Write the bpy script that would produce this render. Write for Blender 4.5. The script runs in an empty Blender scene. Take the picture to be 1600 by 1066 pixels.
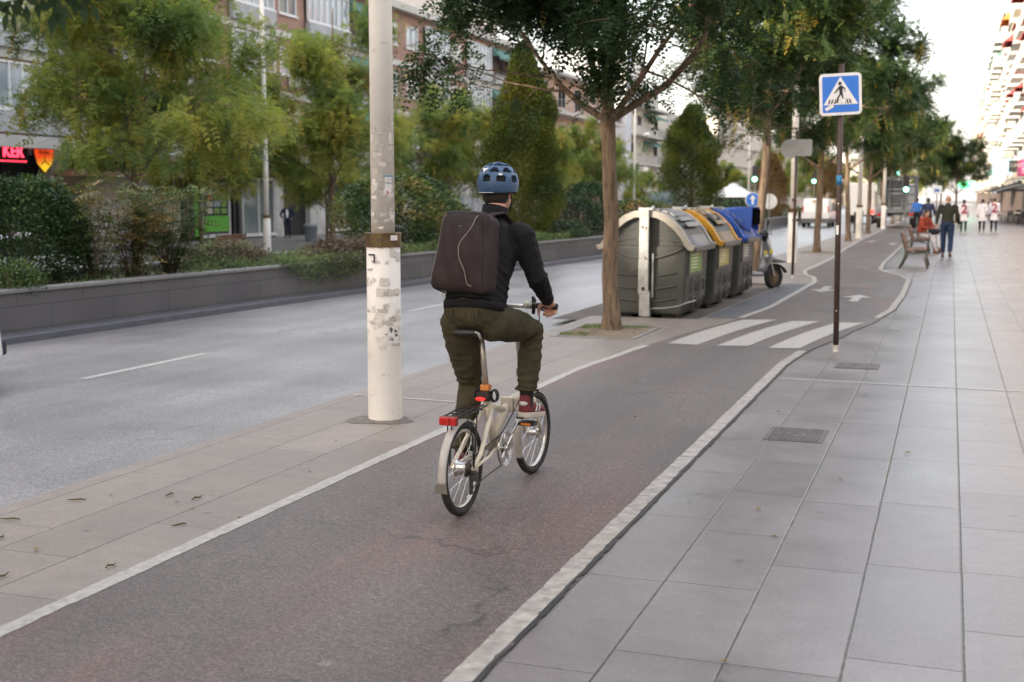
import bpy, bmesh, math, random
import numpy as np
from mathutils import Vector, Matrix
R_ = math.radians
V = Vector
S = bpy.context.scene
COL = S.collection
# ---------------------------------------------------------------- camera
cam_d = bpy.data.cameras.new('camera'); cam = bpy.data.objects.new('camera', cam_d); COL.objects.link(cam)
cam.location = (0, 0, 1.65)
cam.rotation_euler = (R_(90 - 6.664), 0, R_(19.728))
cam_d.sensor_width = 36; cam_d.lens = 36 * 1900 / 1600
cam_d.clip_start = 0.05; cam_d.clip_end = 3000
cam_d.dof.use_dof = True; cam_d.dof.focus_distance = 6.5; cam_d.dof.aperture_fstop = 3.2
S.camera = cam
# ---------------------------------------------------------------- world and sun
SUN_EL, SUN_AZ = 14.6, 220.0            # azimuth clockwise from +Y
w = bpy.data.worlds.new('World'); S.world = w; w.use_nodes = True
nt = w.node_tree; bg = nt.nodes['Background']
sky = nt.nodes.new('ShaderNodeTexSky'); sky.sky_type = 'NISHITA'; sky.sun_disc = False
sky.sun_elevation = R_(SUN_EL); sky.sun_rotation = R_(SUN_AZ)
sky.air_density = 1.0; sky.dust_density = 5.0; sky.ozone_density = 1.0
# thin high haze veils the whole sky: clear-sky colour mixed with an even milky white
hz = nt.nodes.new('ShaderNodeMix'); hz.data_type = 'RGBA'; hz.inputs[0].default_value = .36
hz.inputs[7].default_value = (5.75, 5.3, 5.0, 1)
nt.links.new(sky.outputs[0], hz.inputs[6]); nt.links.new(hz.outputs[2], bg.inputs[0]); bg.inputs[1].default_value = 0.15
sun_d = bpy.data.lights.new('sun', 'SUN'); sun = bpy.data.objects.new('sun', sun_d); COL.objects.link(sun)
sun_d.energy = 2.5; sun_d.angle = R_(0.6); sun_d.color = (1.0, 0.88, 0.72)
_d = V((-math.sin(R_(SUN_AZ)), -math.cos(R_(SUN_AZ)), -math.tan(R_(SUN_EL))))
sun.rotation_euler = _d.to_track_quat('-Z', 'Y').to_euler()
S.view_settings.view_transform = 'Standard'; S.view_settings.look = 'None'
S.view_settings.exposure = 2.0; S.view_settings.gamma = 1
# ---------------------------------------------------------------- helpers
def tag(o, label=None, cat=None, group=None, kind=None):
    if label: o['label'] = label
    if cat: o['category'] = cat
    if group: o['group'] = group
    if kind: o['kind'] = kind
    return o
def empty(name, loc=(0, 0, 0), rz=0, label=None, cat=None, group=None, scale=None):
    o = bpy.data.objects.new(name, None); COL.objects.link(o)
    o.location = loc; o.rotation_euler = (0, 0, rz); o.empty_display_size = .1
    if scale: o.scale = (scale,) * 3 if not hasattr(scale, '__len__') else scale
    return tag(o, label, cat, group)
def copy_tree(o, parent=None):
    c = o.copy(); COL.objects.link(c); c.parent = parent
    for ch in list(o.children): copy_tree(ch, c)
    return c
class MB:
    def __init__(s): s.v = []; s.f = []; s.m = []; s.cm = 0
    def mat(s, i): s.cm = i; return s
    def add(s, vs, fs):
        b = len(s.v); s.v += [tuple(p) for p in vs]
        for f in fs: s.f.append([b + i for i in f]); s.m.append(s.cm)
    def box(s, c, d, rot=None):
        x, y, z = d[0] / 2, d[1] / 2, d[2] / 2
        vs = [V((i * x, j * y, k * z)) for k in (-1, 1) for j in (-1, 1) for i in (-1, 1)]
        if rot is not None:
            m = rot if isinstance(rot, Matrix) else Matrix.Rotation(rot, 3, 'Z')
            vs = [m @ p for p in vs]
        s.add([p + V(c) for p in vs], [(0, 2, 3, 1), (4, 5, 7, 6), (0, 1, 5, 4), (2, 6, 7, 3), (0, 4, 6, 2), (1, 3, 7, 5)]); return s
    def span(s, a, b): # box between two corners
        s.box([(a[i] + b[i]) / 2 for i in range(3)], [abs(b[i] - a[i]) for i in range(3)]); return s
    def quad(s, *p): s.add(p, [tuple(range(len(p)))]); return s
    def tube(s, pts, r, n=8, cap=True, closed=False, side=None, rb=None):
        pts = [V(p) for p in pts]; N = len(pts)
        rs = list(r) if hasattr(r, '__len__') else [r] * N
        bs = (list(rb) if hasattr(rb, '__len__') else [rb] * N) if rb is not None else rs
        prev = None; rings = []
        for i, p in enumerate(pts):
            if closed: t = pts[(i + 1) % N] - pts[i - 1]
            else: t = pts[min(i + 1, N - 1)] - pts[max(i - 1, 0)]
            if t.length < 1e-9: t = V((0, 0, 1))
            t.normalize()
            if side is not None: u = V(side)
            elif prev is None: u = V((0, 0, 1)).cross(t) if abs(t.z) < .95 else V((1, 0, 0))
            else: u = prev
            u = u - t * u.dot(t)
            if u.length < 1e-6: u = t.orthogonal()
            u.normalize(); prev = u; w_ = t.cross(u)
            rings.append([p + u * math.cos(a) * rs[i] + w_ * math.sin(a) * bs[i] for a in [2 * math.pi * k / n for k in range(n)]])
        vs = [q for rg in rings for q in rg]; fs = []
        M = N if closed else N - 1
        for i in range(M):
            for k in range(n):
                a, b = i * n + k, i * n + (k + 1) % n; c, d = ((i + 1) % N) * n + (k + 1) % n, ((i + 1) % N) * n + k
                fs.append((a, b, c, d))
        if cap and not closed:
            fs.append(tuple(reversed(range(n)))); fs.append(tuple((N - 1) * n + k for k in range(n)))
        s.add(vs, fs); return s
    def limb(s, stations, side=(1, 0, 0), n=16, e0=1., e1=1.):   # stations (p, ra[, rb]); domed ends
        st = [(V(q[0]), q[1], q[2] if len(q) > 2 else q[1]) for q in stations]
        d0 = (st[0][0] - st[1][0]).normalized(); d1 = (st[-1][0] - st[-2][0]).normalized()
        pre = [(st[0][0] + d0 * min(st[0][1], st[0][2]) * k * e0, st[0][1] * m, st[0][2] * m) for k, m in ((.75, .35), (.5, .7), (.22, .92))]
        post = [(st[-1][0] + d1 * min(st[-1][1], st[-1][2]) * k * e1, st[-1][1] * m, st[-1][2] * m) for k, m in ((.22, .92), (.5, .7), (.75, .35))]
        al = pre + st + post
        return s.tube([a[0] for a in al], [a[1] for a in al], n, True, side=side, rb=[a[2] for a in al])
    def ell(s, c, r, n=16, m=10, M=None):
        vs = []; fs = []
        r = r if hasattr(r, '__len__') else (r, r, r)
        for i in range(m + 1):
            th = math.pi * i / m
            for k in range(n):
                ph = 2 * math.pi * k / n
                p = V((r[0] * math.sin(th) * math.cos(ph), r[1] * math.sin(th) * math.sin(ph), r[2] * math.cos(th)))
                vs.append((M @ p if M else p) + V(c))
        for i in range(m):
            for k in range(n):
                a, b = i * n + k, i * n + (k + 1) % n
                if i == 0: fs.append((a, a + n, b + n))
                elif i == m - 1: fs.append((a, a + n, b))
                else: fs.append((a, a + n, b + n, b))
        s.add(vs, fs); return s
    def lathe(s, prof, c=(0, 0, 0), n=24, axis='Z'):
        vs = []; fs = []
        for r, z in prof:
            for k in range(n):
                a = 2 * math.pi * k / n; x, y = r * math.cos(a), r * math.sin(a)
                q = {'Z': (x, y, z), 'Y': (x, z, y), 'X': (z, x, y)}[axis]; vs.append(V(q) + V(c))
        P_ = len(prof)
        for i in range(P_ - 1):
            for k in range(n):
                fs.append((i * n + k, i * n + (k + 1) % n, (i + 1) * n + (k + 1) % n, (i + 1) * n + k))
        fs.append(tuple(reversed(range(n)))); fs.append(tuple((P_ - 1) * n + k for k in range(n)))
        s.add(vs, fs); return s
    def prism(s, poly, a, b, axis='Y', org=(0, 0, 0)):   # poly 2D extruded a..b on axis
        def q(p, t):
            return V({'Y': (p[0], t, p[1]), 'X': (t, p[0], p[1]), 'Z': (p[0], p[1], t)}[axis]) + V(org)
        n = len(poly)
        s.add([q(p, a) for p in poly] + [q(p, b) for p in poly],
              [tuple(range(n)), tuple(reversed(range(n, 2 * n)))] + [(i, i + n, (i + 1) % n + n, (i + 1) % n) for i in range(n)])
        return s
    def strip(s, left, right, z):   # flat band between two polylines
        vs = [V((p[0], p[1], z)) for p in left] + [V((p[0], p[1], z)) for p in right]; n = len(left)
        s.add(vs, [(i, i + n, i + n + 1, i + 1) for i in range(n - 1)]); return s
    def build(s, name, mats, parent=None, smooth=False, bevel=0, loc=None, rz=None, vox=None, solid=0, sub=0, normals=True):
        me = bpy.data.meshes.new(name); me.from_pydata(s.v, [], s.f)
        mats = mats if isinstance(mats, (list, tuple)) else [mats]
        for m_ in mats: me.materials.append(m_)
        me.polygons.foreach_set('material_index', s.m)
        if normals:
            bm = bmesh.new(); bm.from_mesh(me); bmesh.ops.recalc_face_normals(bm, faces=bm.faces); bm.to_mesh(me); bm.free()
        if smooth: me.polygons.foreach_set('use_smooth', [True] * len(me.polygons))
        me.update()
        o = bpy.data.objects.new(name, me); COL.objects.link(o)
        if parent: o.parent = parent
        if loc is not None: o.location = loc
        if rz is not None: o.rotation_euler = (0, 0, rz)
        if solid: md = o.modifiers.new('s', 'SOLIDIFY'); md.thickness = solid
        if sub: md = o.modifiers.new('sub', 'SUBSURF'); md.levels = sub; md.render_levels = sub
        if bevel: md = o.modifiers.new('b', 'BEVEL'); md.width = bevel; md.segments = 2; md.limit_method = 'ANGLE'; md.angle_limit = R_(40); md.use_clamp_overlap = True
        if vox:
            md = o.modifiers.new('r', 'REMESH'); md.mode = 'VOXEL'; md.voxel_size = vox; md.use_smooth_shade = True
            sm = o.modifiers.new('sm', 'SMOOTH'); sm.iterations = 4; sm.factor = .5
        return o
def smoothsh(o, ang=35):
    me = o.data
    me.polygons.foreach_set('use_smooth', [True] * len(me.polygons))
    try: me.set_sharp_from_angle(angle=R_(ang))
    except Exception: pass
    return o
def clouds(o, strength, size, name='wr', depth=2, axis=None):
    t = bpy.data.textures.new(name, 'CLOUDS'); t.noise_scale = size; t.noise_depth = depth
    md = o.modifiers.new('d', 'DISPLACE'); md.texture = t; md.strength = strength; md.mid_level = .5; md.texture_coords = 'GLOBAL'
    return o
# ---------------------------------------------------------------- materials
def setp(b, **k):
    nm = {'col': 'Base Color', 'rough': 'Roughness', 'metal': 'Metallic', 'spec': 'Specular IOR Level', 'emit': 'Emission Color', 'es': 'Emission Strength', 'trans': 'Transmission Weight', 'coat': 'Coat Weight', 'sheen': 'Sheen Weight', 'alpha': 'Alpha', 'ior': 'IOR'}
    for a, v_ in k.items():
        b.inputs[nm[a]].default_value = (*v_, 1) if a in ('col', 'emit') else v_
def N(nt, t, **k):
    n = nt.nodes.new(t)
    for a, v_ in k.items():
        if a.startswith('i_'): n.inputs[int(a[2:])].default_value = v_
        else: setattr(n, a, v_)
    return n
_mc = {}
def mat(name, col, rough=.6, var=.12, scale=6., bump=0, bscale=60., dirt=None, dscale=2., dthr=.55, **k):
    """procedural paint/plastic/cloth: base colour mottled by noise, optional dirt colour, optional fine bump"""
    if name in _mc: return _mc[name]
    m = bpy.data.materials.new(name); m.use_nodes = True; t = m.node_tree; L = t.links.new
    b = t.nodes['Principled BSDF']; setp(b, col=col, rough=rough, **k)
    tc = N(t, 'ShaderNodeTexCoord')
    no = N(t, 'ShaderNodeTexNoise'); no.inputs['Scale'].default_value = scale; no.inputs['Detail'].default_value = 6
    L(tc.outputs['Object'], no.inputs['Vector'])
    rp = N(t, 'ShaderNodeMapRange'); rp.inputs[1].default_value = .3; rp.inputs[2].default_value = .7
    rp.inputs[3].default_value = 1 - var; rp.inputs[4].default_value = 1 + var
    L(no.outputs['Fac'], rp.inputs[0])
    mx = N(t, 'ShaderNodeVectorMath', operation='SCALE'); mx.inputs[0].default_value = col
    L(rp.outputs[0], mx.inputs['Scale']); out = mx.outputs[0]
    if dirt:
        n2 = N(t, 'ShaderNodeTexNoise'); n2.inputs['Scale'].default_value = dscale; n2.inputs['Detail'].default_value = 8; n2.inputs['Roughness'].default_value = .65
        L(tc.outputs['Object'], n2.inputs['Vector'])
        r2 = N(t, 'ShaderNodeMapRange'); r2.inputs[1].default_value = dthr; r2.inputs[2].default_value = dthr + .15; L(n2.outputs['Fac'], r2.inputs[0])
        mm = N(t, 'ShaderNodeMix', data_type='RGBA'); mm.inputs[7].default_value = (*dirt, 1)
        L(r2.outputs[0], mm.inputs[0]); L(out, mm.inputs[6]); out = mm.outputs[2]
    L(out, b.inputs['Base Color'])
    if bump:
        n3 = N(t, 'ShaderNodeTexNoise'); n3.inputs['Scale'].default_value = bscale; n3.inputs['Detail'].default_value = 4
        L(tc.outputs['Object'], n3.inputs['Vector'])
        bp = N(t, 'ShaderNodeBump'); bp.inputs['Strength'].default_value = bump; bp.inputs['Distance'].default_value = .01
        L(n3.outputs['Fac'], bp.inputs['Height']); L(bp.outputs[0], b.inputs['Normal'])
    _mc[name] = m; return m
def emis(name, col, s):
    m = bpy.data.materials.new(name); m.use_nodes = True; b = m.node_tree.nodes['Principled BSDF']
    setp(b, col=col, emit=col, es=s, rough=.4); return m
def glassy(name, col=(.03, .035, .04), rough=.08):
    return mat(name, col, rough, var=.3, scale=.6, spec=.8)
def math_(t, op, a, b=None, c=None):
    n = t.nodes.new('ShaderNodeMath'); n.operation = op
    for i, v_ in enumerate((a, b, c)):
        if v_ is None: continue
        if isinstance(v_, (int, float)): n.inputs[i].default_value = v_
        else: t.links.new(v_, n.inputs[i])
    return n.outputs[0]
def paving(name, x0, w, L0, c1, c2, joint, rough=.5, seed=0., stain=.25, jw=.004):
    """slabs laid in long courses along Y; every course shifted, every slab its own tone, dark joints"""
    m = bpy.data.materials.new(name); m.use_nodes = True; t = m.node_tree; L = t.links.new; b = t.nodes['Principled BSDF']
    g = N(t, 'ShaderNodeNewGeometry'); sp = N(t, 'ShaderNodeSeparateXYZ')
    # gentle waviness of the joints
    nz = N(t, 'ShaderNodeTexNoise'); nz.inputs['Scale'].default_value = 3; L(g.outputs['Position'], nz.inputs['Vector'])
    wv = N(t, 'ShaderNodeVectorMath', operation='SCALE'); wv.inputs['Scale'].default_value = .005; L(nz.outputs['Color'], wv.inputs[0])
    ad = N(t, 'ShaderNodeVectorMath', operation='ADD'); L(g.outputs['Position'], ad.inputs[0]); L(wv.outputs[0], ad.inputs[1])
    L(ad.outputs[0], sp.inputs[0])
    X = math_(t, 'DIVIDE', math_(t, 'SUBTRACT', sp.outputs[0], x0), w); ci = math_(t, 'FLOOR', X); fx = math_(t, 'SUBTRACT', X, ci)
    wn = N(t, 'ShaderNodeTexWhiteNoise', noise_dimensions='1D'); L(math_(t, 'ADD', ci, seed), wn.inputs['W'])
    ln = math_(t, 'MULTIPLY_ADD', wn.outputs['Value'], L0 * .5, L0 * .75)
    wn2 = N(t, 'ShaderNodeTexWhiteNoise', noise_dimensions='1D'); L(math_(t, 'ADD', ci, seed + 77.3), wn2.inputs['W'])
    Y = math_(t, 'ADD', math_(t, 'DIVIDE', sp.outputs[1], ln), math_(t, 'MULTIPLY', wn2.outputs['Value'], 5)); ri = math_(t, 'FLOOR', Y); fy = math_(t, 'SUBTRACT', Y, ri)
    dx = math_(t, 'MULTIPLY', math_(t, 'MINIMUM', fx, math_(t, 'SUBTRACT', 1, fx)), w)
    dy = math_(t, 'MULTIPLY', math_(t, 'MINIMUM', fy, math_(t, 'SUBTRACT', 1, fy)), ln)
    dy = math_(t, 'MULTIPLY', dy, 1.9)
    d = math_(t, 'MINIMUM', dx, dy)
    jm = N(t, 'ShaderNodeMapRange'); jm.inputs[1].default_value = jw * .4; jm.inputs[2].default_value = jw * 1.8
    nj = N(t, 'ShaderNodeTexNoise'); nj.inputs['Scale'].default_value = 18; nj.inputs['Detail'].default_value = 5; L(g.outputs['Position'], nj.inputs['Vector'])
    L(math_(t, 'SUBTRACT', d, math_(t, 'MULTIPLY', math_(t, 'SUBTRACT', nj.outputs['Fac'], .45), jw * 2.2)), jm.inputs[0])   # 0 in the joint
    w3 = N(t, 'ShaderNodeTexWhiteNoise', noise_dimensions='2D'); cb = N(t, 'ShaderNodeCombineXYZ'); L(ci, cb.inputs[0]); L(ri, cb.inputs[1]); L(cb.outputs[0], w3.inputs['Vector'])
    n1 = N(t, 'ShaderNodeTexNoise'); n1.inputs['Scale'].default_value = 1.1; n1.inputs['Detail'].default_value = 9; n1.inputs['Roughness'].default_value = .62; L(g.outputs['Position'], n1.inputs['Vector'])
    n2 = N(t, 'ShaderNodeTexNoise'); n2.inputs['Scale'].default_value = 170; n2.inputs['Detail'].default_value = 3; L(g.outputs['Position'], n2.inputs['Vector'])
    mix = N(t, 'ShaderNodeMix', data_type='RGBA'); mix.inputs[6].default_value = (*c1, 1); mix.inputs[7].default_value = (*c2, 1)
    f = math_(t, 'ADD', math_(t, 'MULTIPLY', w3.outputs['Value'], .55), math_(t, 'MULTIPLY', n1.outputs['Fac'], .45)); L(f, mix.inputs[0])
    n4 = N(t, 'ShaderNodeTexNoise'); n4.inputs['Scale'].default_value = 55; n4.inputs['Detail'].default_value = 6; n4.inputs['Roughness'].default_value = .8; L(g.outputs['Position'], n4.inputs['Vector'])
    n5 = N(t, 'ShaderNodeTexNoise'); n5.inputs['Scale'].default_value = 7; n5.inputs['Detail'].default_value = 6; n5.inputs['Roughness'].default_value = .7; L(g.outputs['Position'], n5.inputs['Vector'])
    k = math_(t, 'MULTIPLY', math_(t, 'MULTIPLY_ADD', n4.outputs['Fac'], 1.3, .35), math_(t, 'MULTIPLY_ADD', n5.outputs['Fac'], .55, .72))
    k = math_(t, 'MULTIPLY', k, math_(t, 'MULTIPLY_ADD', n1.outputs['Fac'], stain * 2, 1 - stain))
    # small spots of gum and dirt
    vo = N(t, 'ShaderNodeTexVoronoi'); vo.inputs['Scale'].default_value = 2.3; L(g.outputs['Position'], vo.inputs['Vector'])
    sm = N(t, 'ShaderNodeMapRange'); sm.inputs[1].default_value = .035; sm.inputs[2].default_value = .075; sm.inputs[3].default_value = .66; L(vo.outputs['Distance'], sm.inputs[0])
    k = math_(t, 'MULTIPLY', k, sm.outputs[0])
    sc = N(t, 'ShaderNodeVectorMath', operation='SCALE'); L(mix.outputs[2], sc.inputs[0]); L(k, sc.inputs['Scale'])
    mj = N(t, 'ShaderNodeMix', data_type='RGBA'); mj.inputs[6].default_value = (*joint, 1); L(jm.outputs[0], mj.inputs[0]); L(sc.outputs[0], mj.inputs[7])
    L(mj.outputs[2], b.inputs['Base Color'])
    L(math_(t, 'MULTIPLY_ADD', n1.outputs['Fac'], .35, rough - .17), b.inputs['Roughness'])
    h = math_(t, 'ADD', jm.outputs[0], math_(t, 'MULTIPLY', n2.outputs['Fac'], .12))
    bp = N(t, 'ShaderNodeBump'); bp.inputs['Strength'].default_value = .5; bp.inputs['Distance'].default_value = .004; L(h, bp.inputs['Height']); L(bp.outputs[0], b.inputs['Normal'])
    return m
def asphalt(name, c1, c2, patch=None, rough=.7, sc=150., pk=.5, spots=False, spk=.9):
    m = bpy.data.materials.new(name); m.use_nodes = True; t = m.node_tree; L = t.links.new; b = t.nodes['Principled BSDF']
    g = N(t, 'ShaderNodeNewGeometry')
    vo = N(t, 'ShaderNodeTexVoronoi'); vo.inputs['Scale'].default_value = sc; L(g.outputs['Position'], vo.inputs['Vector'])
    sep = N(t, 'ShaderNodeSeparateXYZ'); L(vo.outputs['Color'], sep.inputs[0])
    n1 = N(t, 'ShaderNodeTexNoise'); n1.inputs['Scale'].default_value = .55; n1.inputs['Detail'].default_value = 8; n1.inputs['Roughness'].default_value = .6; L(g.outputs['Position'], n1.inputs['Vector'])
    n0 = N(t, 'ShaderNodeTexNoise'); n0.inputs['Scale'].default_value = 26; n0.inputs['Detail'].default_value = 8; n0.inputs['Roughness'].default_value = .85; L(g.outputs['Position'], n0.inputs['Vector'])
    mix = N(t, 'ShaderNodeMix', data_type='RGBA'); mix.inputs[6].default_value = (*c1, 1); mix.inputs[7].default_value = (*c2, 1)
    r = N(t, 'ShaderNodeMapRange'); r.inputs[1].default_value = .38; r.inputs[2].default_value = .62; L(n1.outputs['Fac'], r.inputs[0]); L(r.outputs[0], mix.inputs[0])
    out = mix.outputs[2]
    if patch:
        mp = N(t, 'ShaderNodeMapping'); mp.inputs['Scale'].default_value = (1.3, .28, 1); L(g.outputs['Position'], mp.inputs[0])
        n3 = N(t, 'ShaderNodeTexNoise'); n3.inputs['Scale'].default_value = 1.0; n3.inputs['Detail'].default_value = 10; n3.inputs['Roughness'].default_value = .68; L(mp.outputs[0], n3.inputs['Vector'])
        r3 = N(t, 'ShaderNodeMapRange'); r3.inputs[1].default_value = .50; r3.inputs[2].default_value = .64; L(n3.outputs['Fac'], r3.inputs[0])
        m3 = N(t, 'ShaderNodeMix', data_type='RGBA'); m3.inputs[7].default_value = (*patch, 1); L(out, m3.inputs[6])
        L(math_(t, 'MULTIPLY', r3.outputs[0], pk), m3.inputs[0]); out = m3.outputs[2]
    pw = math_(t, 'POWER', sep.outputs[0], 2.2)
    k = math_(t, 'MULTIPLY_ADD', pw, spk, 1 - spk * .32)
    k = math_(t, 'MULTIPLY', k, math_(t, 'MULTIPLY_ADD', n0.outputs['Fac'], 1.15, .425))
    # hairline cracks, gated so that they come in places only
    wn_ = N(t, 'ShaderNodeTexNoise'); wn_.inputs['Scale'].default_value = 3.5; wn_.inputs['Detail'].default_value = 5; L(g.outputs['Position'], wn_.inputs['Vector'])
    ws = N(t, 'ShaderNodeVectorMath', operation='SCALE'); ws.inputs['Scale'].default_value = .35; L(wn_.outputs['Color'], ws.inputs[0])
    wa = N(t, 'ShaderNodeVectorMath', operation='ADD'); L(g.outputs['Position'], wa.inputs[0]); L(ws.outputs[0], wa.inputs[1])
    ve = N(t, 'ShaderNodeTexVoronoi', feature='DISTANCE_TO_EDGE'); ve.inputs['Scale'].default_value = .45; L(wa.outputs[0], ve.inputs['Vector'])
    ce = N(t, 'ShaderNodeMapRange'); ce.inputs[1].default_value = .0; ce.inputs[2].default_value = .006; ce.inputs[3].default_value = 1; ce.inputs[4].default_value = 0; L(ve.outputs['Distance'], ce.inputs[0])
    ga = N(t, 'ShaderNodeMapRange'); ga.inputs[1].default_value = .47; ga.inputs[2].default_value = .56; L(n1.outputs['Fac'], ga.inputs[0])
    k = math_(t, 'MULTIPLY', k, math_(t, 'SUBTRACT', 1, math_(t, 'MULTIPLY', math_(t, 'MULTIPLY', ce.outputs[0], ga.outputs[0]), .5)))
    # broad stains and tyre-darkened drifts running along the way
    mq = N(t, 'ShaderNodeMapping'); mq.inputs['Scale'].default_value = (1.6, .16, 1); L(g.outputs['Position'], mq.inputs[0])
    nq = N(t, 'ShaderNodeTexNoise'); nq.inputs['Scale'].default_value = 1.; nq.inputs['Detail'].default_value = 7; L(mq.outputs[0], nq.inputs['Vector'])
    k = math_(t, 'MULTIPLY', k, math_(t, 'MULTIPLY_ADD', nq.outputs['Fac'], .9, .55))
    if spots:
        v2 = N(t, 'ShaderNodeTexVoronoi'); v2.inputs['Scale'].default_value = 2.1; L(g.outputs['Position'], v2.inputs['Vector'])
        s2 = N(t, 'ShaderNodeMapRange'); s2.inputs[1].default_value = .05; s2.inputs[2].default_value = .07; s2.inputs[3].default_value = 1.5; s2.inputs[4].default_value = 1; L(v2.outputs['Distance'], s2.inputs[0])
        k = math_(t, 'MULTIPLY', k, s2.outputs[0])
    sc_ = N(t, 'ShaderNodeVectorMath', operation='SCALE'); L(out, sc_.inputs[0]); L(k, sc_.inputs['Scale'])
    L(sc_.outputs[0], b.inputs['Base Color'])
    L(math_(t, 'MULTIPLY_ADD', n1.outputs['Fac'], .3, rough - .15), b.inputs['Roughness'])
    bp = N(t, 'ShaderNodeBump'); bp.inputs['Strength'].default_value = .55; bp.inputs['Distance'].default_value = .004
    L(math_(t, 'ADD', vo.outputs['Distance'], math_(t, 'MULTIPLY', n0.outputs['Fac'], 1.2)), bp.inputs['Height']); L(bp.outputs[0], b.inputs['Normal'])
    return m
def brick(name, c1, c2, mortar, sx=.24, sy=.07, ax='Y', rough=.85):
    m = bpy.data.materials.new(name); m.use_nodes = True; t = m.node_tree; L = t.links.new; b = t.nodes['Principled BSDF']; b.inputs['Roughness'].default_value = rough
    g = N(t, 'ShaderNodeNewGeometry'); sp = N(t, 'ShaderNodeSeparateXYZ'); L(g.outputs['Position'], sp.inputs[0])
    cb = N(t, 'ShaderNodeCombineXYZ'); L(math_(t, 'ADD', sp.outputs[0], sp.outputs[1]), cb.inputs[0]); L(sp.outputs[2], cb.inputs[1])
    br = N(t, 'ShaderNodeTexBrick'); L(cb.outputs[0], br.inputs['Vector'])
    for i, c in (('Color1', c1), ('Color2', c2), ('Mortar', mortar)): br.inputs[i].default_value = (*c, 1)
    br.inputs['Scale'].default_value = 1; br.inputs['Brick Width'].default_value = sx; br.inputs['Row Height'].default_value = sy; br.inputs['Mortar Size'].default_value = .008 if sy < .2 else .006
    n = N(t, 'ShaderNodeTexNoise'); n.inputs['Scale'].default_value = .8; n.inputs['Detail'].default_value = 8; L(g.outputs['Position'], n.inputs['Vector'])
    sc = N(t, 'ShaderNodeVectorMath', operation='SCALE'); L(br.outputs['Color'], sc.inputs[0]); L(math_(t, 'MULTIPLY_ADD', n.outputs['Fac'], .7, .65), sc.inputs['Scale'])
    L(sc.outputs[0], b.inputs['Base Color']); return m
def foliage(name, stops, trans=.35, rough=.5):
    """leaf colour from the per-leaf 'tint' attribute; thin leaves let some light through"""
    m = bpy.data.materials.new(name); m.use_nodes = True; t = m.node_tree; L = t.links.new
    b = t.nodes['Principled BSDF']; at = N(t, 'ShaderNodeAttribute', attribute_name='tint')
    cr = N(t, 'ShaderNodeValToRGB'); e = cr.color_ramp.elements
    while len(e) < len(stops): e.new(.5)
    for i, (p, c) in enumerate(stops): e[i].position = p; e[i].color = (*c, 1)
    L(at.outputs['Fac'], cr.inputs[0]); L(cr.outputs[0], b.inputs['Base Color']); b.inputs['Roughness'].default_value = rough
    b.inputs['Specular IOR Level'].default_value = .15
    tr = N(t, 'ShaderNodeBsdfTranslucent'); hs = N(t, 'ShaderNodeHueSaturation'); hs.inputs['Hue'].default_value = .485; hs.inputs['Saturation'].default_value = 1.15; hs.inputs['Value'].default_value = 1.5
    L(cr.outputs[0], hs.inputs['Color']); L(hs.outputs[0], tr.inputs[0])
    ms = N(t, 'ShaderNodeMixShader'); ms.inputs[0].default_value = trans
    L(b.outputs[0], ms.inputs[1]); L(tr.outputs[0], ms.inputs[2]); L(ms.outputs[0], t.nodes['Material Output'].inputs[0])
    return m
# palette
WHITE = mat('white_paint', (.78, .77, .74), .35, .05)
DARK = mat('dark_plastic', (.02, .02, .022), .45, .2)
BLACK = mat('black', (.012, .012, .013), .5, .2)
STEEL = mat('brushed_steel', (.5, .5, .49), .32, .15, 20, metal=1.)
CHROME = mat('polished_alloy', (.62, .62, .61), .22, .08, 20, metal=1.)
RUBBER = mat('rubber', (.022, .021, .02), .8, .25, 30, bump=.3, bscale=200)
GLASS = glassy('dark_glass')
STICKER = mat('sticker_paper', (.72, .70, .68), .7, .1, 40, dirt=(.4, .38, .35), dscale=30, dthr=.58)
INK = mat('ink', (.02, .02, .02), .7)
RED = mat('red_paint', (.5, .02, .02), .4)
BLUE = mat('blue_paint', (.02, .11, .42), .4)
WOOD = mat('wood_slats', (.16, .075, .04), .6, .3, 12)
GREYM = mat('grey_metal', (.22, .22, .22), .5, .15, metal=.4)
BRN = mat('brown_painted_steel', (.055, .032, .026), .5, .25, 10, dirt=(.12, .09, .07), dscale=9, dthr=.62)
def text(name, body, size, mat_, loc, rot, parent=None, ext=.002, align='CENTER', bold=False):
    c = bpy.data.curves.new(name, 'FONT'); c.body = body; c.size = size; c.extrude = ext; c.align_x = align; c.align_y = 'CENTER'
    if bold: c.offset = size * .018
    tmp = bpy.data.objects.new('tmp', c); COL.objects.link(tmp)
    dg = bpy.context.evaluated_depsgraph_get(); me = bpy.data.meshes.new_from_object(tmp.evaluated_get(dg))
    bpy.data.objects.remove(tmp); me.name = name; me.materials.clear(); me.materials.append(mat_)
    o = bpy.data.objects.new(name, me); COL.objects.link(o); o.location = loc; o.rotation_euler = rot
    if parent: o.parent = parent
    return o
def interp(cps, y):
    if y <= cps[0][1]: return cps[0][0]
    for a, b in zip(cps, cps[1:]):
        if y <= b[1]:
            u = (y - a[1]) / (b[1] - a[1]); u = u * u * (3 - 2 * u) * .5 + u * .5; return a[0] + (b[0] - a[0]) * u
    return cps[-1][0]
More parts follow.
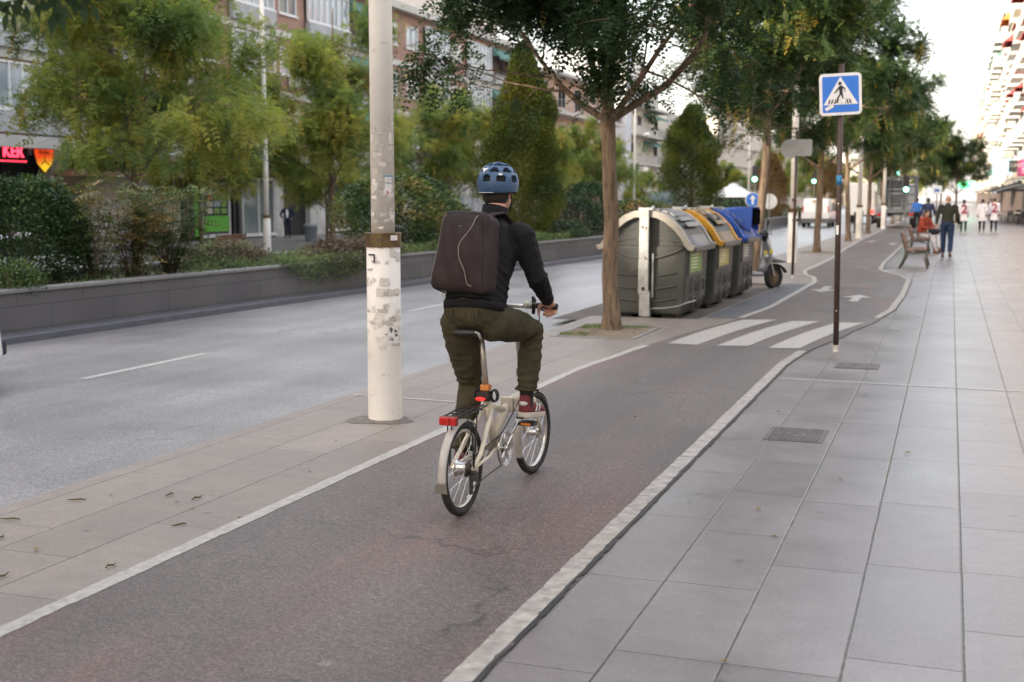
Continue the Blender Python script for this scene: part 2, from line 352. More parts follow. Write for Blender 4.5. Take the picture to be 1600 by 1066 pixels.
# ================================================================ ground, road and paving
random.seed(4)
def sheet(name, x0, x1, y0, y1, z, m, label=None):
    o = MB().quad((x0, y0, z), (x1, y0, z), (x1, y1, z), (x0, y1, z)).build(name, m); o['kind'] = 'structure'; return o
PAVE_R = paving('granite_paving', -.295, .4045, 1.05, (.150, .136, .137), (.206, .190, .192), (.035, .033, .03), .33, 3., .4)
PAVE_L = paving('sandstone_paving', -3.765, .43, 1.15, (.185, .160, .142), (.245, .215, .192), (.06, .055, .05), .55, 9., .38, jw=.003)
PAVE_F = paving('far_paving', 0, .6, .9, (.16, .15, .15), (.2, .19, .19), (.06, .06, .06), .55, 5.)
LANE = asphalt('cycle_lane_asphalt', (.084, .070, .065), (.122, .104, .098), (.18, .09, .072), .52, 120., .42, True, .9)
ROAD = asphalt('road_asphalt', (.175, .172, .178), (.235, .23, .232), None, .34, 110., .5, False, .9)
BAYM = asphalt('bay_concrete', (.15, .125, .11), (.10, .09, .085), (.05, .045, .04), .8, 90., .6)
SMOOTH = asphalt('dark_smooth_asphalt', (.085, .09, .10), (.11, .115, .125), None, .55, 200., .5)
LINEM = mat('road_marking', (.36, .35, .33), .6, .2, 25, dirt=(.2, .19, .18), dscale=22, dthr=.6, bump=.3, bscale=150)
STONE = mat('kerb_stone', (.31, .295, .275), .75, .28, 14, dirt=(.16, .14, .13), dscale=11, dthr=.60, bump=.6, bscale=50)
KERBD = mat('kerb_granite', (.2, .2, .2), .7, .2, 14, bump=.4)
SOIL = mat('soil', (.07, .05, .035), .95, .35, 12, bump=1, bscale=30)
sheet('ground', -900, 900, -300, 1800, -.9, mat('earth', (.16, .15, .14), .9, .2, .2))
sheet('right_pavement', -1.62, 6.2, -12, 420, 0, PAVE_R)
RB = [(-1.46, -12), (-1.46, 12.2), (-1.40, 13.3), (-1.12, 15.3), (-.86, 17.2), (-.70, 19.2), (-.66, 22), (-.68, 26.2), (-.85, 27.4), (-1.22, 28.8), (-1.44, 30), (-1.50, 33), (-1.5, 60), (-1.45, 420)]
LB = [(-3.38, -12), (-3.38, 11.2), (-3.26, 12.8), (-3.08, 14.3), (-2.72, 16.8), (-2.56, 19), (-2.52, 24.8), (-2.66, 26.2), (-3.0, 27.5), (-3.14, 28.8), (-3.1, 31), (-3.1, 34.7), (-3.3, 44), (-3.4, 52), (-3.4, 420)]
ys = [-12 + i * .5 for i in range(48)] + [12 + i * .1 for i in range(201)] + [32.5 + i for i in range(40)] + [80, 120, 200, 420]
L_ = MB().strip([(interp(LB, y) , y) for y in ys], [(interp(RB, y), y) for y in ys], .004).build('bike_lane', LANE); L_['kind'] = 'structure'
# left pavement strip between the lane and the road; a sunken parking bay holds the containers
mb = MB()
yl = [y for y in ys if y <= 16.6] + [16.6]
mb.strip([(-4.75, y) for y in yl], [(interp(LB, y) + .12, y) for y in yl], 0)
yl = [16.6] + [y for y in ys if 16.6 < y < 24.2] + [24.2]
mb.strip([(interp([(-3.22, 16.6), (-3.02, 24.2)], y), y) for y in yl], [(interp(LB, y) + .12, y) for y in yl], 0)
yl = [24.2] + [y for y in ys if y > 24.2]
mb.strip([(-4.75, y) for y in yl], [(interp(LB, y) + .12, y) for y in yl], 0)
for a, b in (((-4.75, -12), (-4.75, 16.6)), ((-4.75, 16.6), (-3.22, 16.6)), ((-3.22, 16.6), (-3.02, 24.2)), ((-3.02, 24.2), (-4.75, 24.2)), ((-4.75, 24.2), (-4.75, 420))):
    mb.quad((a[0], a[1], -.14), (b[0], b[1], -.14), (b[0], b[1], 0), (a[0], a[1], 0))
o = mb.build('left_pavement', PAVE_L); o['kind'] = 'structure'
o = MB().quad((-5.3, 16.4, -.045), (-3.0, 16.4, -.045), (-2.9, 24.3, -.045), (-5.3, 24.3, -.045)).build('parking_bay', BAYM); o['kind'] = 'structure'
yl = [16.8 + i * .2 for i in range(38)]
o = MB().strip([(interp([(-3.2, 16.6), (-3.0, 24.2)], y) + .01, y) for y in yl], [(interp(LB, y) + .02, y) for y in yl], .0022).build('asphalt_strip', SMOOTH); o['kind'] = 'structure'
sheet('road', -11.9, -4.74, -60, 420, -.12, ROAD)
sheet('far_road', -21, -12.6, -60, 420, -.42, ROAD)
o = MB().span((-34, -60, -.9), (-20.8, 420, -.3)).build('far_pavement', PAVE_F); o['kind'] = 'structure'
# right kerb stones of the lane, chipped, with the dark joint beside them
def band(name, cps, y0, y1, w_, z, m, step=.1, off=0, jag=0, seed=1, kind='structure', gap=0):
    random.seed(seed); mbx = MB(); n = int((y1 - y0) / step); l = []; r = []
    for i in range(n + 1):
        y = y0 + (y1 - y0) * i / n; x = interp(cps, y) + off; sl = (interp(cps, y + .05) - interp(cps, y - .05)) / .1
        k = math.sqrt(1 + sl * sl)
        wob = lambda p_: jag * (.5 * math.sin(y * 7 + p_ + seed) + .35 * math.sin(y * 19 + 2 * p_) + .15 * math.sin(y * 41 + p_)); chip = random.uniform(.6, 2.2) * jag if random.random() < .07 else 0
        l.append((x + wob(0) + chip, y)); r.append((x + w_ * k + wob(3) - (random.uniform(.6, 2.4) * jag if random.random() < .10 else 0), y))
    vs = [V((*p, z)) for p in l] + [V((*p, z)) for p in r] + [V((*p, -.05)) for p in l] + [V((*p, -.05)) for p in r]; q = n + 1
    fs = []
    for i in range(n):
        fs += [(i, i + q, i + q + 1, i + 1), (i, i + 1, i + 1 + 2 * q, i + 2 * q), (i + q, i + 3 * q, i + 1 + 3 * q, i + 1 + q)]
    fs += [(0, 2 * q, 3 * q, q), (n, q + n, 3 * q + n, 2 * q + n)]
    mbx.add(vs, fs); o = mbx.build(name, m); o['kind'] = kind; return o
y = -3.0; k = 0
while y < 13.3:
    y2 = min(y + 1.18 + .1 * math.sin(k * 3), 13.42)
    band('kerb_stone', RB, y + .006, y2, .095, .009, STONE, .03, -.116, .0032, k); y = y2; k += 1
y = 17.6
while y < 60:
    y2 = y + (1.2 if y < 34 else 6)
    band('kerb_stone', RB, y + .006, y2, .095, .009, STONE, .1 if y < 34 else 1, -.116, .003 if y < 34 else 0, k); y = y2; k += 1
band('kerb_joint', RB, -3, 60, .02, .0075, BLACK, .05, -.018, .006, 5)
band('lane_edge_line', LB, -3, 13.35, .085, .008, LINEM, .05, -.02, .0035, 6)
band('lane_edge_line', LB, 17.0, 90, .085, .008, LINEM, .2, -.02, .002, 7)
# road markings
mb = MB()
for a, b in ((9.75, 11.9), (17.5, 19.3), (25.5, 27.6), (33.6, 35.7), (41.6, 43.7), (49.7, 51.8), (57.8, 60), (66, 68), (1.6, 3.7)):
    mb.quad((-8.07, a, 0), (-7.95, a, 0), (-7.95, b, 0), (-8.07, b, 0))
o = mb.build('lane_dash', LINEM, loc=(0, 0, -.116)); o['kind'] = 'structure'
mb = MB()
for q in (((-2.99, 13.62), (-2.64, 13.6), (-2.18, 16.85), (-2.62, 16.68)), ((-2.42, 13.6), (-2.08, 13.68), (-1.60, 16.8), (-1.97, 16.7)), ((-1.846, 13.56), (-1.51, 13.66), (-1.02, 16.8), (-1.38, 16.7))):
    L1 = [V((*q[0], 0)).lerp(V((*q[3], 0)), i / 8) for i in range(9)]; L2 = [V((*q[1], 0)).lerp(V((*q[2], 0)), i / 8) for i in range(9)]
    for i in range(9):
        bow = .05 * math.sin(math.pi * i / 8); L1[i].x -= bow; L2[i].x -= bow
    mb.strip([(p.x, p.y) for p in L1], [(p.x, p.y) for p in L2], .0085)
o = mb.build('crossing_stripes', LINEM); o['kind'] = 'structure'
def arrow(cx, cy, s, up):
    P_ = [(-.07, -.75), (.07, -.75), (.07, .1), (.25, .1), (0, .75), (-.25, .1), (-.07, .1)]
    return [(cx + p[0] * s, cy + p[1] * s * (1 if up else -1)) for p in P_]
mb = MB()
for cx, cy, up, s in ((-1.42, 21.0, True, 1.), (-2.12, 22.9, False, 1.), (-1.95, 47, True, 1.1), (-2.85, 49.5, False, 1.1)):
    mb.quad(*[(p[0], p[1], .0085) for p in arrow(cx, cy, s, up)])
o = mb.build('lane_arrows', LINEM); o['kind'] = 'structure'
o = MB().quad((-1.42, 11.28, .0045), (.9, 11.22, .0045), (.9, 11.25, .0045), (-1.42, 11.31, .0045)).quad((-4.7, 9.12, .0045), (-3.4, 9.05, .0045), (-3.4, 9.075, .0045), (-4.7, 9.145, .0045)).build('chalk_line', mat('thin_white_line', (.5, .5, .5), .6, .3, 30)); o['kind'] = 'structure'
# manhole covers
def manhole(x0, y0, x1, y1, label):
    r = empty('manhole_cover', ((x0 + x1) / 2, (y0 + y1) / 2, 0), 0, label, 'manhole cover')
    W, H = x1 - x0, y1 - y0
    MB().box((0, 0, 0), (W, H, .012)).build('frame', mat('manhole_frame', (.11, .10, .10), .6, .2), r)
    m = MB(); nx, ny = 16, 14
    m.box((0, 0, .004), (W - .05, H - .05, .01))
    for i in range(nx):
        for j in range(ny):
            if (j in (5, 6, 7, 8)) and 5 <= i <= 10: continue
            m.box((-W / 2 + .04 + (W - .08) * i / (nx - 1), -H / 2 + .04 + (H - .08) * j / (ny - 1), .0105), (.012, .016, .005))
    m.box((0, .0, .0105), (.10, .022, .004)); m.box((0, .035, .0105), (.06, .014, .004))
    m.build('lid', mat('cast_iron', (.13, .125, .12), .5, .3, 20, metal=.3), r)
manhole(-1.16, 8.35, -.76, 8.84, 'grey cast iron ribbed manhole cover in the pavement, nearest to the camera')
manhole(-1.02, 12.2, -.60, 12.62, 'flat grey manhole cover in the pavement beside the crossing sign post')
# fallen leaves, twigs and pods scattered on the paving
LEAFL = mat('dry_leaf', (.22, .16, .05), .8, .5, 5)
TWIG = mat('dry_pod', (.10, .09, .03), .8, .4, 5)
spots = [(-4.45, 5.35), (-4.35, 5.5), (-4.05, 5.62), (-3.92, 5.5), (-3.86, 5.6), (-3.75, 5.4), (-4.3, 4.6), (-4.0, 4.5), (-3.85, 4.1), (-3.6, 6.4), (-3.62, 5.1), (-3.41, 5.32), (-.7, 4.2), (-.55, 7.3), (-.9, 6.4), (-.65, 10), (-1.2, 9.5), (-3.7, 3.9), (-3.5, 4.4), (-2.2, 8.9), (-4.5, 4.9), (-3.9, 7.3), (-.2, 8.2), (.3, 9.4), (-.75, 5.9), (-2.6, 12), (-1.9, 10.2)]
g = 'fallen leaves and pods on the paving'
for i, (x, y) in enumerate(spots):
    s_ = random.uniform(.7, 1.3); a = random.uniform(0, 6)
    if i % 2 == 0 and x < -3.3:
        o = MB().tube([(-.035 * s_, 0, .008), (-.01, .006, .014), (.02 * s_, -.004, .009), (.05 * s_, .006, .012)], [.003, .005, .0045, .002], 6).build('pod', TWIG, loc=(x, y, 0), rz=a)
        tag(o, 'small dry seed pod lying on the paving', 'seed pod', g)
    else:
        o = MB().add([(-.02, 0, .006), (0, .009, .011), (.022, 0, .005), (0, -.009, .012)], [(0, 1, 2, 3)]) or None
        o = MB(); o.add([(-.02, 0, .006), (0, .009, .013), (.022, 0, .006), (0, -.009, .014), (0, 0, .008)], [(0, 4, 1), (1, 4, 2), (2, 4, 3), (3, 4, 0)])
        o = o.build('fallen_leaf', LEAFL, loc=(x, y, 0), rz=a); o.scale = (s_,) * 3
        tag(o, 'small dry fallen leaf lying on the ground', 'leaf', 'small dry fallen leaves')
# ================================================================ vegetation
def leaf_mesh(name, P0, D, Nn, tint, L, W, leaflets, mat_, parent=None, loc=None, seed=1, droop=.25):
    """one compound leaf per row: P0 base, D rachis direction, Nn blade normal; leaflets = pairs along the rachis (0 = simple leaf)"""
    rng = np.random.default_rng(seed); n = len(P0)
    D = D / np.linalg.norm(D, axis=1, keepdims=True); S_ = np.cross(D, Nn); S_ /= np.linalg.norm(S_, axis=1, keepdims=True) + 1e-9; Nn = np.cross(S_, D)
    Ls = L * rng.uniform(.7, 1.25, n)
    quads = []
    if leaflets == 0:
        quads.append((P0, D, S_, Ls, Ls * W, Nn))
    else:
        ll = Ls / leaflets * 1.25
        for k in range(leaflets):
            f = (k + .6) / leaflets
            base = P0 + D * (Ls * f)[:, None] + np.array([0, 0, -1.]) * (Ls * droop * f * f)[:, None]
            for sg in (-1, 1):
                d = S_ * sg * .85 + D * .5 + Nn * rng.uniform(-.35, .25, n)[:, None]; d /= np.linalg.norm(d, axis=1, keepdims=True)
                s2 = np.cross(Nn, d); quads.append((base, d, s2, ll * (1 - .25 * abs(f - .5)), ll * W, Nn))
        quads.append((P0 + D * Ls[:, None] * .98 + np.array([0, 0, -1.]) * (Ls * droop)[:, None], D, S_, ll, ll * W, Nn))
    vs = []; tt = []
    for b, d, s2, l_, w_, nn in quads:
        v = np.stack([b, b + d * (l_ * .45)[:, None] + s2 * (w_ * .5)[:, None] + nn * (w_ * .12)[:, None], b + d * l_[:, None], b + d * (l_ * .45)[:, None] - s2 * (w_ * .5)[:, None] + nn * (w_ * .12)[:, None]], 1)
        vs.append(v.reshape(-1, 3)); tt.append(np.repeat(tint + rng.normal(0, .03, n), 4))
    v = np.concatenate(vs).astype(np.float32); t = np.clip(np.concatenate(tt), 0, 1).astype(np.float32); nf = len(v) // 4
    me = bpy.data.meshes.new(name); me.vertices.add(len(v)); me.vertices.foreach_set('co', v.ravel())
    me.loops.add(nf * 4); me.loops.foreach_set('vertex_index', np.arange(nf * 4, dtype=np.int32))
    me.polygons.add(nf); me.polygons.foreach_set('loop_start', np.arange(0, nf * 4, 4, dtype=np.int32))
    me.update(calc_edges=True)
    a = me.attributes.new('tint', 'FLOAT', 'POINT'); a.data.foreach_set('value', t)
    me.materials.append(mat_)
    o = bpy.data.objects.new(name, me); COL.objects.link(o)
    if parent: o.parent = parent
    if loc is not None: o.location = loc
    return o
FOL_A = foliage('street_tree_leaves', [(0, (.022, .042, .019)), (.35, (.042, .075, .026)), (.6, (.10, .13, .036)), (.85, (.26, .23, .05)), (1, (.36, .26, .05))])
FOL_B = foliage('feathery_leaves', [(0, (.06, .10, .055)), (.35, (.125, .19, .07)), (.6, (.24, .29, .08)), (.85, (.36, .34, .10)), (1, (.40, .30, .07))], .52)
FOL_C = foliage('conifer_leaves', [(0, (.04, .06, .018)), (.5, (.11, .135, .03)), (1, (.24, .23, .05))], .25)
FOL_D = foliage('shrub_leaves', [(0, (.015, .035, .014)), (.5, (.045, .085, .03)), (.8, (.13, .17, .05)), (1, (.24, .18, .07))], .2, .35)
FOL_BR = foliage('brown_leaves', [(0, (.09, .055, .03)), (.6, (.2, .13, .06)), (1, (.26, .2, .08))], .25)
FOL_PU = foliage('purple_shrub_leaves', [(0, (.05, .035, .035)), (.6, (.13, .10, .07)), (1, (.13, .16, .07))], .2)
FOL_BL = foliage('blue_palm_leaves', [(0, (.12, .17, .17)), (1, (.26, .33, .33))], .15)
FOL_G = foliage('ground_cover_leaves', [(0, (.05, .08, .04)), (.5, (.12, .17, .07)), (.8, (.24, .28, .12)), (1, (.3, .12, .06))], .3)
BARK = mat('bark', (.17, .12, .08), .92, .45, 9, bump=1., bscale=55, dirt=(.065, .045, .03), dscale=22, dthr=.49)
def bark_tex():
    m = BARK; t = m.node_tree
    for n in t.nodes:
        if n.type == 'TEX_NOISE':
            mp = N(t, 'ShaderNodeMapping'); mp.inputs['Scale'].default_value = (1, 1, .18)
            l = n.inputs['Vector'].links[0]; src = l.from_socket; t.links.remove(l); t.links.new(src, mp.inputs[0]); t.links.new(mp.outputs[0], n.inputs['Vector'])
bark_tex()
def grow(seed, h0, r0, height, spread, nlimb, lean=(0, 0), extra=None, limb_r=.5, rise=1.0):
    """skeleton: trunk, limbs, branches, twigs -> (mesh builder of wood, list of twig segments)"""
    rnd = random.Random(seed); mb = MB(); tw = []
    def path(p, d, L, n, r, bend, up):
        pts = [V(p)]; d = V(d).normalized(); rs = [r]
        for i in range(n):
            d = (d + V((rnd.uniform(-bend, bend), rnd.uniform(-bend, bend), rnd.uniform(-bend, bend) + up))).normalized()
            pts.append(pts[-1] + d * (L / n)); rs.append(r * (1 - .8 * (i + 1) / n))
        return pts, rs, d
    def branch(p, d, L, r, lvl):
        n = 6 if lvl < 2 else 4
        pts, rs, _ = path(p, d, L, n, r, .16 if lvl else .10, (.05 * rise, .03, -.06)[min(lvl, 2)])
        mb.tube(pts, rs, 7 if lvl == 0 else 5, cap=False)
        if lvl >= 1:
            for a, b in zip(pts[1:], pts[2:]): tw.append((a, b, lvl))
        if lvl < 2:
            m = 7 if lvl == 0 else 5
            for i in range(m):
                f = .25 + .75 * (i + rnd.random() * .6) / m; q = min(int(f * n), n - 1); o = pts[q].lerp(pts[q + 1], f * n - q)
                dd = (pts[q + 1] - pts[q]).normalized(); ax = V((rnd.gauss(0, 1), rnd.gauss(0, 1), rnd.gauss(0, .6))).normalized()
                nd = dd * .6 + ax * .85 + V((0, 0, .06 if lvl == 0 else -.1)); nd.z = max(nd.z, -.12); nd.normalize()
                branch(o, nd, L * (.52 if lvl == 0 else .5) * (1.15 - .5 * f) * rnd.uniform(.8, 1.25), max(r * .42 * (1 - .4 * f), .006), lvl + 1)
    top = V((lean[0], lean[1], h0))
    tp = [V((0, 0, -.1)), V((0, 0, .03)), V((.0, 0, .25))] + [V((lean[0] * f + .02 * math.sin(9 * f + seed), lean[1] * f, h0 * f)) for f in (.25, .5, .75, 1)]
    mb.tube(tp, [r0 * 1.5, r0 * 1.38, r0 * 1.1, r0, r0 * .95, r0 * .9, r0 * .92], 14, cap=False)
    ld, lr, _ = path(top - V((0, 0, .15)), (lean[0] * .1, lean[1] * .1, 1), height - h0, 7, r0 * .85, .08, .08)
    mb.tube(ld, lr, 8, cap=False)
    for i in range(nlimb):
        a = i * 2.4 + rnd.uniform(-.4, .4) + seed; f = i / nlimb
        p = ld[0].lerp(ld[5], f * f * .95 + .0) if i else ld[0]
        q = min(int(f * 5), 6); p = ld[q] if i else ld[0]
        el = (.55 + .55 * f) * rise
        L = spread * (1.05 - .5 * f) * rnd.uniform(.85, 1.15)
        branch(p, (math.cos(a), math.sin(a), el), L, r0 * limb_r * (1 - .5 * f), 0)
    for e in (extra or []):
        mb.tube(e['pts'], e['r'], 8, cap=False)
        for i in range(2, len(e['pts'])):
            for k in range(3):
                p = V(e['pts'][i - 1]).lerp(V(e['pts'][i]), rnd.random())
                branch(p, (rnd.gauss(0, 1), rnd.gauss(0, 1), abs(rnd.gauss(.3, .4))), .9, .018, 1)
    return mb, tw
def clump_noise(P, sc, seed):
    rng = np.random.default_rng(seed); ph = rng.uniform(0, 6.3, (6, 3)); fr = rng.normal(0, 1, (6, 3)) * sc
    return sum(np.sin(P @ fr[i] + ph[i, 0]) for i in range(6)) / 6
def make_leaves(tw, seed, per, jit, L, W, leaflets, fmat, root, zmin=None, tb=.35, tr=.25, pods=0, droop=.25, keep=None, gap=None, gapf=2.2):
    rng = np.random.default_rng(seed)
    A = np.array([list(a) for a, b, l in tw]); B = np.array([list(b) for a, b, l in tw])
    idx = rng.integers(0, len(A), int(len(A) * per)); f = rng.random(len(idx))[:, None]
    P = A[idx] * (1 - f) + B[idx] * f + rng.normal(0, jit, (len(idx), 3)); d = B[idx] - A[idx]
    if zmin is not None: m = P[:, 2] > zmin + rng.normal(0, .12, len(P)); P, d = P[m], d[m]
    if gap is not None: m = clump_noise(P, gapf, seed + 3) > gap + rng.normal(0, .05, len(P)); P, d = P[m], d[m]
    if keep is not None: m = keep(P); P, d = P[m], d[m]
    n = len(P)
    d = d / (np.linalg.norm(d, axis=1, keepdims=True) + 1e-6) + rng.normal(0, .8, (n, 3)) + np.array([0, 0, -.15])
    nn = np.tile([0, 0, 1.], (n, 1)) + rng.normal(0, .35, (n, 3))
    t = tb + tr * clump_noise(P, 2.2, seed) * 1.6 + rng.normal(0, .07, n)
    t = np.where(rng.random(n) < .006, .8, t)
    if pods:
        pm = (clump_noise(P, 3.1, seed + 5) > .33) & (rng.random(n) < pods); t = np.where(pm, rng.uniform(.78, .95, n), t); d[pm] = d[pm] * .25 + np.array([0, 0, -1.])
    return leaf_mesh('crown', P, d, nn, t, L, W, leaflets, fmat, root, seed=seed, droop=droop)
def tree_thing(name, loc, label, group, seed, scale=1, rz=0, **k):
    r = empty(name, loc, rz, label, 'tree', group, scale)
    mb, tw = grow(seed, k.get('h0', 2.8), k.get('r0', .1), k.get('height', 7), k.get('spread', 2.6), k.get('nlimb', 8), k.get('lean', (0, 0)), k.get('extra'), k.get('limb_r', .5), k.get('rise', 1.))
    o = mb.build('trunk', BARK, r, smooth=True, normals=False)
    make_leaves(tw, seed, k.get('per', 9), k.get('jit', .12), k.get('L', .2), k.get('W', .5), k.get('leaflets', 5), k.get('fmat', FOL_A), r, k.get('zmin'), k.get('tb', .3), k.get('tr', .25), k.get('pods', 0), k.get('droop', .25), k.get('keep'), k.get('gap'), k.get('gapf', 2.2))
    return r
G1 = 'street trees between the cycle lane and the road'
near = dict(h0=2.75, r0=.10, height=7.5, spread=2.7, nlimb=10, per=11, L=.25, W=.6, leaflets=5, tb=.10, tr=.2, zmin=2.85, limb_r=.5, gap=-.09)
t1 = tree_thing('street_tree', (-4.0, 14.9, 0), 'nearest tree with pale brown trunk in a grassy pit beside the grey container', G1, 3, lean=(-.06, 0),
    extra=[dict(pts=[(-.04, 0, 2.62), (.25, .1, 2.82), (.62, .2, 3.05), (.92, .28, 3.4), (1.2, .38, 3.85), (1.5, .5, 4.4)], r=[.05, .048, .042, .036, .03, .015]),
           dict(pts=[(-.05, 0, 2.7), (-.2, -.05, 3.1), (-.35, -.1, 3.6), (-.75, -.2, 3.95), (-1.2, -.35, 4.1)], r=[.05, .045, .04, .03, .015])], **near)
t2 = tree_thing('street_tree', (-3.95, 26.6, 0), 'leaning street tree with orange brown trunk behind the blue topped container', G1, 8, lean=(.22, 0), pods=.3, rz=.4,
                **{**near, 'tb': .30, 'h0': 2.9, 'zmin': 2.5, 'gap': -.22, 'per': 15, 'spread': 2.9, 'L': .28})
t3 = tree_thing('street_tree', (-3.84, 38.6, 0), 'street tree with bare sunlit trunk just beyond the white lamp post', G1, 15, lean=(.05, 0), pods=.3,
                **{**near, 'tb': .26, 'h0': 2.7, 'zmin': 2.6, 'per': 12, 'spread': 3.7, 'height': 8.5, 'nlimb': 12, 'L': .3})
for i, (x, y, src, rz, lab) in enumerate(((-3.75, 49.6, t2, 2.2, 'fourth tree along the lane, seen just right of the crossing sign post'), (-3.7, 61, t3, 1.1, 'fifth tree along the lane, slim trunk right of the stickered lamp post'),
        (-3.6, 73, t2, 4.0, 'sixth tree along the lane, by the black railings'), (-3.6, 85, t3, 3.0, 'seventh tree along the lane, behind the grey lorry'), (-3.6, 98, t2, 5.2, 'eighth and farthest tree along the lane, beyond the lorry'))):
    c = copy_tree(src); c.location = (x, y, 0); c.rotation_euler.z = rz; c['label'] = lab; c['group'] = G1
    c.scale = (1.0, 1.0, 1.0)
# dark tree on the right pavement and more beyond it
c = copy_tree(t3); c.location = (.35, 90, 0); c.rotation_euler.z = 2; c.scale = (.78,) * 3; c['label'] = 'dark green tree standing on the right pavement in front of the cafe awnings'; c['group'] = 'trees on the right pavement'
c = copy_tree(t2); c.location = (-.9, 112, 0); c.rotation_euler.z = 1; c.scale = (.85,) * 3; c['label'] = 'dark tree on the right pavement just left of the tree before the cafe'; c['group'] = 'trees on the right pavement'
# tree whose drooping leaves hang into the top left corner
t0 = tree_thing('street_tree', (-3.95, 3.2, 0), 'tree beside the camera whose dark leaves hang into the top left corner', G1, 21, pods=0,
                **{**near, 'tb': .15, 'h0': 2.9, 'zmin': 2.45, 'per': 10, 'spread': 2.4, 'keep': lambda P: ~((P[:, 0] > -.3) & (P[:, 2] < 3.2))},
                extra=[dict(pts=[(0, 0, 2.9), (.7, -.15, 3.0), (1.2, -.3, 2.8), (1.48, -.38, 2.5)], r=[.03, .022, .012, .006])])
_p = []; _d = []
for x_, y_, z_, n_ in ((1.43, -.39, 2.37, 2), (1.47, -.38, 2.335, 3), (1.50, -.37, 2.36, 3), (1.56, -.35, 2.40, 2), (1.60, -.34, 2.345, 3), (1.62, -.33, 2.41, 2), (1.70, -.31, 2.43, 2), (1.77, -.29, 2.44, 2), (1.9, -.25, 2.45, 2)):
    for k in range(n_): _p.append((x_ + .015 * k, y_, z_)); _d.append((.25 * (k - 1), .1 * k, -1))
leaf_mesh('hanging_leaves', np.array(_p), np.array(_d), np.tile([.2, -.8, .2], (len(_p), 1)) + np.random.default_rng(1).normal(0, .3, (len(_p), 3)), np.full(len(_p), .02), .16, .42, 3, FOL_A, t0, seed=5, droop=.05)
MB().tube([(1.48, -.38, 2.52), (1.6, -.34, 2.47), (1.92, -.25, 2.46)], .004, 5).tube([(1.6, -.34, 2.47), (1.605, -.34, 2.25)], .0025, 5).tube([(1.2, -.3, 2.8), (1.46, -.38, 2.48), (1.42, -.39, 2.38)], .004, 5).build('twig', BARK, t0)
# far side avenue trees (feathery, yellow green)
G2 = 'feathery trees on the far pavement'
far = dict(h0=2.6, r0=.12, height=9.6, spread=5.0, nlimb=13, per=15, jit=.25, L=.38, W=.5, leaflets=4, fmat=FOL_B, tb=.5, tr=.28, pods=.25, zmin=2.75, limb_r=.42, gap=-.05, gapf=1.7)
f1 = tree_thing('avenue_tree', (-23.5, 31.4, -.3), 'big leafy tree in front of the brick building, leftmost on the far pavement', G2, 31, rz=0, **far)
f2 = tree_thing('avenue_tree', (-23.5, 44.0, -.3), 'yellow green tree between the slim white lamp post and the thick pole', G2, 37, **{**far, 'height': 9.6, 'spread': 4.0, 'pods': .35, 'tb': .5})
GF = ((-24, 57.5, f1, 2.0, .78, 'feathery tree just right of the thick white pole'), (-24, 70, f2, 1.2, .77, 'feathery tree behind the column shaped hornbeam'), (-24, 83, f1, 4.5, .74, 'tree in front of the pink building beyond the hornbeam'),
      (-24, 99, f2, 3.5, .5, 'small pale tree in front of the balconied corner building'), (-27.5, 51, f2, 5, .6, 'darker tree close to the shop fronts behind the thick pole'),
      (-23, 130, f1, 1, .6, 'distant tree left of the lamp post on the far side'), (-20, 150, f2, 2, .9, 'distant tree behind the white roofed kiosk'), (-17, 170, f1, 3, .85, 'distant tree behind the traffic light'),
      (-13, 150, f2, 4, .75, 'distant tree behind the brown cypress'), (-10, 185, f1, 5, .8, 'distant tree behind the white van'), (-27, 40, f2, .4, .72, 'low dark tree beside the kiosk fascia behind the slim lamp'), (-7, 210, f2, 1.5, .9, 'farthest tree closing the avenue'))
for x, y, src, rz, s_, lab in GF:
    c = copy_tree(src); c.location = (x, y, -.3); c.rotation_euler.z = rz; c.scale = (s_,) * 3; c['label'] = lab; c['group'] = G2
# column trees and conifers
def volume_leaves(name, n, fr, L, W, fmat, seed, root, tb, tr, up=0, leaflets=0, ns=3.):
    """leaves spread through a body: fr(rng, n) -> points, outward"""
    rng = np.random.default_rng(seed); P, out = fr(rng, n)
    d = out + rng.normal(0, .6, P.shape) + np.array([0, 0, up]); nn = rng.normal(0, .5, P.shape) + np.array([0, 0, .6]) + out * .6
    t = tb + tr * clump_noise(P, ns, seed) * 1.7 + rng.normal(0, .09, len(P))
    return leaf_mesh(name, P, d, nn, t, L, W, leaflets, fmat, root, seed=seed)
def body(rad, h, z0, prof, lump=.12, shell=.45, seed=0):
    def fr(rng, n):
        z = rng.random(n); a = rng.random(n) * 6.283; rr = 1 - rng.random(n) ** 1.5 * shell
        r = rad * np.array([prof(q) for q in z])
        k = 1 + lump * clump_noise(np.stack([np.cos(a) * 2.2, np.sin(a) * 2.2, z * h * 1.3], 1), 1.8, seed) * 2
        P = np.stack([np.cos(a) * r * rr * k, np.sin(a) * r * rr * k, z0 + z * h], 1) + rng.normal(0, .05, (n, 3))
        out = np.stack([np.cos(a), np.sin(a), 0 * a], 1); return P, out
    return fr
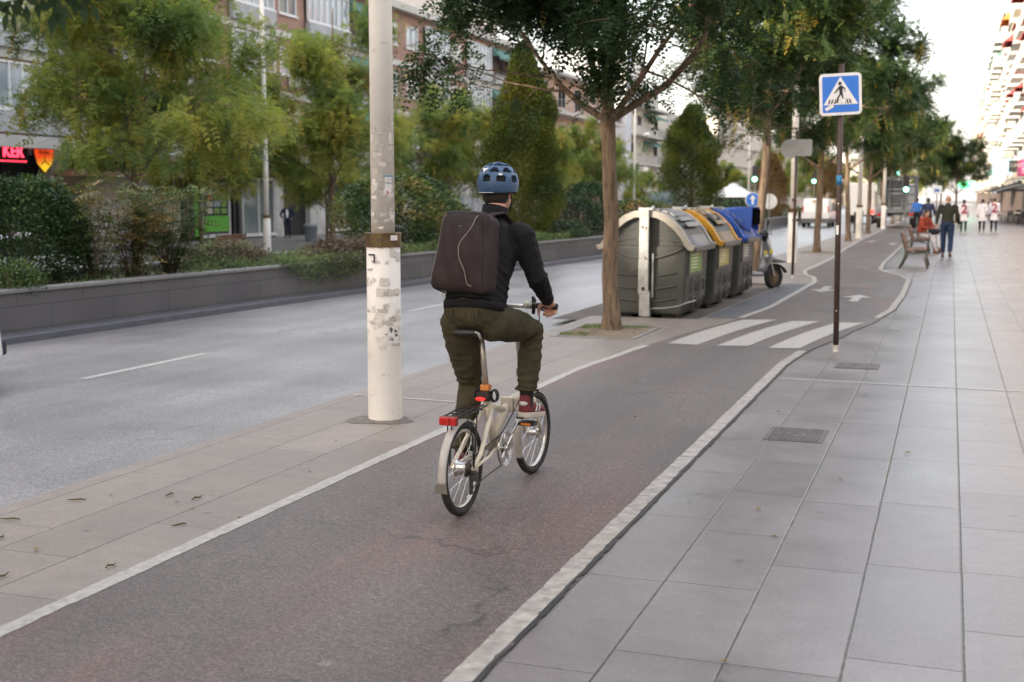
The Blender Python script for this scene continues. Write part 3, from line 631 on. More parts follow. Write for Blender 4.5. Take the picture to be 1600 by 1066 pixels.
def column_tree(loc, rad, h, label, seed, fmat=FOL_C, n=26000, L=.085, tb=.5, name='column_tree'):
    r = empty(name, loc, 0, label, 'tree')
    prof = lambda q: (math.sin(min(q / .25, 1) * 1.57) * .35 + .65) * (1 - max(q - .42, 0) ** 1.7 / .58 ** 1.7 * .88)
    wood = MB().tube([(0, 0, -.1), (0, 0, h * .5), (.03, 0, h * .93)], [.09, .06, .01], 8)
    rnd = random.Random(seed)
    for i in range(60):
        z = rnd.uniform(.15, .85) * h; a = rnd.uniform(0, 6.28); q = rad * .75 * prof(z / h)
        wood.tube([(0, 0, z), (math.cos(a) * q * .5, math.sin(a) * q * .5, z + q * .5), (math.cos(a) * q, math.sin(a) * q, z + q * 1.2)], [.02, .012, .004], 5, cap=False)
    wood.build('trunk', BARK, r)
    volume_leaves('crown', n, body(rad, h, .12, prof, .24, .5, seed), L, .55, fmat, seed, r, tb, .3, .7)
    return r
column_tree((-11.7, 33.6, .45), 1.05, 5.4, 'tall yellow green column shaped hornbeam behind the helmet of the cyclist', 3, n=75000, L=.075, tb=.33)
column_tree((-11.6, 57.5, .45), 1.42, 5.4, 'broad column shaped conifer behind the grey and yellow containers', 4, n=60000, L=.09, tb=.25)
column_tree((-10.9, 80, .45), 1.0, 3.9, 'brown dried out cypress between two round traffic signs', 5, FOL_BR, n=9000, L=.13, tb=.5)
column_tree((-9.5, 105, .45), 1.3, 4.2, 'brown dried out cypress behind the white van', 6, FOL_BR, n=8000, L=.15, tb=.4)
# planter with its shrubs
GRAN = brick('granite_cladding', (.115, .11, .115), (.14, .135, .135), (.06, .06, .06), 1.25, .30)
CAPM = mat('granite_cap', (.2, .2, .2), .6, .15, 5)
def planter(y0, y1, xf, label):
    r = empty('planter', (0, y0, 0), 0, label, 'planter')
    f = lambda y: -11.62 + .0445 * y if y < 36 else -10.02
    m = MB(); c = MB(); k_ = MB(); seg = [y0, min(36, y1), y1] if y0 < 36 < y1 else [y0, y1]
    for a, b in zip(seg, seg[1:]):
        fa, fb = f(a), f(b); a2, b2 = a - y0, b - y0
        for (xa, xb, z0, z1, t_, tgt) in ((fa, fb, -.2, .47, .22, m), (fa + .03, fb + .03, .47, .515, .28, c), (fa + .34, fb + .34, -.2, -.03, .339, k_)):
            tgt.add([(xa, a2, z0), (xb, b2, z0), (xb - t_, b2, z0), (xa - t_, a2, z0), (xa, a2, z1), (xb, b2, z1), (xb - t_, b2, z1), (xa - t_, a2, z1)], [(0, 1, 5, 4), (1, 2, 6, 5), (2, 3, 7, 6), (3, 0, 4, 7), (4, 5, 6, 7), (0, 3, 2, 1)])
    m.span((-13.6, 0, -.5), (-13.4, y1 - y0, .47)); c.span((-13.64, 0, .47), (-13.36, y1 - y0, .515))
    for yy in (0, y1 - y0 - .2): m.span((-13.4, yy, -.3), (f(y0 + yy) - .22, yy + .2, .45))
    m.build('wall', GRAN, r, bevel=0); c.build('coping', CAPM, r, bevel=.006)
    k_.build('plinth_kerb', mat('plinth_granite', (.10, .105, .125), .5, .15, 6), r, bevel=.01)
    MB().quad((-13.39, .2, .36), (f(y0) - .23, .2, .36), (f(y1) - .23, y1 - y0 - .2, .36), (-13.39, y1 - y0 - .2, .36)).build('soil_bed', SOIL, r)
    return r
planter(6, 92, 0, 'long low planter wall clad in dark grey granite between the two roads')
def blob_shrub(loc, rad, h, label, seed, n, L, fmat=FOL_D, tb=.4, tr=.3, W=.5, flat=1., name='shrub', lump=.2, leaflets=0, stems=7, group=None, pw=.5, ns=3., hlow=0.0):
    r = empty(name, loc, 0, label, 'shrub', group); rnd = random.Random(seed)
    prof = lambda q: max(math.sin(math.pi * (q * .86 + .12)), .05) ** pw
    w_ = MB()
    for i in range(stems):
        a = rnd.uniform(0, 6.28); q = rad * rnd.uniform(.3, .75); z = h * rnd.uniform(.5, .85)
        w_.tube([(rnd.uniform(-.06, .06), rnd.uniform(-.06, .06), -.1), (math.cos(a) * q * .4, math.sin(a) * q * .4, z * .45), (math.cos(a) * q, math.sin(a) * q, z)], [.018, .013, .005], 5, cap=False)
    w_.build('stems', BARK, r)
    o = volume_leaves('foliage', n, body(rad, h, hlow, prof, lump, .55, seed), L, W, fmat, seed, r, tb, tr, .3, leaflets, ns); o.scale = (1, flat, 1)
    return r
blob_shrub((-12.55, 14.0, .4), .95, 1.5, 'dense dark green clipped round hedge bush at the left edge', 1, 26000, .055, tb=.3, tr=.25, lump=.04, pw=.35, flat=1.2)
blob_shrub((-11.45, 12.6, .4), .45, .42, 'small low green bush under the round hedge by the wall', 12, 2500, .05, tb=.35, lump=.1)
blob_shrub((-11.95, 25.6, .4), 1.25, 1.75, 'large loose green bush with pinkish tips between the thick pole and the cyclist', 2, 15000, .085, tb=.5, tr=.45, lump=.25, pw=.45, flat=1.3)
blob_shrub((-12.3, 29.0, .4), .9, 1.15, 'smaller green bush just behind the large loose bush', 22, 6000, .09, tb=.45, tr=.4, lump=.25)
blob_shrub((-11.0, 21.3, .4), .75, .42, 'low purple brown shrub spilling toward the wall next to the thick pole', 3, 5000, .06, FOL_PU, tb=.4, tr=.5, flat=2.2)
blob_shrub((-11.9, 18.4, .4), .6, .45, 'low purple brown shrub below the slim white lamp post', 13, 3500, .06, FOL_PU, tb=.4, tr=.5, flat=1.5)
blob_shrub((-11.4, 37.2, .4), 1.3, 1.25, 'dark spreading juniper bush right of the column hornbeam', 4, 11000, .09, tb=.22, tr=.3, W=.25, lump=.3, flat=1.5)
blob_shrub((-11.3, 39.0, .4), 1.0, 1.75, 'taller dark juniper bush behind the spreading one', 41, 8000, .09, tb=.15, tr=.25, W=.3, lump=.25, flat=1.2)
blob_shrub((-10.9, 34.6, .4), .8, .55, 'feathery grey green juniper creeping over the wall top', 14, 5000, .1, tb=.5, tr=.2, W=.2, flat=2.)
blob_shrub((-11.3, 45.5, .4), 1.3, 1.15, 'loose bush with reddish flowers beside the nearest street trunk', 5, 8000, .1, tb=.6, tr=.6, lump=.3, flat=1.6)
blob_shrub((-11.0, 86, .4), 1.7, .7, 'low light green bush near the blue arrow sign', 6, 3000, .16, tb=.5, flat=2)
blob_shrub((-11.5, 70, .4), 1.5, 1.1, 'green bush in front of the white roofed kiosk', 7, 5000, .14, tb=.5, flat=2, lump=.3)
# open leafy shrubs (several stems, leaves in tiers)
def stem_shrub(loc, h, label, seed, nst, spr, tb, n=26, L=.23, extra_t=0, fmat=FOL_D):
    r = empty('leafy_shrub', loc, 0, label, 'shrub', 'open leafy shrubs in the planter'); rnd = random.Random(seed); w_ = MB(); P = []; D = []; T = []
    for i in range(nst):
        a = rnd.uniform(0, 6.28); q = spr * rnd.uniform(.3, 1); hh = h * rnd.uniform(.6, 1)
        pts = [V((rnd.uniform(-.06, .06), rnd.uniform(-.06, .06), -.05)), V((math.cos(a) * q * .35, math.sin(a) * q * .35, hh * .35)), V((math.cos(a) * q * .8, math.sin(a) * q * .8, hh * .72)), V((math.cos(a) * q, math.sin(a) * q, hh))]
        w_.tube(pts, [.014, .011, .008, .004], 6, cap=False)
        tint = tb + rnd.uniform(-.15, .25) + (extra_t if i % 3 == 0 else 0)
        for k in range(n):
            f = rnd.random() ** .75 * 2.7 + .3; j = min(int(f), 2); p = pts[j].lerp(pts[j + 1], f - j)
            b = rnd.uniform(0, 6.28); P.append(p + V((rnd.gauss(0, .05), rnd.gauss(0, .05), rnd.gauss(0, .04)))); D.append((math.cos(b), math.sin(b), rnd.uniform(-.2, .4))); T.append(tint + rnd.gauss(0, .08) + .12 * (f - 1.5))
    w_.build('stems', BARK, r); P = np.array([list(p) for p in P]); D = np.array(D)
    leaf_mesh('foliage', P, D, np.tile([0, 0, 1.], (len(P), 1)) + np.random.default_rng(seed).normal(0, .35, P.shape), np.array(T), L, .42, 4, fmat, r, seed=seed, droop=.3)
stem_shrub((-11.75, 14.75, .38), 1.62, 'shrub with yellowing upper leaves next to the round hedge', 5, 11, .75, .5, 60, extra_t=.25)
stem_shrub((-11.6, 15.35, .38), 1.55, 'dark stemmed shrub with reddish brown upper leaves', 6, 11, .6, .55, 52, fmat=FOL_D, extra_t=.4)
stem_shrub((-11.6, 16.35, .38), 1.66, 'glossy green shrub nearest the green shop front', 7, 12, .75, .45, 60)
# ground cover on the soil and trailing over the wall
rng = np.random.default_rng(3); n = 26000
y = rng.uniform(14.0, 34, n); f = -11.62 + .0445 * y; x = f - .1 - rng.random(n) ** 1.4 * 1.5
dens = (y > 17.2) | (rng.random(n) < .25)
z = .40 + rng.random(n) * (.09 + .20 * np.clip((y - 15.5) / 3, 0, 1)) + .05 * np.sin(x * 4 + y * 2)
ov = (y > 18.3) & (y < 21.6) & (rng.random(n) < .5); x = np.where(ov, f + rng.uniform(-.1, .2, n), x)
z = np.where(ov, .62 - rng.random(n) ** 1.3 * (.50 * np.sin(np.clip((y - 18.3) / 3.3, 0, 1) * math.pi) ** .5), z)
P = np.stack([x, y, z], 1)[dens]
o = leaf_mesh('ground_cover', P, rng.normal(0, .6, P.shape) + np.array([.2, 0, .5]), rng.normal(0, .5, P.shape) + np.array([.4, 0, .8]), np.clip(.45 + .3 * clump_noise(P, 2.5, 2) + rng.normal(0, .12, len(P)), 0, 1), .085, .3, 0, FOL_G, seed=2)
tag(o, 'green ground cover growing in the planter and trailing over its wall', 'ground cover', kind='stuff')
n = 2600; P = np.stack([rng.uniform(-4.42, -3.55, n), rng.uniform(14.0, 15.25, n), np.full(n, .01)], 1); m_ = (clump_noise(P, 4, 9) > -.1) & ((P[:, 0] < -4.08) | (P[:, 1] > 15.0)); P = P[m_]
o = leaf_mesh('pit_grass', P, rng.normal(0, .4, P.shape) + np.array([0, 0, 1.]), rng.normal(0, 1, P.shape), rng.uniform(.3, .75, len(P)), .035, .25, 0, FOL_G, seed=4)
tag(o, 'short grass and weeds growing in the tree pit', 'grass', kind='stuff')
def pit(x, y, first=False):
    r = empty('tree_pit', (x, y, 0), 0, 'square soil pit with pale stone edging around the nearest street tree' if first else 'soil pit around the sunlit trunk beyond the lamp post', 'tree pit')
    MB().quad((-.47, -.66, .006), (.47, -.66, .006), (.47, .66, .006), (-.47, .66, .006)).build('soil', mat('pit_soil', (.19, .15, .105), .95, .3, 9, bump=1, bscale=40), r)
    e = MB()
    for a, b in (((-.52, -.71), (.52, -.66)), ((-.52, .66), (.52, .71)), ((-.52, -.66), (-.47, .66)), ((.47, -.66), (.52, .66))): e.span((a[0], a[1], -.02), (b[0], b[1], .012))
    e.build('edging', STONE if False else CAPM, r)
for i in range(9):
    o = MB(); o.add([(-.02, 0, .012), (0, .009, .019), (.022, 0, .012), (0, -.009, .02), (0, 0, .014)], [(0, 4, 1), (1, 4, 2), (2, 4, 3), (3, 4, 0)]); rl = random.Random(i + 40)
    o = o.build('fallen_leaf', LEAFL, loc=(rl.uniform(-4.4, -3.5), rl.uniform(14.0, 15.2), 0), rz=rl.uniform(0, 6)); o.scale = (1.5,) * 3; tag(o, 'dry leaf lying on the soil of the tree pit', 'leaf', 'dry leaves in the tree pit')
pit(-3.97, 14.6, True); pit(-3.84, 38.7)
# blue palm
r = empty('palm', (-11.7, 51.5, .4), 0, 'blue grey fan palm with spiky fronds behind the grey container', 'palm')
MB().tube([(0, 0, -.1), (0, 0, .35)], [.18, .14], 10).build('trunk', BARK, r)
rng = np.random.default_rng(8); P = []; D = []
for i in range(46):
    a = rng.uniform(0, 6.28); e = rng.uniform(-.1, 1.3); d = np.array([math.cos(a) * math.cos(e), math.sin(a) * math.cos(e), math.sin(e)]); c0 = np.array([0, 0, .35]) + d * rng.uniform(.5, .95)
    s1 = np.cross(d, [0, 0, 1.]); s1 /= np.linalg.norm(s1) + 1e-6
    for k in range(15):
        q = (k - 7) / 7 * 1.25; P.append(c0); D.append(d * math.cos(q) + s1 * math.sin(q) + rng.normal(0, .05, 3))
P = np.array(P); leaf_mesh('fronds', P, np.array(D), rng.normal(0, .3, P.shape) + np.array([0, 0, 1]), rng.uniform(0, 1, len(P)), .62, .06, 0, FOL_BL, r, seed=8)
# ================================================================ people
SKIN = mat('skin', (.45, .26, .19), .5, .08, 20)
HAIRM = mat('dark_hair', (.02, .014, .01), .6, .3, 60)
def cloth(name, col, rough=.85, b=.35): return mat(name, col, rough, .18, 9, bump=b, bscale=220, spec=.25)
def head_mb(mb, c, face, s=1., n=20):
    """head with skull, jaw, nose, lips, ears; c centre, face = looking direction"""
    f = V(face).normalized(); u = V((0, 0, 1)); u = (u - f * u.dot(f)).normalized(); r = f.cross(u)
    M = Matrix((r, f, u)).transposed(); c = V(c)
    mb.ell(c + M @ V((0, -.008, .025)) * s, (.074 * s, .094 * s, .088 * s), n, 14, M)
    mb.ell(c + M @ V((0, .022, -.035)) * s, (.057 * s, .066 * s, .078 * s), n, 12, M)
    mb.ell(c + M @ V((0, .055, -.085)) * s, (.028 * s, .025 * s, .022 * s), 12, 8, M)
    mb.ell(c + M @ V((0, .094, -.018)) * s, (.012 * s, .016 * s, .026 * s), 10, 8, M)
    mb.ell(c + M @ V((0, .102, -.034)) * s, (.016 * s, .014 * s, .010 * s), 10, 8, M)
    mb.ell(c + M @ V((0, .084, -.062)) * s, (.022 * s, .010 * s, .007 * s), 10, 8, M)
    for k in (-1, 1):
        mb.ell(c + M @ V((k * .074, -.004, -.012)) * s, (.009 * s, .020 * s, .031 * s), 10, 8, M)
        mb.ell(c + M @ V((k * .030, .074, .022)) * s, (.018 * s, .012 * s, .006 * s), 10, 6, M)
    return M
def hand_mb(mb, wr, d, pn, th, curl=(25, 30, 20), s=1., spread=.1):
    """wrist, finger direction, palm normal, thumb side (+1/-1 along d x pn); 4 bent fingers + thumb"""
    d = V(d).normalized(); pn = V(pn); pn = (pn - d * pn.dot(d)).normalized(); sd = d.cross(pn).normalized() * th; wr = V(wr)
    kn = wr + d * .088 * s
    mb.limb([(wr - d * .02, .026 * s, .019 * s), (wr + d * .02 * s, .032 * s, .017 * s), (wr + d * .055 * s, .039 * s, .016 * s), (kn, .040 * s, .013 * s)], side=sd, n=12)
    for i, (o, L) in enumerate(((.030, .076), (.010, .086), (-.010, .079), (-.030, .061))):
        p = wr + d * (.083 - .004 * abs(i - 1)) * s + sd * o * s; dd = (d + sd * (o * spread * 10)).normalized(); ang = 0; pts = [(p, .0095 * s)]
        for k, fr in enumerate((.44, .31, .25)):
            ang += R_(curl[k]); q = dd * math.cos(ang) + pn * math.sin(ang); p = p + q * L * fr * s; pts.append((p, (.0088, .0082, .0068)[k] * s))
        mb.limb(pts, side=sd, n=8)
    p = wr + d * .022 * s + sd * .030 * s + pn * .004 * s
    q1 = (sd * .75 + d * .6 + pn * .35).normalized(); q2 = (d * .85 + sd * .25 + pn * .5).normalized(); q3 = (d * .8 + pn * .6).normalized()
    mb.limb([(p, .014 * s), (p + q1 * .038 * s, .0115 * s), (p + (q1 * .038 + q2 * .030) * s, .010 * s), (p + (q1 * .038 + q2 * .030 + q3 * .022) * s, .0078 * s)], side=pn, n=8)
def shoe(name, an, toe, m1, m2, parent, vox=None, s=1.):
    an, toe = V(an), V(toe); f = (toe - an); f.z = 0; f.normalize(); f2 = (V(toe) - V(an)); sd = f.cross(V((0, 0, 1))).normalized()
    # an = ankle point above heel, toe = tip of the shoe at sole height
    L = f2.length; heel = an + V((0, 0, -.075 * s)) - f * .05 * s
    ax = (toe - heel).normalized(); up = sd.cross(ax).normalized()
    if up.z < 0: up = -up
    Ls = (toe - heel).length; mb = MB()
    mb.limb([(heel + ax * .03 + up * .035, .036, .042), (heel + ax * Ls * .3 + up * .04, .036, .046), (heel + ax * Ls * .6 + up * .030, .042, .034), (heel + ax * Ls * .85 + up * .022, .040, .026), (heel + ax * (Ls - .02) + up * .018, .030, .018)], side=sd, n=16)
    mb.limb([(an + V((0, 0, .02)), .037, .043), (an + V((0, 0, -.05)), .036, .046)], side=sd, n=14)
    o = mb.build(name, m1, parent, vox=vox or .006)
    so = MB(); pr = []
    for i in range(13):
        f_ = i / 12; w_ = (.034 + .014 * math.sin(math.pi * min(f_ * 1.1, 1)) ** .8) if 0 < i < 12 else .018; pr.append((f_, w_))
    top = [heel + ax * Ls * f_ - up * .0 + sd * w_ for f_, w_ in pr] + [heel + ax * Ls * f_ - sd * w_ for f_, w_ in reversed(pr)]
    n = len(top); so.add([p - up * .012 for p in top] + [p + up * .016 for p in top], [tuple(range(n)), tuple(reversed(range(n, 2 * n)))] + [(i, (i + 1) % n, (i + 1) % n + n, i + n) for i in range(n)])
    so.build('sole', m2, o, bevel=.004)
    return o, sd, ax, up, heel, Ls
def person(name, J, label, group=None, loc=(0, 0, 0), rz=0, top=None, bottom=None, shoes=(None, None), hair=None, hl=0, vox=.011, coat=0, face=(0, 1, 0), s=1., wr=.012, skin=None, hands='relax', hem=None, longhair=False, grip=None, tcurve=1., eyes=False, female=False):
    """J: joints hip/knee/ankle/toe l,r; pelvis, waist, chest, neck, head; shoulder/elbow/wrist l,r"""
    root = empty(name, loc, rz, label, 'person', group, s); g = {k: V(v_) for k, v_ in J.items()}; sk = skin or SKIN
    sx = (g['shr'] - g['shl']); sx.normalize(); hx = (g['hipr'] - g['hipl']); hx.normalize()
    fw = .94 if female else 1.
    b = MB()
    pel, wa, ch, nk = g['pelvis'], g['waist'], g['chest'], g['neck']
    b.limb([(pel, .14, .095), (wa, .128 * fw, .10), (ch, .150 * fw, .115), (ch.lerp(nk, .55), .135, .09), (ch.lerp(nk, .8), .08, .065)], side=sx, n=20, e0=.5)
    b.limb([(ch.lerp(nk, .6), .062, .062), (nk, .056, .058), (nk.lerp(g['head'], .7), .054, .058)], side=sx)
    M = head_mb(b, g['head'], face)
    for sd in 'lr':
        sh, el, w_ = g['sh' + sd], g['el' + sd], g['wr' + sd]
        b.limb([(sh, .054), (sh.lerp(el, .5), .045), (el, .037), (el.lerp(w_, .3), .038), (el.lerp(w_, .75), .028), (w_, .025)])
        hi, kn, an = g['hip' + sd], g['kn' + sd], g['an' + sd]
        b.limb([(hi, .078), (hi.lerp(kn, .35), .074), (kn, .052), (kn.lerp(an, .3), .052), (kn.lerp(an, .8), .034), (an, .032)])
        hd = (w_ - el).normalized()
        if grip and sd in grip: d_, pn, th, cu = grip[sd]
        else: d_, pn, th, cu = hd, V((1 if sd == 'l' else -1, 0, 0)) if abs(hd.x) < .7 else V((0, 0, -1)), (1 if sd == 'l' else -1), (28, 32, 22)
        hand_mb(b, w_, d_, pn, th, cu)
        f = g['toe' + sd] - an; f.z = 0; f.normalize(); b.limb([(an + V((0, 0, -.04)), .03), (an + f * .12 + V((0, 0, -.06)), .028)])
    body_o = b.build('body', sk, root, vox=vox)
    if eyes:
        for k in (-1, 1): MB().ell(g['head'] + M @ V((k * .030, .078, .010)), .009, 8, 6).build('eye', BLACK, root)
    # trousers
    t = MB(); w2 = .018
    t.limb([(pel - (wa - pel) * .3, .15, .12), (pel, .168, .132), (pel.lerp(wa, .55), .155, .118)], side=hx, n=22, e0=.6)
    for sd in 'lr':
        hi, kn, an = g['hip' + sd], g['kn' + sd], g['an' + sd]; en = an + (kn - an).normalized() * .055
        t.limb([(hi, .106), (hi.lerp(kn, .3), .100), (hi.lerp(kn, .7), .082), (kn, .074 * tcurve), (kn.lerp(an, .4), .072 * tcurve), (kn.lerp(an, .75), .064 * tcurve), (en, .060 * tcurve)], e1=.25)
    to = t.build('trousers', bottom, root, vox=max(vox * .8, .007)); clouds(to, wr * 1.1, .055, 'fold')
    # jacket or coat
    j = MB(); up = (ch - wa).normalized(); hemz = pel.lerp(wa, .15) if hem is None else V(hem)
    st = [(hemz, .172 if not coat else .19, .134 if not coat else .15), (pel.lerp(wa, .6), .170, .136), (wa.lerp(ch, .3), .166, .135), (wa.lerp(ch, .75), .178 * fw, .14), (ch, .182 * fw, .138), (ch.lerp(nk, .45), .155, .112), (ch.lerp(nk, .75), .095, .085), (nk, .070, .072)]
    if coat: st = [(pel + V((0, 0, -coat)), .20, .17), (pel + V((0, 0, -coat * .5)), .185, .155)] + st[1:]
    j.limb(st, side=sx, n=24, e0=.2)
    for sd in 'lr':
        sh, el, w_ = g['sh' + sd], g['el' + sd], g['wr' + sd]; en = w_ + (el - w_).normalized() * .02
        j.ell(sh.lerp(nk, .10) + V((0, 0, -.012)), (.083, .078, .072)); j.limb([(sh, .074), (sh.lerp(el, .45), .064), (el, .056), (el.lerp(w_, .35), .052), (el.lerp(w_, .8), .040), (en, .035)], e1=.3)
    jo = j.build('coat' if coat else 'jacket', top, root, vox=max(vox * .8, .007)); clouds(jo, wr, .07, 'fold')
    if shoes[0]:
        for sd in 'lr': shoe('shoe', g['an' + sd], g['toe' + sd], shoes[0], shoes[1], root, vox=max(.006, vox * .7))
    if hair:
        h = MB(); c = g['head']
        h.ell(c + M @ V((0, -.018, .036)), (.083, .096, .088), 20, 12, M)
        h.ell(c + M @ V((0, -.035, -.02)), (.076, .074, .075), 16, 10, M)
        if longhair: h.limb([(c + M @ V((0, -.06, 0)), .07, .05), (c + M @ V((0, -.085, -.13)), .065, .04), (c + M @ V((0, -.08, -.26)), .04, .025)], side=M @ V((1, 0, 0)))
        h.build('hair', hair, root, vox=.010); 
    return root, g, M
def standing(h=1.72, stride=.2, lean=.03, swing=.15, side=.0, armout=.05):
    """walking joints facing +Y, feet on z=0"""
    k = h / 1.72
    J = dict(pelvis=(0, 0, .93), waist=(0, lean * .3, 1.08), chest=(0, lean, 1.30), neck=(0, lean + .01, 1.47), head=(0, lean + .035, 1.60),
             hipl=(-.09, 0, .90), hipr=(.09, 0, .90), knl=(-.10, stride * .5 + .03, .48), anl=(-.10, stride, .085), toel=(-.115, stride + .19, .015),
             knr=(.10, -stride * .2 + .05, .48), anr=(.10, -stride * .9, .12), toer=(.115, -stride * .9 + .17, .02),
             shl=(-.185, lean, 1.405), shr=(.185, lean, 1.405), ell=(-.22 - armout, lean - swing * .4, 1.13), elr=(.22 + armout, lean + swing * .3 - .03, 1.13),
             wrl=(-.235 - armout, -swing + .05 + lean, .89), wrr=(.235 + armout, swing + .08 + lean, .91))
    return {a: (b[0] * k, b[1] * k, b[2] * k) for a, b in J.items()}
def crease(o, segs, amp, lam=.045, seed=0):
    """bake the cloth and press folds into it: slanting creases round each limb, deep at the joints"""
    dg = bpy.context.evaluated_depsgraph_get(); me = bpy.data.meshes.new_from_object(o.evaluated_get(dg)); o.modifiers.clear(); nm = o.data.name; o.data = me; me.name = nm
    n = len(me.vertices); P = np.empty(n * 3, np.float32); me.vertices.foreach_get('co', P); P = P.reshape(-1, 3).astype(float); Nn = np.empty(n * 3, np.float32); me.vertices.foreach_get('normal', Nn); Nn = Nn.reshape(-1, 3)
    best = np.full(n, 9.); D = np.zeros(n)
    for i, (a, b, m0, m1, mm) in enumerate(segs):      # fold strength at start, end, middle
        a = np.array(a); b = np.array(b); ab = b - a; L = np.linalg.norm(ab); ax = ab / L; t = np.clip((P - a) @ ax / L, -.15, 1.15); q = a + t[:, None] * ab; r = P - q; dist = np.linalg.norm(r, axis=1)
        u = np.cross(ax, [0.3, 1, .2]); u /= np.linalg.norm(u); w_ = np.cross(ax, u); ph = np.arctan2(r @ w_, r @ u); s_ = t * L
        nz = clump_n(P, 9., seed + i) * .9; k = 2 * np.pi * s_ / lam + 2.4 * np.sin(ph + i) + 1.1 * np.sin(2 * ph + 2 * i) + 4.2 * nz
        wv = (1 - np.abs(np.sin(k / 2))) ** 1.6 - .4; loc = .5 + .9 * clump_n(P, 6., seed + 9 + i); tc = np.clip(t, 0, 1)
        m = np.where(tc < .5, m0 + (mm - m0) * tc * 2, mm + (m1 - mm) * (tc * 2 - 1)) * np.clip(loc, 0, 1.3)
        sel = dist < best; D = np.where(sel, wv * m, D); best = np.where(sel, dist, best)
    P2 = P + Nn * (D * amp)[:, None]; me.vertices.foreach_set('co', P2.astype(np.float32).ravel()); me.update()
def clump_n(P, sc, seed):
    rng = np.random.default_rng(seed); ph = rng.uniform(0, 6.3, 7); fr = rng.normal(0, 1, (7, 3)) * sc
    return sum(np.sin(P @ fr[i] + ph[i]) for i in range(7)) / 4.
def crease_person(root, g, amp=1., lam=.05):
    for o in root.children:
        if o.name.startswith('trousers'):
            crease(o, [(g['hip' + s_], g['kn' + s_], .7, 1., .3) for s_ in 'lr'] + [(g['kn' + s_], g['an' + s_], .9, 1.2, .3) for s_ in 'lr'] + [(g['pelvis'] - V((.1, 0, 0)), g['pelvis'] + V((.1, 0, 0)), .5, .5, .4)], .009 * amp, lam, 3)
        if o.name.startswith('jacket'):
            crease(o, [(g['sh' + s_], g['el' + s_], .6, 1.2, .5) for s_ in 'lr'] + [(g['el' + s_], g['wr' + s_], 1.2, 1., .7) for s_ in 'lr'] + [(g['pelvis'], g['neck'], 1.1, .3, .6)], .011 * amp, lam * 1.1, 5)
# ---------------------------------------------------------------- the cyclist, in the frame of the bicycle
BO = (-2.353, 5.785, .004); BA = -math.atan2(.034, 1.048)
J = dict(pelvis=(0, .17, 1.04), waist=(0, .21, 1.17), chest=(0, .33, 1.37), neck=(0, .45, 1.555), head=(.0, .515, 1.685),
         hipl=(-.095, .19, 1.005), hipr=(.095, .19, 1.005), knl=(-.135, .43, .62), anl=(-.125, .27, .235), toel=(-.135, .47, .125),
         knr=(.165, .60, .925), anr=(.15, .545, .53), toer=(.165, .755, .425),
         shl=(-.185, .385, 1.455), shr=(.185, .385, 1.455), ell=(-.27, .40, 1.22), elr=(.27, .40, 1.22), wrl=(-.255, .61, 1.085), wrr=(.255, .61, 1.085))
TROU = cloth('olive_cotton', (.052, .046, .025), .9); JACK = cloth('black_jacket', (.0055, .0055, .0068), .8, .2)
MAROON = mat('maroon_suede', (.13, .018, .02), .75, .2, 30); SOLE = mat('cream_rubber_sole', (.50, .45, .38), .6, .1)
gr = {'r': (V((-.05, .80, -.6)), V((0, -.6, -.8)), 1, (62, 75, 45)), 'l': (V((.05, .80, -.6)), V((0, -.6, -.8)), -1, (62, 75, 45))}
cy, g, HM = person('person', J, 'cyclist in black jacket, olive trousers and blue helmet riding the folding bicycle', loc=BO, rz=BA, top=JACK, bottom=TROU,
                   shoes=(None, None), hair=HAIRM, vox=.0048, face=(.12, 1, -.04), wr=.014, grip=gr, tcurve=.93, hem=(0, .176, 1.085), skin=mat('fair_skin', (.55, .30, .21), .5, .1, 25))
crease_person(cy, g)
for x_, s_ in ((-.095, 1), (.085, 1)):          # back pocket welts and the seat seam
    MB().tube([(x_ - .055, .058, 1.02), (x_, .045, 1.005), (x_ + .05, .052, .99)], .0022, 5).build('pocket_welt', mat('seam_olive', (.03, .027, .015), .9), cy)
def sneaker(an, toe):
    o, sd, ax, up, heel, Ls = shoe('shoe', an, toe, MAROON, SOLE, cy, vox=.0042)
    WL = mat('white_leather', (.55, .53, .50), .6)
    for k in (-1, 1):                      # side stripes
        for q in (.36, .5):
            a = heel + ax * Ls * q + sd * k * .037 + up * .022; b_ = heel + ax * Ls * (q + .1) + sd * k * .030 + up * .062
            MB().tube([a, a.lerp(b_, .5) + sd * k * .004, b_], [.008, .007, .006], 6, rb=[.005] * 3).build('stripe', WL, o)
    MB().ell(heel + up * .066 + ax * .012, (.026, .020, .016), 12, 8).build('heel_tab', WL, o, smooth=True)
    MB().tube([heel + ax * (Ls * .42) + up * .066, heel + ax * (Ls * .62) + up * .052], [.02, .018], 8, rb=[.008, .006]).build('laces', WL, o)
for sd in 'lr':
    sneaker(g['an' + sd], g['toe' + sd])
    a = g['an' + sd]; k = (g['kn' + sd] - a).normalized()
    MB().limb([(a + V((0, 0, -.03)), .037), (a + k * .09, .040)], n=14).build('sock', mat('black_sock', (.012, .012, .013), .95), cy, smooth=True)
    t_ = a + k * .062; MB().tube([t_ - k * .006, t_ + k * .008], [.068, .067], 20, cap=False).build('trouser_cuff', TROU, cy, smooth=True, solid=.004)
# trouser details: belt loops, back pocket seams, yoke
PEL = g['pelvis']; mb = MB()
for x in (-.075, .0, .07):
    mb.box((x, PEL.y - .128, 1.055), (.010, .008, .045), Matrix.Rotation(R_(-12), 3, 'X'))
mb.build('belt_loop', TROU, cy)
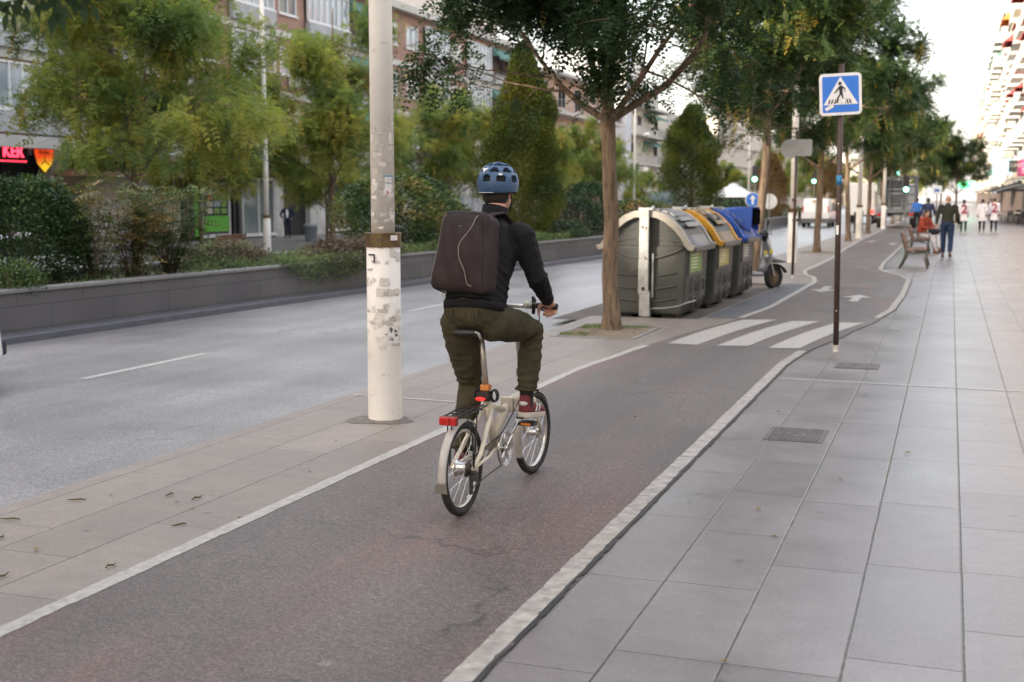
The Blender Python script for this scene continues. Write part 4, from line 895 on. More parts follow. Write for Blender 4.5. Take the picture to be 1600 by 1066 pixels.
# jacket rib hem, collar, cuffs
mb = MB(); RIB = cloth('black_rib_knit', (.010, .010, .012), .9)
mb.tube([(0, .168, 1.060), (0, .174, 1.085), (0, .178, 1.105)], [.168, .172, .170], 30, side=(1, 0, 0), rb=[.130, .134, .132]); mb.build('hem_band', RIB, cy, smooth=True)
MB().tube([(0, .42, 1.50), (0, .448, 1.55), (.004, .462, 1.60)], [.082, .071, .072], 24, cap=False, side=(1, 0, 0), rb=[.084, .078, .076]).build('collar', RIB, cy, smooth=True, solid=.006)
for sd in 'lr':
    w_, e_ = g['wr' + sd], g['el' + sd]; k = (e_ - w_).normalized(); MB().tube([w_ + k * .012, w_ + k * .05], [.037, .040], 18).build('cuff', RIB, cy, smooth=True)
# ---- helmet (child of the rider): shell with real vent openings over a dark liner
HELM = mat('blue_helmet_paint', (.048, .105, .205), .42, .06, 8); LIN = mat('helmet_liner', (.01, .01, .011), .9)
hc = g['head'] + V((.0, -.012, .045)); hr = empty('helmet', hc, 0); hr.parent = cy; hr.rotation_euler = HM.to_4x4().to_euler()
def helmet():
    n, m = 56, 30; vents = []
    for row, (zc, hh, ww, cnt, off) in enumerate(((.22, .15, .22, 8, .0), (.62, .13, .19, 8, .39), (1.02, .13, .24, 6, .2), (1.33, .08, .5, 3, .5))):
        for k in range(cnt): vents.append((zc, off + 2 * math.pi * k / cnt, hh, ww))
    a, b_, c = .108, .138, .118
    def pt(th, ph, e=0):   # th latitude from rim (neg) to pole
        return V(((a + e) * math.cos(th) * math.cos(ph), (b_ + e) * math.cos(th) * math.sin(ph), (c + e) * math.sin(th)))
    bm = bmesh.new(); lo = -.42; grid = []
    for i in range(m + 1):
        th = lo + (math.pi / 2 - lo) * i / m; row = []
        for k in range(n):
            ph = 2 * math.pi * k / n; back = max(0, -math.sin(ph)); t2 = th if i else lo - .12 * back
            row.append(bm.verts.new(pt(t2, ph)))
        grid.append(row)
    for i in range(m):
        for k in range(n):
            th = lo + (math.pi / 2 - lo) * (i + .5) / m; ph = 2 * math.pi * (k + .5) / n; hole = False
            for zc, pc, hh, ww in vents:
                dp = (ph - pc + math.pi) % (2 * math.pi) - math.pi; dy = (th - zc) / hh; dx = dp * math.cos(th) / ww / (1 - .35 * dy)
                if abs(dx) < 1 and abs(dy) < 1 and abs(dx) + abs(dy) < 1.6: hole = True
            if hole: continue
            bm.faces.new((grid[i][k], grid[i][(k + 1) % n], grid[i + 1][(k + 1) % n], grid[i + 1][k]))
    bmesh.ops.remove_doubles(bm, verts=bm.verts, dist=.0008); bmesh.ops.recalc_face_normals(bm, faces=bm.faces)
    bmesh.ops.delete(bm, geom=[v_ for v_ in bm.verts if not v_.link_faces], context='VERTS')
    me = bpy.data.meshes.new('shell'); bm.to_mesh(me); bm.free(); me.materials.append(HELM)
    o = bpy.data.objects.new('shell', me); COL.objects.link(o); o.parent = hr
    md = o.modifiers.new('sm', 'SMOOTH'); md.factor = .5; md.iterations = 2
    md = o.modifiers.new('s', 'SOLIDIFY'); md.thickness = .014; md.offset = -1
    md = o.modifiers.new('b', 'BEVEL'); md.width = .003; md.segments = 2; md.angle_limit = R_(50)
    for p in me.polygons: p.use_smooth = True
    MB().ell((0, 0, .0), (.094, .124, .102), 24, 14).build('liner', LIN, hr, smooth=True)
    rim = MB(); rim.tube([pt(lo - .12 * max(0, -math.sin(q)) - .01, q, -.004) for q in [2 * math.pi * k / 48 for k in range(48)]], .0055, 8, closed=True); rim.build('rim', LIN, hr, smooth=True)
    rf = MB(); rf.tube([pt(-.47, q, .0035) for q in [R_(d) for d in range(232, 296, 4)]], [.0035] * 16, 6, rb=[.002] * 16); rf.build('reflector_strip', mat('reflective_tape', (.8, .8, .8), .3), hr)
    lp = MB(); q = R_(258); c1 = pt(.60, q, .002); up_ = (pt(.7, q) - pt(.5, q)).normalized(); sx_ = up_.cross(c1.normalized()).normalized()
    lp.add([c1 + sx_ * .021 + up_ * .012, c1 - sx_ * .021 + up_ * .012, c1 - up_ * .020, c1 + c1.normalized() * .006 + up_ * .002], [(0, 1, 3), (1, 2, 3), (2, 0, 3), (0, 2, 1)]); lp.build('rear_light', mat('pale_lens', (.75, .77, .8), .2), hr)
    q = R_(312); c1 = pt(.36, q, .0035); nr = c1.normalized(); ps = MB(); ps.ell(c1, (.013, .004, .006), 14, 8, Matrix.Rotation(q + math.pi / 2, 3, 'Z')); ps.build('badge', mat('pale_lens', (.7, .7, .7), .3), hr)
helmet()
st_ = MB(); c = g['head']
for k in (-1, 1): st_.tube([c + HM @ V((k * .088, -.03, .02)), c + HM @ V((k * .082, .0, -.05)), c + HM @ V((k * .055, .03, -.105)), c + HM @ V((0, .04, -.125))], .004, 6, rb=[.0018] * 4)
st_.build('chin_strap', BLACK, cy)
# ---------------------------------------------------------------- backpack (a thing of its own on his back)
PK = cloth('dark_brown_canvas', (.036, .0255, .026), .72, .5)
bp = empty('backpack', (0, 0, 0), 0, 'dark brown hard-sided backpack with a curved pale zip worn by the cyclist', 'backpack')
bp.location = V(BO) + Matrix.Rotation(BA, 3, 'Z') @ V((-.024, .135, 1.365)); bp.rotation_euler = (R_(-13), R_(2), BA); bp.scale = (.9, 1, 1)
def pwr(x, z):       # sagging folds pressed in the back panel
    return .0055 * math.sin(26 * x - 15 * z + 1.2 * math.sin(9 * z)) + .004 * math.sin(48 * x + 22 * z + 2 * math.sin(7 * x + 4 * z)) + .005 * math.sin(14 * z + 9 * x + 1)
def packshell():
    bm = bmesh.new(); nx, nz = 30, 34; H = .425
    def w_(f): return .148 + .045 * (1 - f) ** 1.0 if f < .96 else .148
    outline = []
    def half(f):    # half width with rounded corners
        r = .05; z = f * H; base = .190 - .046 * f
        for q in (z, H - z):
            if q < r: base -= r - math.sqrt(max(r * r - (r - q) ** 2, 0))
        return base
    back = {}; front = {}
    for i in range(nz + 1):
        f = i / nz; f = .5 - .5 * math.cos(math.pi * f); h_ = half(f)
        for k in range(nx + 1):
            a = -1 + 2 * k / nx; a = math.sin(a * math.pi / 2); x = a * h_; e = (1 - abs(a) ** 3.5) ** .6 * (1 - abs(2 * f - 1) ** 6) ** .6
            bulge = .060 * e + .015 * math.sin(math.pi * f) * (1 - a * a) + pwr(x, f * H - H / 2) * e
            back[i, k] = bm.verts.new((x, -.045 - bulge, f * H - H / 2)); front[i, k] = bm.verts.new((x, .07 + .012 * e, f * H - H / 2))
    for i in range(nz):
        for k in range(nx):
            bm.faces.new((back[i, k], back[i, k + 1], back[i + 1, k + 1], back[i + 1, k])); bm.faces.new((front[i, k], front[i + 1, k], front[i + 1, k + 1], front[i, k + 1]))
        bm.faces.new((back[i, 0], back[i + 1, 0], front[i + 1, 0], front[i, 0])); bm.faces.new((back[i, nx], front[i, nx], front[i + 1, nx], back[i + 1, nx]))
    for k in range(nx):
        bm.faces.new((back[0, k], front[0, k], front[0, k + 1], back[0, k + 1])); bm.faces.new((back[nz, k], back[nz, k + 1], front[nz, k + 1], front[nz, k]))
    bmesh.ops.remove_doubles(bm, verts=bm.verts, dist=.0005); bmesh.ops.recalc_face_normals(bm, faces=bm.faces)
    me = bpy.data.meshes.new('shell'); bm.to_mesh(me); bm.free(); me.materials.append(PK)
    for p in me.polygons: p.use_smooth = True
    o = bpy.data.objects.new('shell', me); COL.objects.link(o); o.parent = bp
    md = o.modifiers.new('sub', 'SUBSURF'); md.levels = 2; md.render_levels = 2
    clouds(o, .010, .11, 'sag', 1)
packshell()
def psurf(x, z):
    H = .425; f = min(max(z / H + .5, .0), 1.); h_ = .190 - .046 * f; a = max(-1, min(1, x / h_)); e = (1 - abs(a) ** 3.5) ** .6 * (1 - abs(2 * f - 1) ** 6) ** .6
    return -.045 - .060 * e - .015 * math.sin(math.pi * f) * (1 - a * a) - pwr(x, z) * e
ZP = mat('pale_piping', (.24, .21, .19), .5)
def onpack(pts, r, m, name):
    # smooth the control points
    q = []; n = len(pts)
    for i in range(n - 1):
        p0, p1, p2, p3 = pts[max(i - 1, 0)], pts[i], pts[i + 1], pts[min(i + 2, n - 1)]
        for k in range(6):
            t_ = k / 6; q.append(tuple(.5 * ((2 * p1[j]) + (-p0[j] + p2[j]) * t_ + (2 * p0[j] - 5 * p1[j] + 4 * p2[j] - p3[j]) * t_ * t_ + (-p0[j] + 3 * p1[j] - 3 * p2[j] + p3[j]) * t_ ** 3) for j in (0, 1)))
    q.append(pts[-1]); MB().tube([(x, psurf(x, z) - .0025, z) for x, z in q], r, 8).build(name, m, bp, smooth=True)
onpack([(.085, .185), (.078, .17), (.068, .12), (.035, .07), (.012, .03), (.006, -.01), (.02, -.06), (.05, -.105), (.062, -.155), (.07, -.178), (.092, -.185)], .0028, ZP, 'zip')
onpack([(-.118, .185), (-.142, .15), (-.160, .06), (-.172, -.05), (-.180, -.13), (-.176, -.165)], .0028, ZP, 'side_piping')
onpack([(.105, .188), (.128, .10), (.14, 0), (.15, -.12), (.158, -.17)], .002, mat('seam', (.015, .012, .012), .8), 'seam')
onpack([(-.12, .19), (-.06, .197), (.0, .199), (.06, .197), (.09, .19)], .0022, mat('seam', (.015, .012, .012), .8), 'seam')
MB().tube([(-.012, psurf(-.02, .12) - .002, .118), (.0, psurf(-.01, .12) - .003, .123)], .002, 6).build('logo_tab', ZP, bp)
MB().tube([(-.10 + .011 * math.cos(a), -.03, -.226 + .016 * math.sin(a)) for a in [k * .6283 for k in range(10)]], .0022, 6, closed=True).build('pull_loop', ZP, bp)
ST = MB()
for k in (-1, 1):
    ST.tube([(k * .06, .05, .19), (k * .085, .11, .235), (k * .10, .20, .26), (k * .125, .30, .22), (k * .135, .335, .12), (k * .14, .30, .0), (k * .15, .22, -.10), (k * .15, .10, -.15)], [.026] * 6 + [.014] * 2, 10, side=(1, 0, 0), rb=[.008] * 6 + [.003] * 2)
ST.build('shoulder_strap', PK, bp, smooth=True)
MB().tube([(-.035, .045, .19), (-.025, .05, .225), (.025, .05, .225), (.035, .045, .19)], .006, 8).build('grab_handle', PK, bp, smooth=True)
# ================================================================ bicycle
CREAM = mat('cream_frame_paint', (.62, .57, .46), .35, .08, 8, dirt=(.3, .26, .2), dscale=18, dthr=.66)
GREYP = mat('grey_mudguard', (.40, .38, .36), .35, .12, 8, dirt=(.2, .18, .16), dscale=14, dthr=.6)
bk = empty('folding_bicycle', BO, BA, 'cream folding bicycle with small wheels, rear rack and tall seat post', 'bicycle')
def wheel(y, steer=0, rear=False):
    wr_ = empty('wheel', (0, y, .247), steer); wr_.parent = bk
    circ = lambda r, n=64: [(0, r * math.cos(a), r * math.sin(a)) for a in [2 * math.pi * k / n for k in range(n)]]
    MB().tube(circ(.227), .0215, 12, closed=True).build('tyre', RUBBER, wr_, smooth=True)
    rm = MB(); rm.tube(circ(.203), .011, 10, closed=True, side=(1, 0, 0), rb=.008); rm.tube(circ(.196), .0085, 8, closed=True, side=(1, 0, 0), rb=.006); rm.build('rim', CHROME, wr_, smooth=True)
    h = MB(); h.lathe([(.008, -.055), (.009, -.045), (.030 if not rear else .045, -.032), (.030 if not rear else .045, -.028), (.017 if not rear else .036, -.02), (.017 if not rear else .036, .02), (.030 if not rear else .045, .028), (.030 if not rear else .045, .032), (.009, .045), (.008, .055)], axis='X', n=20); h.build('hub', CHROME, wr_, smooth=False)
    sp = MB(); n = 28; fr = .028 if not rear else .043
    for k in range(n):
        a = 2 * math.pi * k / n; s_ = (-1) ** k; off = .55 * (1 if k % 4 < 2 else -1); sp.tube([(s_ * .029, fr * math.cos(a + off), fr * math.sin(a + off)), (s_ * .003, .196 * math.cos(a), .196 * math.sin(a))], .0011, 4)
    sp.build('spokes', CHROME, wr_)
    if rear:
        cg = MB(); cg.lathe([(.012, .033), (.032, .034), (.034, .040), (.030, .046), (.024, .052), (.01, .054)], axis='X', n=20); cg.build('cassette', mat('oily_steel', (.06, .055, .05), .4, metal=.8), wr_)
    return wr_
wheel(0, 0, True); wheel(1.052, R_(-2.5))
def guard(cy_, a0, a1, r=.260, w_=.0245, name='mudguard'):
    n = 30; bm_ = MB(); vs = []; fs = []; m = 6
    for i in range(n + 1):
        a = R_(a0 + (a1 - a0) * i / n)
        for k in range(m + 1):
            q = R_(-80 + 160 * k / m); rr = r - w_ * .55 * (1 - math.cos(q)); x = w_ * math.sin(q); vs.append((x, cy_ + rr * math.cos(a), .247 + rr * math.sin(a)))
    for i in range(n):
        for k in range(m): b0 = i * (m + 1) + k; fs.append((b0, b0 + 1, b0 + m + 2, b0 + m + 1))
    bm_.add(vs, fs); return bm_.build(name, GREYP, bk, smooth=True, solid=.0025)
mg = guard(0, 52, 188)
MB().prism([(-.03, 0), (.03, 0), (.036, -.045), (-.036, -.045)], -.002, .002, axis='Y', org=(0, -.262, .215)).build('flap', mat('rubber_flap', (.12, .11, .1), .7), mg)
guard(1.052, 25, 105); guard(1.052, 152, 205)
fr = MB()
P3 = lambda *p: [V(q) for q in p]
fr.tube([(0, .905, .505), (0, .72, .50), (0, .60, .46), (0, .42, .335)], [.021, .022, .025, .023], 14, rb=[.025, .028, .031, .027])       # main beam, bent down to the bottom bracket
fr.tube([(0, .33, .60), (0, .375, .44), (0, .455, .275)], [.021, .021, .021], 14)     # seat tube
fr.tube([(.0, .60, .455), (0, .46, .50), (0, .345, .52)], [.02, .018, .017], 12)
fr.tube([(0, .89, .44), (0, .905, .50), (0, .87, .60)], [.022, .023, .022], 14)       # head tube
for k in (-1, 1):
    fr.tube([(k * .022, .36, .50), (k * .045, .24, .42), (k * .062, .10, .30), (k * .062, .0, .247)], [.012, .013, .012, .010], 10)
    fr.tube([(k * .03, .44, .285), (k * .055, .2, .262), (k * .062, .0, .245)], [.011, .010, .009], 10)
fr.tube([(-.04, .46, .268), (.04, .46, .268)], .022, 14)
fr.build('frame', CREAM, bk, smooth=True)
MB().box((0, .645, .485), (.075, .04, .085)).box((.045, .645, .485), (.012, .022, .075)).build('hinge_clamp', CREAM, bk, bevel=.006)
fk = MB(); fk.tube([(0, .905, .42), (0, .925, .50)], [.022, .021], 12)
for k in (-1, 1): fk.tube([(k * .012, .908, .49), (k * .048, .93, .475), (k * .052, .99, .36), (k * .052, 1.052, .25)], [.014, .015, .012, .009], 10)
fk.build('fork', CREAM, bk, smooth=True)
MB().tube([(0, .88, .58), (0, .86, .66), (0, .76, 1.02)], [.019, .018, .016], 12).box((0, .865, .64), (.05, .045, .05)).build('stem', mat('grey_alloy', (.35, .35, .34), .35, metal=.9), bk, smooth=False)
MB().tube([(-.16, .665, 1.052), (-.10, .70, 1.045), (0, .745, 1.04), (.10, .70, 1.045), (.16, .665, 1.052)], .0125, 12).tube([(-.16, .665, 1.052), (-.285, .655, 1.052)], .011, 10).tube([(.16, .665, 1.052), (.285, .655, 1.052)], .011, 10).build('handlebar', STEEL, bk, smooth=True)
for k in (-1, 1):
    MB().tube([(k * .17, .664, 1.052), (k * .19, .662, 1.052), (k * .27, .656, 1.052), (k * .292, .654, 1.05)], [.016, .0165, .018, .017], 14).build('grip', RUBBER, bk, smooth=True)
    lv = MB(); lv.tube([(k * .145, .672, 1.05), (k * .15, .705, 1.04), (k * .185, .73, 1.02), (k * .25, .728, 1.0)], [.010, .009, .006, .005], 8); lv.tube([(k * .145, .668, 1.052), (k * .16, .668, 1.052)], .02, 14); lv.build('brake_lever', BLACK, bk, smooth=True)
MB().tube([(.085, .70, 1.05), (.125, .69, 1.051)], .021, 14).build('bell_clamp', CREAM, bk, smooth=True)
MB().tube([(.135, .70, 1.00), (.137, .705, 1.08), (.13, .70, 1.10)], [.010, .014, .008], 10).build('bar_end', BLACK, bk, smooth=True)
cb = MB()
for a, b_ in ((.148, 0), (-.148, .02)):
    cb.tube([(a, .70, 1.045), (a * .9, .80, 1.03), (a * .55 + .03, .86, .92), (.05 + b_, .83, .70), (.03, .84, .55), (.02 + b_, .92, .46), (.03, 1.0, .50)], .0032, 6)
cb.tube([(.05, .80, .90), (.085, .74, .70), (.06, .70, .52), (.03, .55, .38), (.05, .3, .31), (.06, .05, .2)], .003, 6)
cb.build('brake_cable', BLACK, bk, smooth=True)
MB().tube([(0, .335, .60), (0, .262, .925)], [.0165, .0155], 16).build('seat_post', mat('worn_silver_post', (.45, .42, .38), .38, .15, 12, metal=.6), bk, smooth=True)
sd_ = MB(); n = 14
prof = [(-.005, .070, .016), (.02, .078, .022), (.06, .074, .024), (.11, .05, .022), (.16, .030, .018), (.22, .022, .015), (.255, .012, .010)]
sd_.tube([(0, .055 + a, .950 - .02 * (a - .1)) for a, _, _ in prof], [p[1] for p in prof], 18, side=(1, 0, 0), rb=[p[2] for p in prof]); so = sd_.build('saddle', mat('black_vinyl', (.014, .014, .014), .35), bk, smooth=True)
MB().tube([(-.03, .14, .94), (-.03, .20, .915), (-.025, .30, .935)], .0035, 6).tube([(.03, .14, .94), (.03, .20, .915), (.025, .30, .935)], .0035, 6).box((0, .262, .925), (.05, .045, .03)).build('saddle_rail', STEEL, so)
MB().tube([(.055, .050, .962), (.074, .054, .952), (.080, .065, .928), (.073, .075, .920)], [.006, .008, .007, .004], 8).build('saddle_corner', mat('worn_edge', (.3, .3, .28), .5), so, smooth=True)
MB().box((0, .325, .628), (.052, .05, .036)).build('seat_clamp', mat('orange_rubber', (.55, .20, .05), .5, .1), bk, bevel=.008)
MB().ell((.0, .25, .575), (.030, .012, .011), 16, 8).build('oval_tail_lamp', emis('red_lamp_lens', (.7, .02, .02), .35), bk, smooth=True)
lk = MB(); [lk.tube([(.05 + .020 * math.cos(a), .31 + k * .007, .585 + .032 * math.sin(a)) for a in [q * .449 for q in range(14)]], .0042, 6, closed=True) for k in range(5)]
[lk.tube([(-.045 + .014 * math.cos(a), .31 + k * .007, .585 + .03 * math.sin(a)) for a in [q * .449 for q in range(14)]], .0042, 6, closed=True) for k in range(4)]; lk.box((0, .30, .585), (.07, .05, .05)); lk.build('coil_lock', BLACK, bk, smooth=False)
rk = MB()
for x in (-.055, -.02, .02, .055): rk.tube([(x, -.10, .535), (x * 1.05, .08, .545), (x * .6, .27, .54)], .0045, 8)
for y_ in (-.10, -.02, .06, .14): rk.tube([(-.058, y_, .538), (.058, y_, .538)], .004, 8)
for k in (-1, 1): rk.tube([(k * .055, -.06, .535), (k * .07, -.02, .42), (k * .068, .0, .25)], .004, 8); rk.tube([(k * .055, .08, .54), (k * .07, .02, .40), (k * .068, .0, .25)], .004, 8)
rk.build('rack', BLACK, bk, smooth=True)
MB().box((-.012, -.135, .520), (.098, .030, .046)).build('reflector_housing', mat('dark_red_housing', (.2, .01, .01), .4), bk, bevel=.006)
MB().box((-.030, -.153, .520), (.055, .008, .040)).box((.018, -.1535, .520), (.030, .008, .040)).build('red_reflector', mat('red_reflector', (.42, .012, .008), .25, .15, 60), bk, bevel=.003)
MB().tube([(-.0, -.13, .50), (.0, -.12, .42)], .0035, 6).build('reflector_stay', BLACK, bk)
cr = MB(); cr.lathe([(.066, .048), (.096, .046), (.098, .049), (.096, .052), (.066, .050)], c=(0, .47, .268), axis='X', n=48)
cr_o = MB(); RC = V((.05, .47, .268)); ringm = MB()
ringm.tube([RC + V((0, .090 * math.cos(a), .090 * math.sin(a))) for a in [2 * math.pi * k / 40 for k in range(40)]], .007, 8, closed=True, side=(1, 0, 0), rb=.0035)
ringm.tube([RC + V((.008, .098 * math.cos(a), .098 * math.sin(a))) for a in [2 * math.pi * k / 40 for k in range(40)]], .004, 6, closed=True)
for k in range(5):
    a = k * 1.2566 + .4; ringm.tube([RC, RC + V((0, .09 * math.cos(a), .09 * math.sin(a)))], [.012, .007], 8)
ringm.build('chainring', CHROME, bk, smooth=True)
ch = MB(); ch.tube([RC + V((-.002, .0, .092)), (.046, .25, .33), (.043, 0, .286)], .0042, 6); ch.tube([RC + V((-.002, -.03, -.088)), (.046, .20, .16), (.043, .03, .135)], .0042, 6); ch.build('chain', mat('oily_steel', (.06, .055, .05), .4, metal=.8), bk)
dr = MB(); dr.box((.055, .02, .205), (.03, .04, .05)); dr.box((.046, .015, .15), (.012, .03, .085)); dr.lathe([(.006, -.006), (.022, -.004), (.022, .004), (.006, .006)], c=(.045, .018, .135), axis='X', n=14); dr.lathe([(.006, -.006), (.02, -.004), (.02, .004), (.006, .006)], c=(.045, .03, .185), axis='X', n=14); dr.box((.075, .0, .2), (.03, .03, .03)); dr.build('derailleur', mat('dark_steel', (.06, .06, .06), .4, metal=.7), bk, bevel=.003)
RP = V((.14, .600, .392)); LP = V((-.14, .335, .140))
for p, k in ((RP, 1), (LP, -1)):
    MB().tube([(k * .062, .47, .268), (k * .075, p.y, p.z)], [.013, .010], 10).lathe([(.014, -.012), (.016, 0), (.014, .012)], c=(k * .06, .47, .268), axis='X', n=14).build('crank_arm', CHROME, bk, smooth=True)
    pd = MB().box((p.x, p.y, p.z), (.095, .065, .022)).build('pedal', BLACK, bk, bevel=.004)
    MB().box((p.x, p.y - .034, p.z), (.055, .004, .012)).build('pedal_reflector', mat('amber_reflector', (.75, .22, .02), .3), pd)
# ================================================================ containers
BINP = mat('dark_grey_bin_plastic', (.042, .046, .042), .5, .2, 4, dirt=(.075, .072, .064), dscale=3, dthr=.55)
BING = mat('bin_trim_plastic', (.085, .082, .08), .5, .2, 5)
GALV = mat('galvanised_steel', (.36, .37, .365), .42, .25, 9, metal=.55, dirt=(.25, .24, .23), dscale=7, dthr=.62)
def container(y0, x_off, lidcol, lidmat, lblmat, label, kind):
    """side-loading street container; local x across (front = +x), y along the kerb, z up"""
    r = empty('recycling_container', (x_off - .12, y0, -.045), R_(-1), label, 'container', 'street containers in the parking bay', (.9, 1, 1))
    L = 1.45; W = .62
    # body cross-section (x,z)
    sec = [(-.56, .06), (.56, .06), (.625, .22), (.66, .95), (.64, 1.04), (-.64, 1.04), (-.66, .95), (-.625, .22)]
    MB().prism(sec, .02, L - .02).build('body', BINP, r, bevel=.035)
    # dome end walls under the lid
    dome = [(-.66, 1.0)] + [(.66 * math.cos(a) * -1, 1.0 + .50 * math.sin(a)) for a in [R_(12 + 156 * k / 16) for k in range(17)]] + [(.66, 1.0)]
    MB().prism(dome, .05, L - .05).build('dome_wall', BINP, r, bevel=.01)
    # curved bulging end panel seam and ribs on both ends
    for ye, sg in ((.0, -1), (L, 1)):
        rb_ = MB()
        def arc(z, x0, x1, dip, rad):
            rb_.tube([(x0 + (x1 - x0) * k / 10, ye + sg * (-.005 + .0), z - dip * (1 - ((x0 + (x1 - x0) * k / 10) / .62) ** 2) + dip) for k in range(11)], rad, 6, side=(0, 1, 0), rb=rad * .9)
        arc(.93, -.62, .62, -.0, .001) if False else None
        rb_.tube([(x, ye + sg * .002, .86 + .16 * (x / .62) ** 2) for x in [-.62 + 1.24 * k / 16 for k in range(17)]], .014, 6)
        for z in (.28, .46, .64):
            rb_.tube([(x, ye + sg * .001, z - .035 + .075 * ((x + .05) / .6) ** 2 * (1 if x > 0 else .9)) for x in [.08 + .42 * k / 8 for k in range(9)]], .010, 6)
            rb_.tube([(x, ye + sg * .001, z - .035 + .075 * (x / .6) ** 2) for x in [-.50 + .34 * k / 8 for k in range(9)]], .010, 6)
        for z in (1.10, 1.24): rb_.tube([(x, ye + .05 * -sg + sg * .001, z + .05 - .10 * (x / .6) ** 2) for x in [-.48 + .96 * k / 10 for k in range(11)]], .009, 6)
        rb_.build('end_ribs', BING, r, smooth=True)
    # feet
    ft = MB(); [ft.span((sx * .36 - .12, a, 0), (sx * .36 + .12, a + .3, .08)) for sx in (-1, 1) for a in (.12, L - .42)]; ft.build('foot', BLACK, r, bevel=.01)
    # front (+x) ribs and label
    fr_ = MB()
    for k in range(2):
        yb = .30 + .5 * k
        for z in (.26, .50): fr_.tube([(.66, yb, z - .14), (.672, yb + .02, z), (.675, yb + .15, z + .055), (.672, yb + .32, z), (.66, yb + .34, z - .14)], .012, 6)
    fr_.build('front_ribs', BING, r, smooth=True)
    MB().prism([(y0_, z_) for y0_, z_ in ((.12, .62), (.98, .62), (.98, .98), (.12, .98))], .646, .676, axis='X').build('label_frame', BING, r)
    lb = MB().quad((.6775, .16, .66), (.6775, .92, .66), (.6775, .92, .95), (.6775, .16, .95)).build('label', lblmat, r)
    tx = MB(); random.seed(int(y0 * 10))
    for j in range(5): tx.quad((.6785, .25, .91 - j * .045), (.6785, .25 + random.uniform(.3, .55), .91 - j * .045), (.6785, .25 + .45, .89 - j * .045), (.6785, .25, .89 - j * .045))
    tx.build('label_print', mat('pale_print', (.6, .65, .5), .6), lb)
    # lids: two curved shells hinged at the middle, thick pale/coloured rims at both ends
    def lidprof(sg, t_=0):
        p = [(.05, 1.515), (.18, 1.505), (.32, 1.45), (.46, 1.355), (.58, 1.235), (.66, 1.11), (.715, 1.035), (.79, 1.02)]
        return [(sg * (x + (t_ if x > .3 else 0) * .6), z + t_) for x, z in p]
    for sg in (-1, 1):
        pr = lidprof(sg); m = MB()
        m.add([(p[0], .02, p[1]) for p in pr] + [(p[0], L - .02, p[1]) for p in pr], [(i, i + 1, i + 9, i + 8) for i in range(7)])
        lid = m.build('lid', lidmat if kind != 'blue' else lidcol, r, solid=.022); smoothsh(lid, 50)
        for ya, yb in ((-.045, .06), (L - .06, L + .045)):
            rim = MB(); po = lidprof(sg, .022); pi = [(q[0] * .965 - sg * .005, q[1] - (.075 if i < 6 else .05)) for i, q in enumerate(lidprof(sg))]
            n8 = 8; vs = [(p[0], y_, p[1]) for y_ in (ya, yb) for p in po] + [(p[0], y_, p[1]) for y_ in (ya, yb) for p in pi]
            fs = []
            for i in range(7):
                fs += [(i, i + 1, i + 9, i + 8), (16 + i, 24 + i, 25 + i, 17 + i), (i, 16 + i, 17 + i, i + 1), (8 + i, 9 + i, 25 + i, 24 + i)]
            fs += [(0, 8, 24, 16), (7, 23, 31, 15)]; rim.add(vs, fs); rim.build('lid_rim', lidcol, lid, bevel=.008)
        st = MB()
        for k in range(4):      # stepped plates pressed in the lid
            x0, z0 = .16 + k * .12, 1.535 - .018 * (k + 1) ** 1.75
            sl = math.atan2((lidprof(1)[min(k + 2, 6)][1] - lidprof(1)[min(k + 1, 5)][1]), .13)
            st.box((sg * (x0 + .05), L * .5, z0), (.085, L * .52, .018), Matrix.Rotation(-sl * sg, 3, 'Y'))
        st.build('lid_steps', mat('pale_lid_step', (.30, .30, .32), .38) if kind == 'grey' else lidmat, lid, bevel=.005)
        e = MB(); e.span((sg * .74, .06, .955), (sg * .80, L - .06, 1.03)); e.build('lid_lip', BING, lid, bevel=.012)
    # hinge rail on top
    h_ = MB(); h_.tube([(0, -.06, 1.545), (0, L + .06, 1.545)], .012, 8)
    for k in range(4): h_.box((0, .12 + k * (L - .24) / 3, 1.54), (.12, .06, .025))
    h_.build('hinge_rail', GALV, r)
    # galvanised lifting arm on the end facing the crossing
    a = MB(); a.box((0, -.075, 1.13), (.155, .05, .84)); a.box((.0, -.09, .60), (.165, .05, .48)); a.box((.02, -.082, .22), (.17, .05, .36)); a.box((.035, -.06, .1), (.15, .05, .14))
    arm = a.build('lifting_arm', GALV, r, bevel=.008)
    a = MB(); a.lathe([(.03, -.118), (.03, -.112)], c=(-.0, 0, .435), axis='Y', n=20); a.lathe([(.016, -.106), (.016, -.099)], c=(-.02, 0, 1.30), axis='Y', n=16); a.build('arm_hole', BLACK, arm)
    a = MB(); a.lathe([(.012, -.13), (.012, -.1)], c=(.015, 0, .865), axis='Y', n=12); a.lathe([(.018, -.12), (.018, -.1)], c=(.02, 0, 1.30), axis='Y', n=12)
    for k in range(9): a.lathe([(.005, -.122), (.005, -.115)], c=(-.07 + .0175 * k, 0, .865 + .03 * math.sin(math.pi * k / 8)), axis='Y', n=8)
    for x in (-.06, .07): a.lathe([(.006, -.112), (.006, -.106)], c=(x, 0, .345), axis='Y', n=8); a.lathe([(.006, -.112), (.006, -.106)], c=(x + .01, 0, .19), axis='Y', n=8)
    a.build('arm_bolt', STEEL, arm)
    a = MB(); a.box((.02, -.06, 1.555), (.23, .05, .04)); a.tube([(.11, -.05, 1.55), (.115, .01, 1.58)], .028, 12); a.box((-.09, -.04, 1.54), (.03, .05, .08)); a.build('arm_head', GALV, arm, bevel=.006)
    MB().box((.13, -.035, .62), (.028, .02, .62)).build('side_rail', GALV, r, bevel=.003)
    if kind == 'grey': MB().tube([(.10, -.09, .155), (.35, -.10, .17), (.55, -.06, .20), (.66, .02, .24), (.76, .22, .265)], .011, 8).build('foot_pedal_bar', GALV, r, smooth=True)
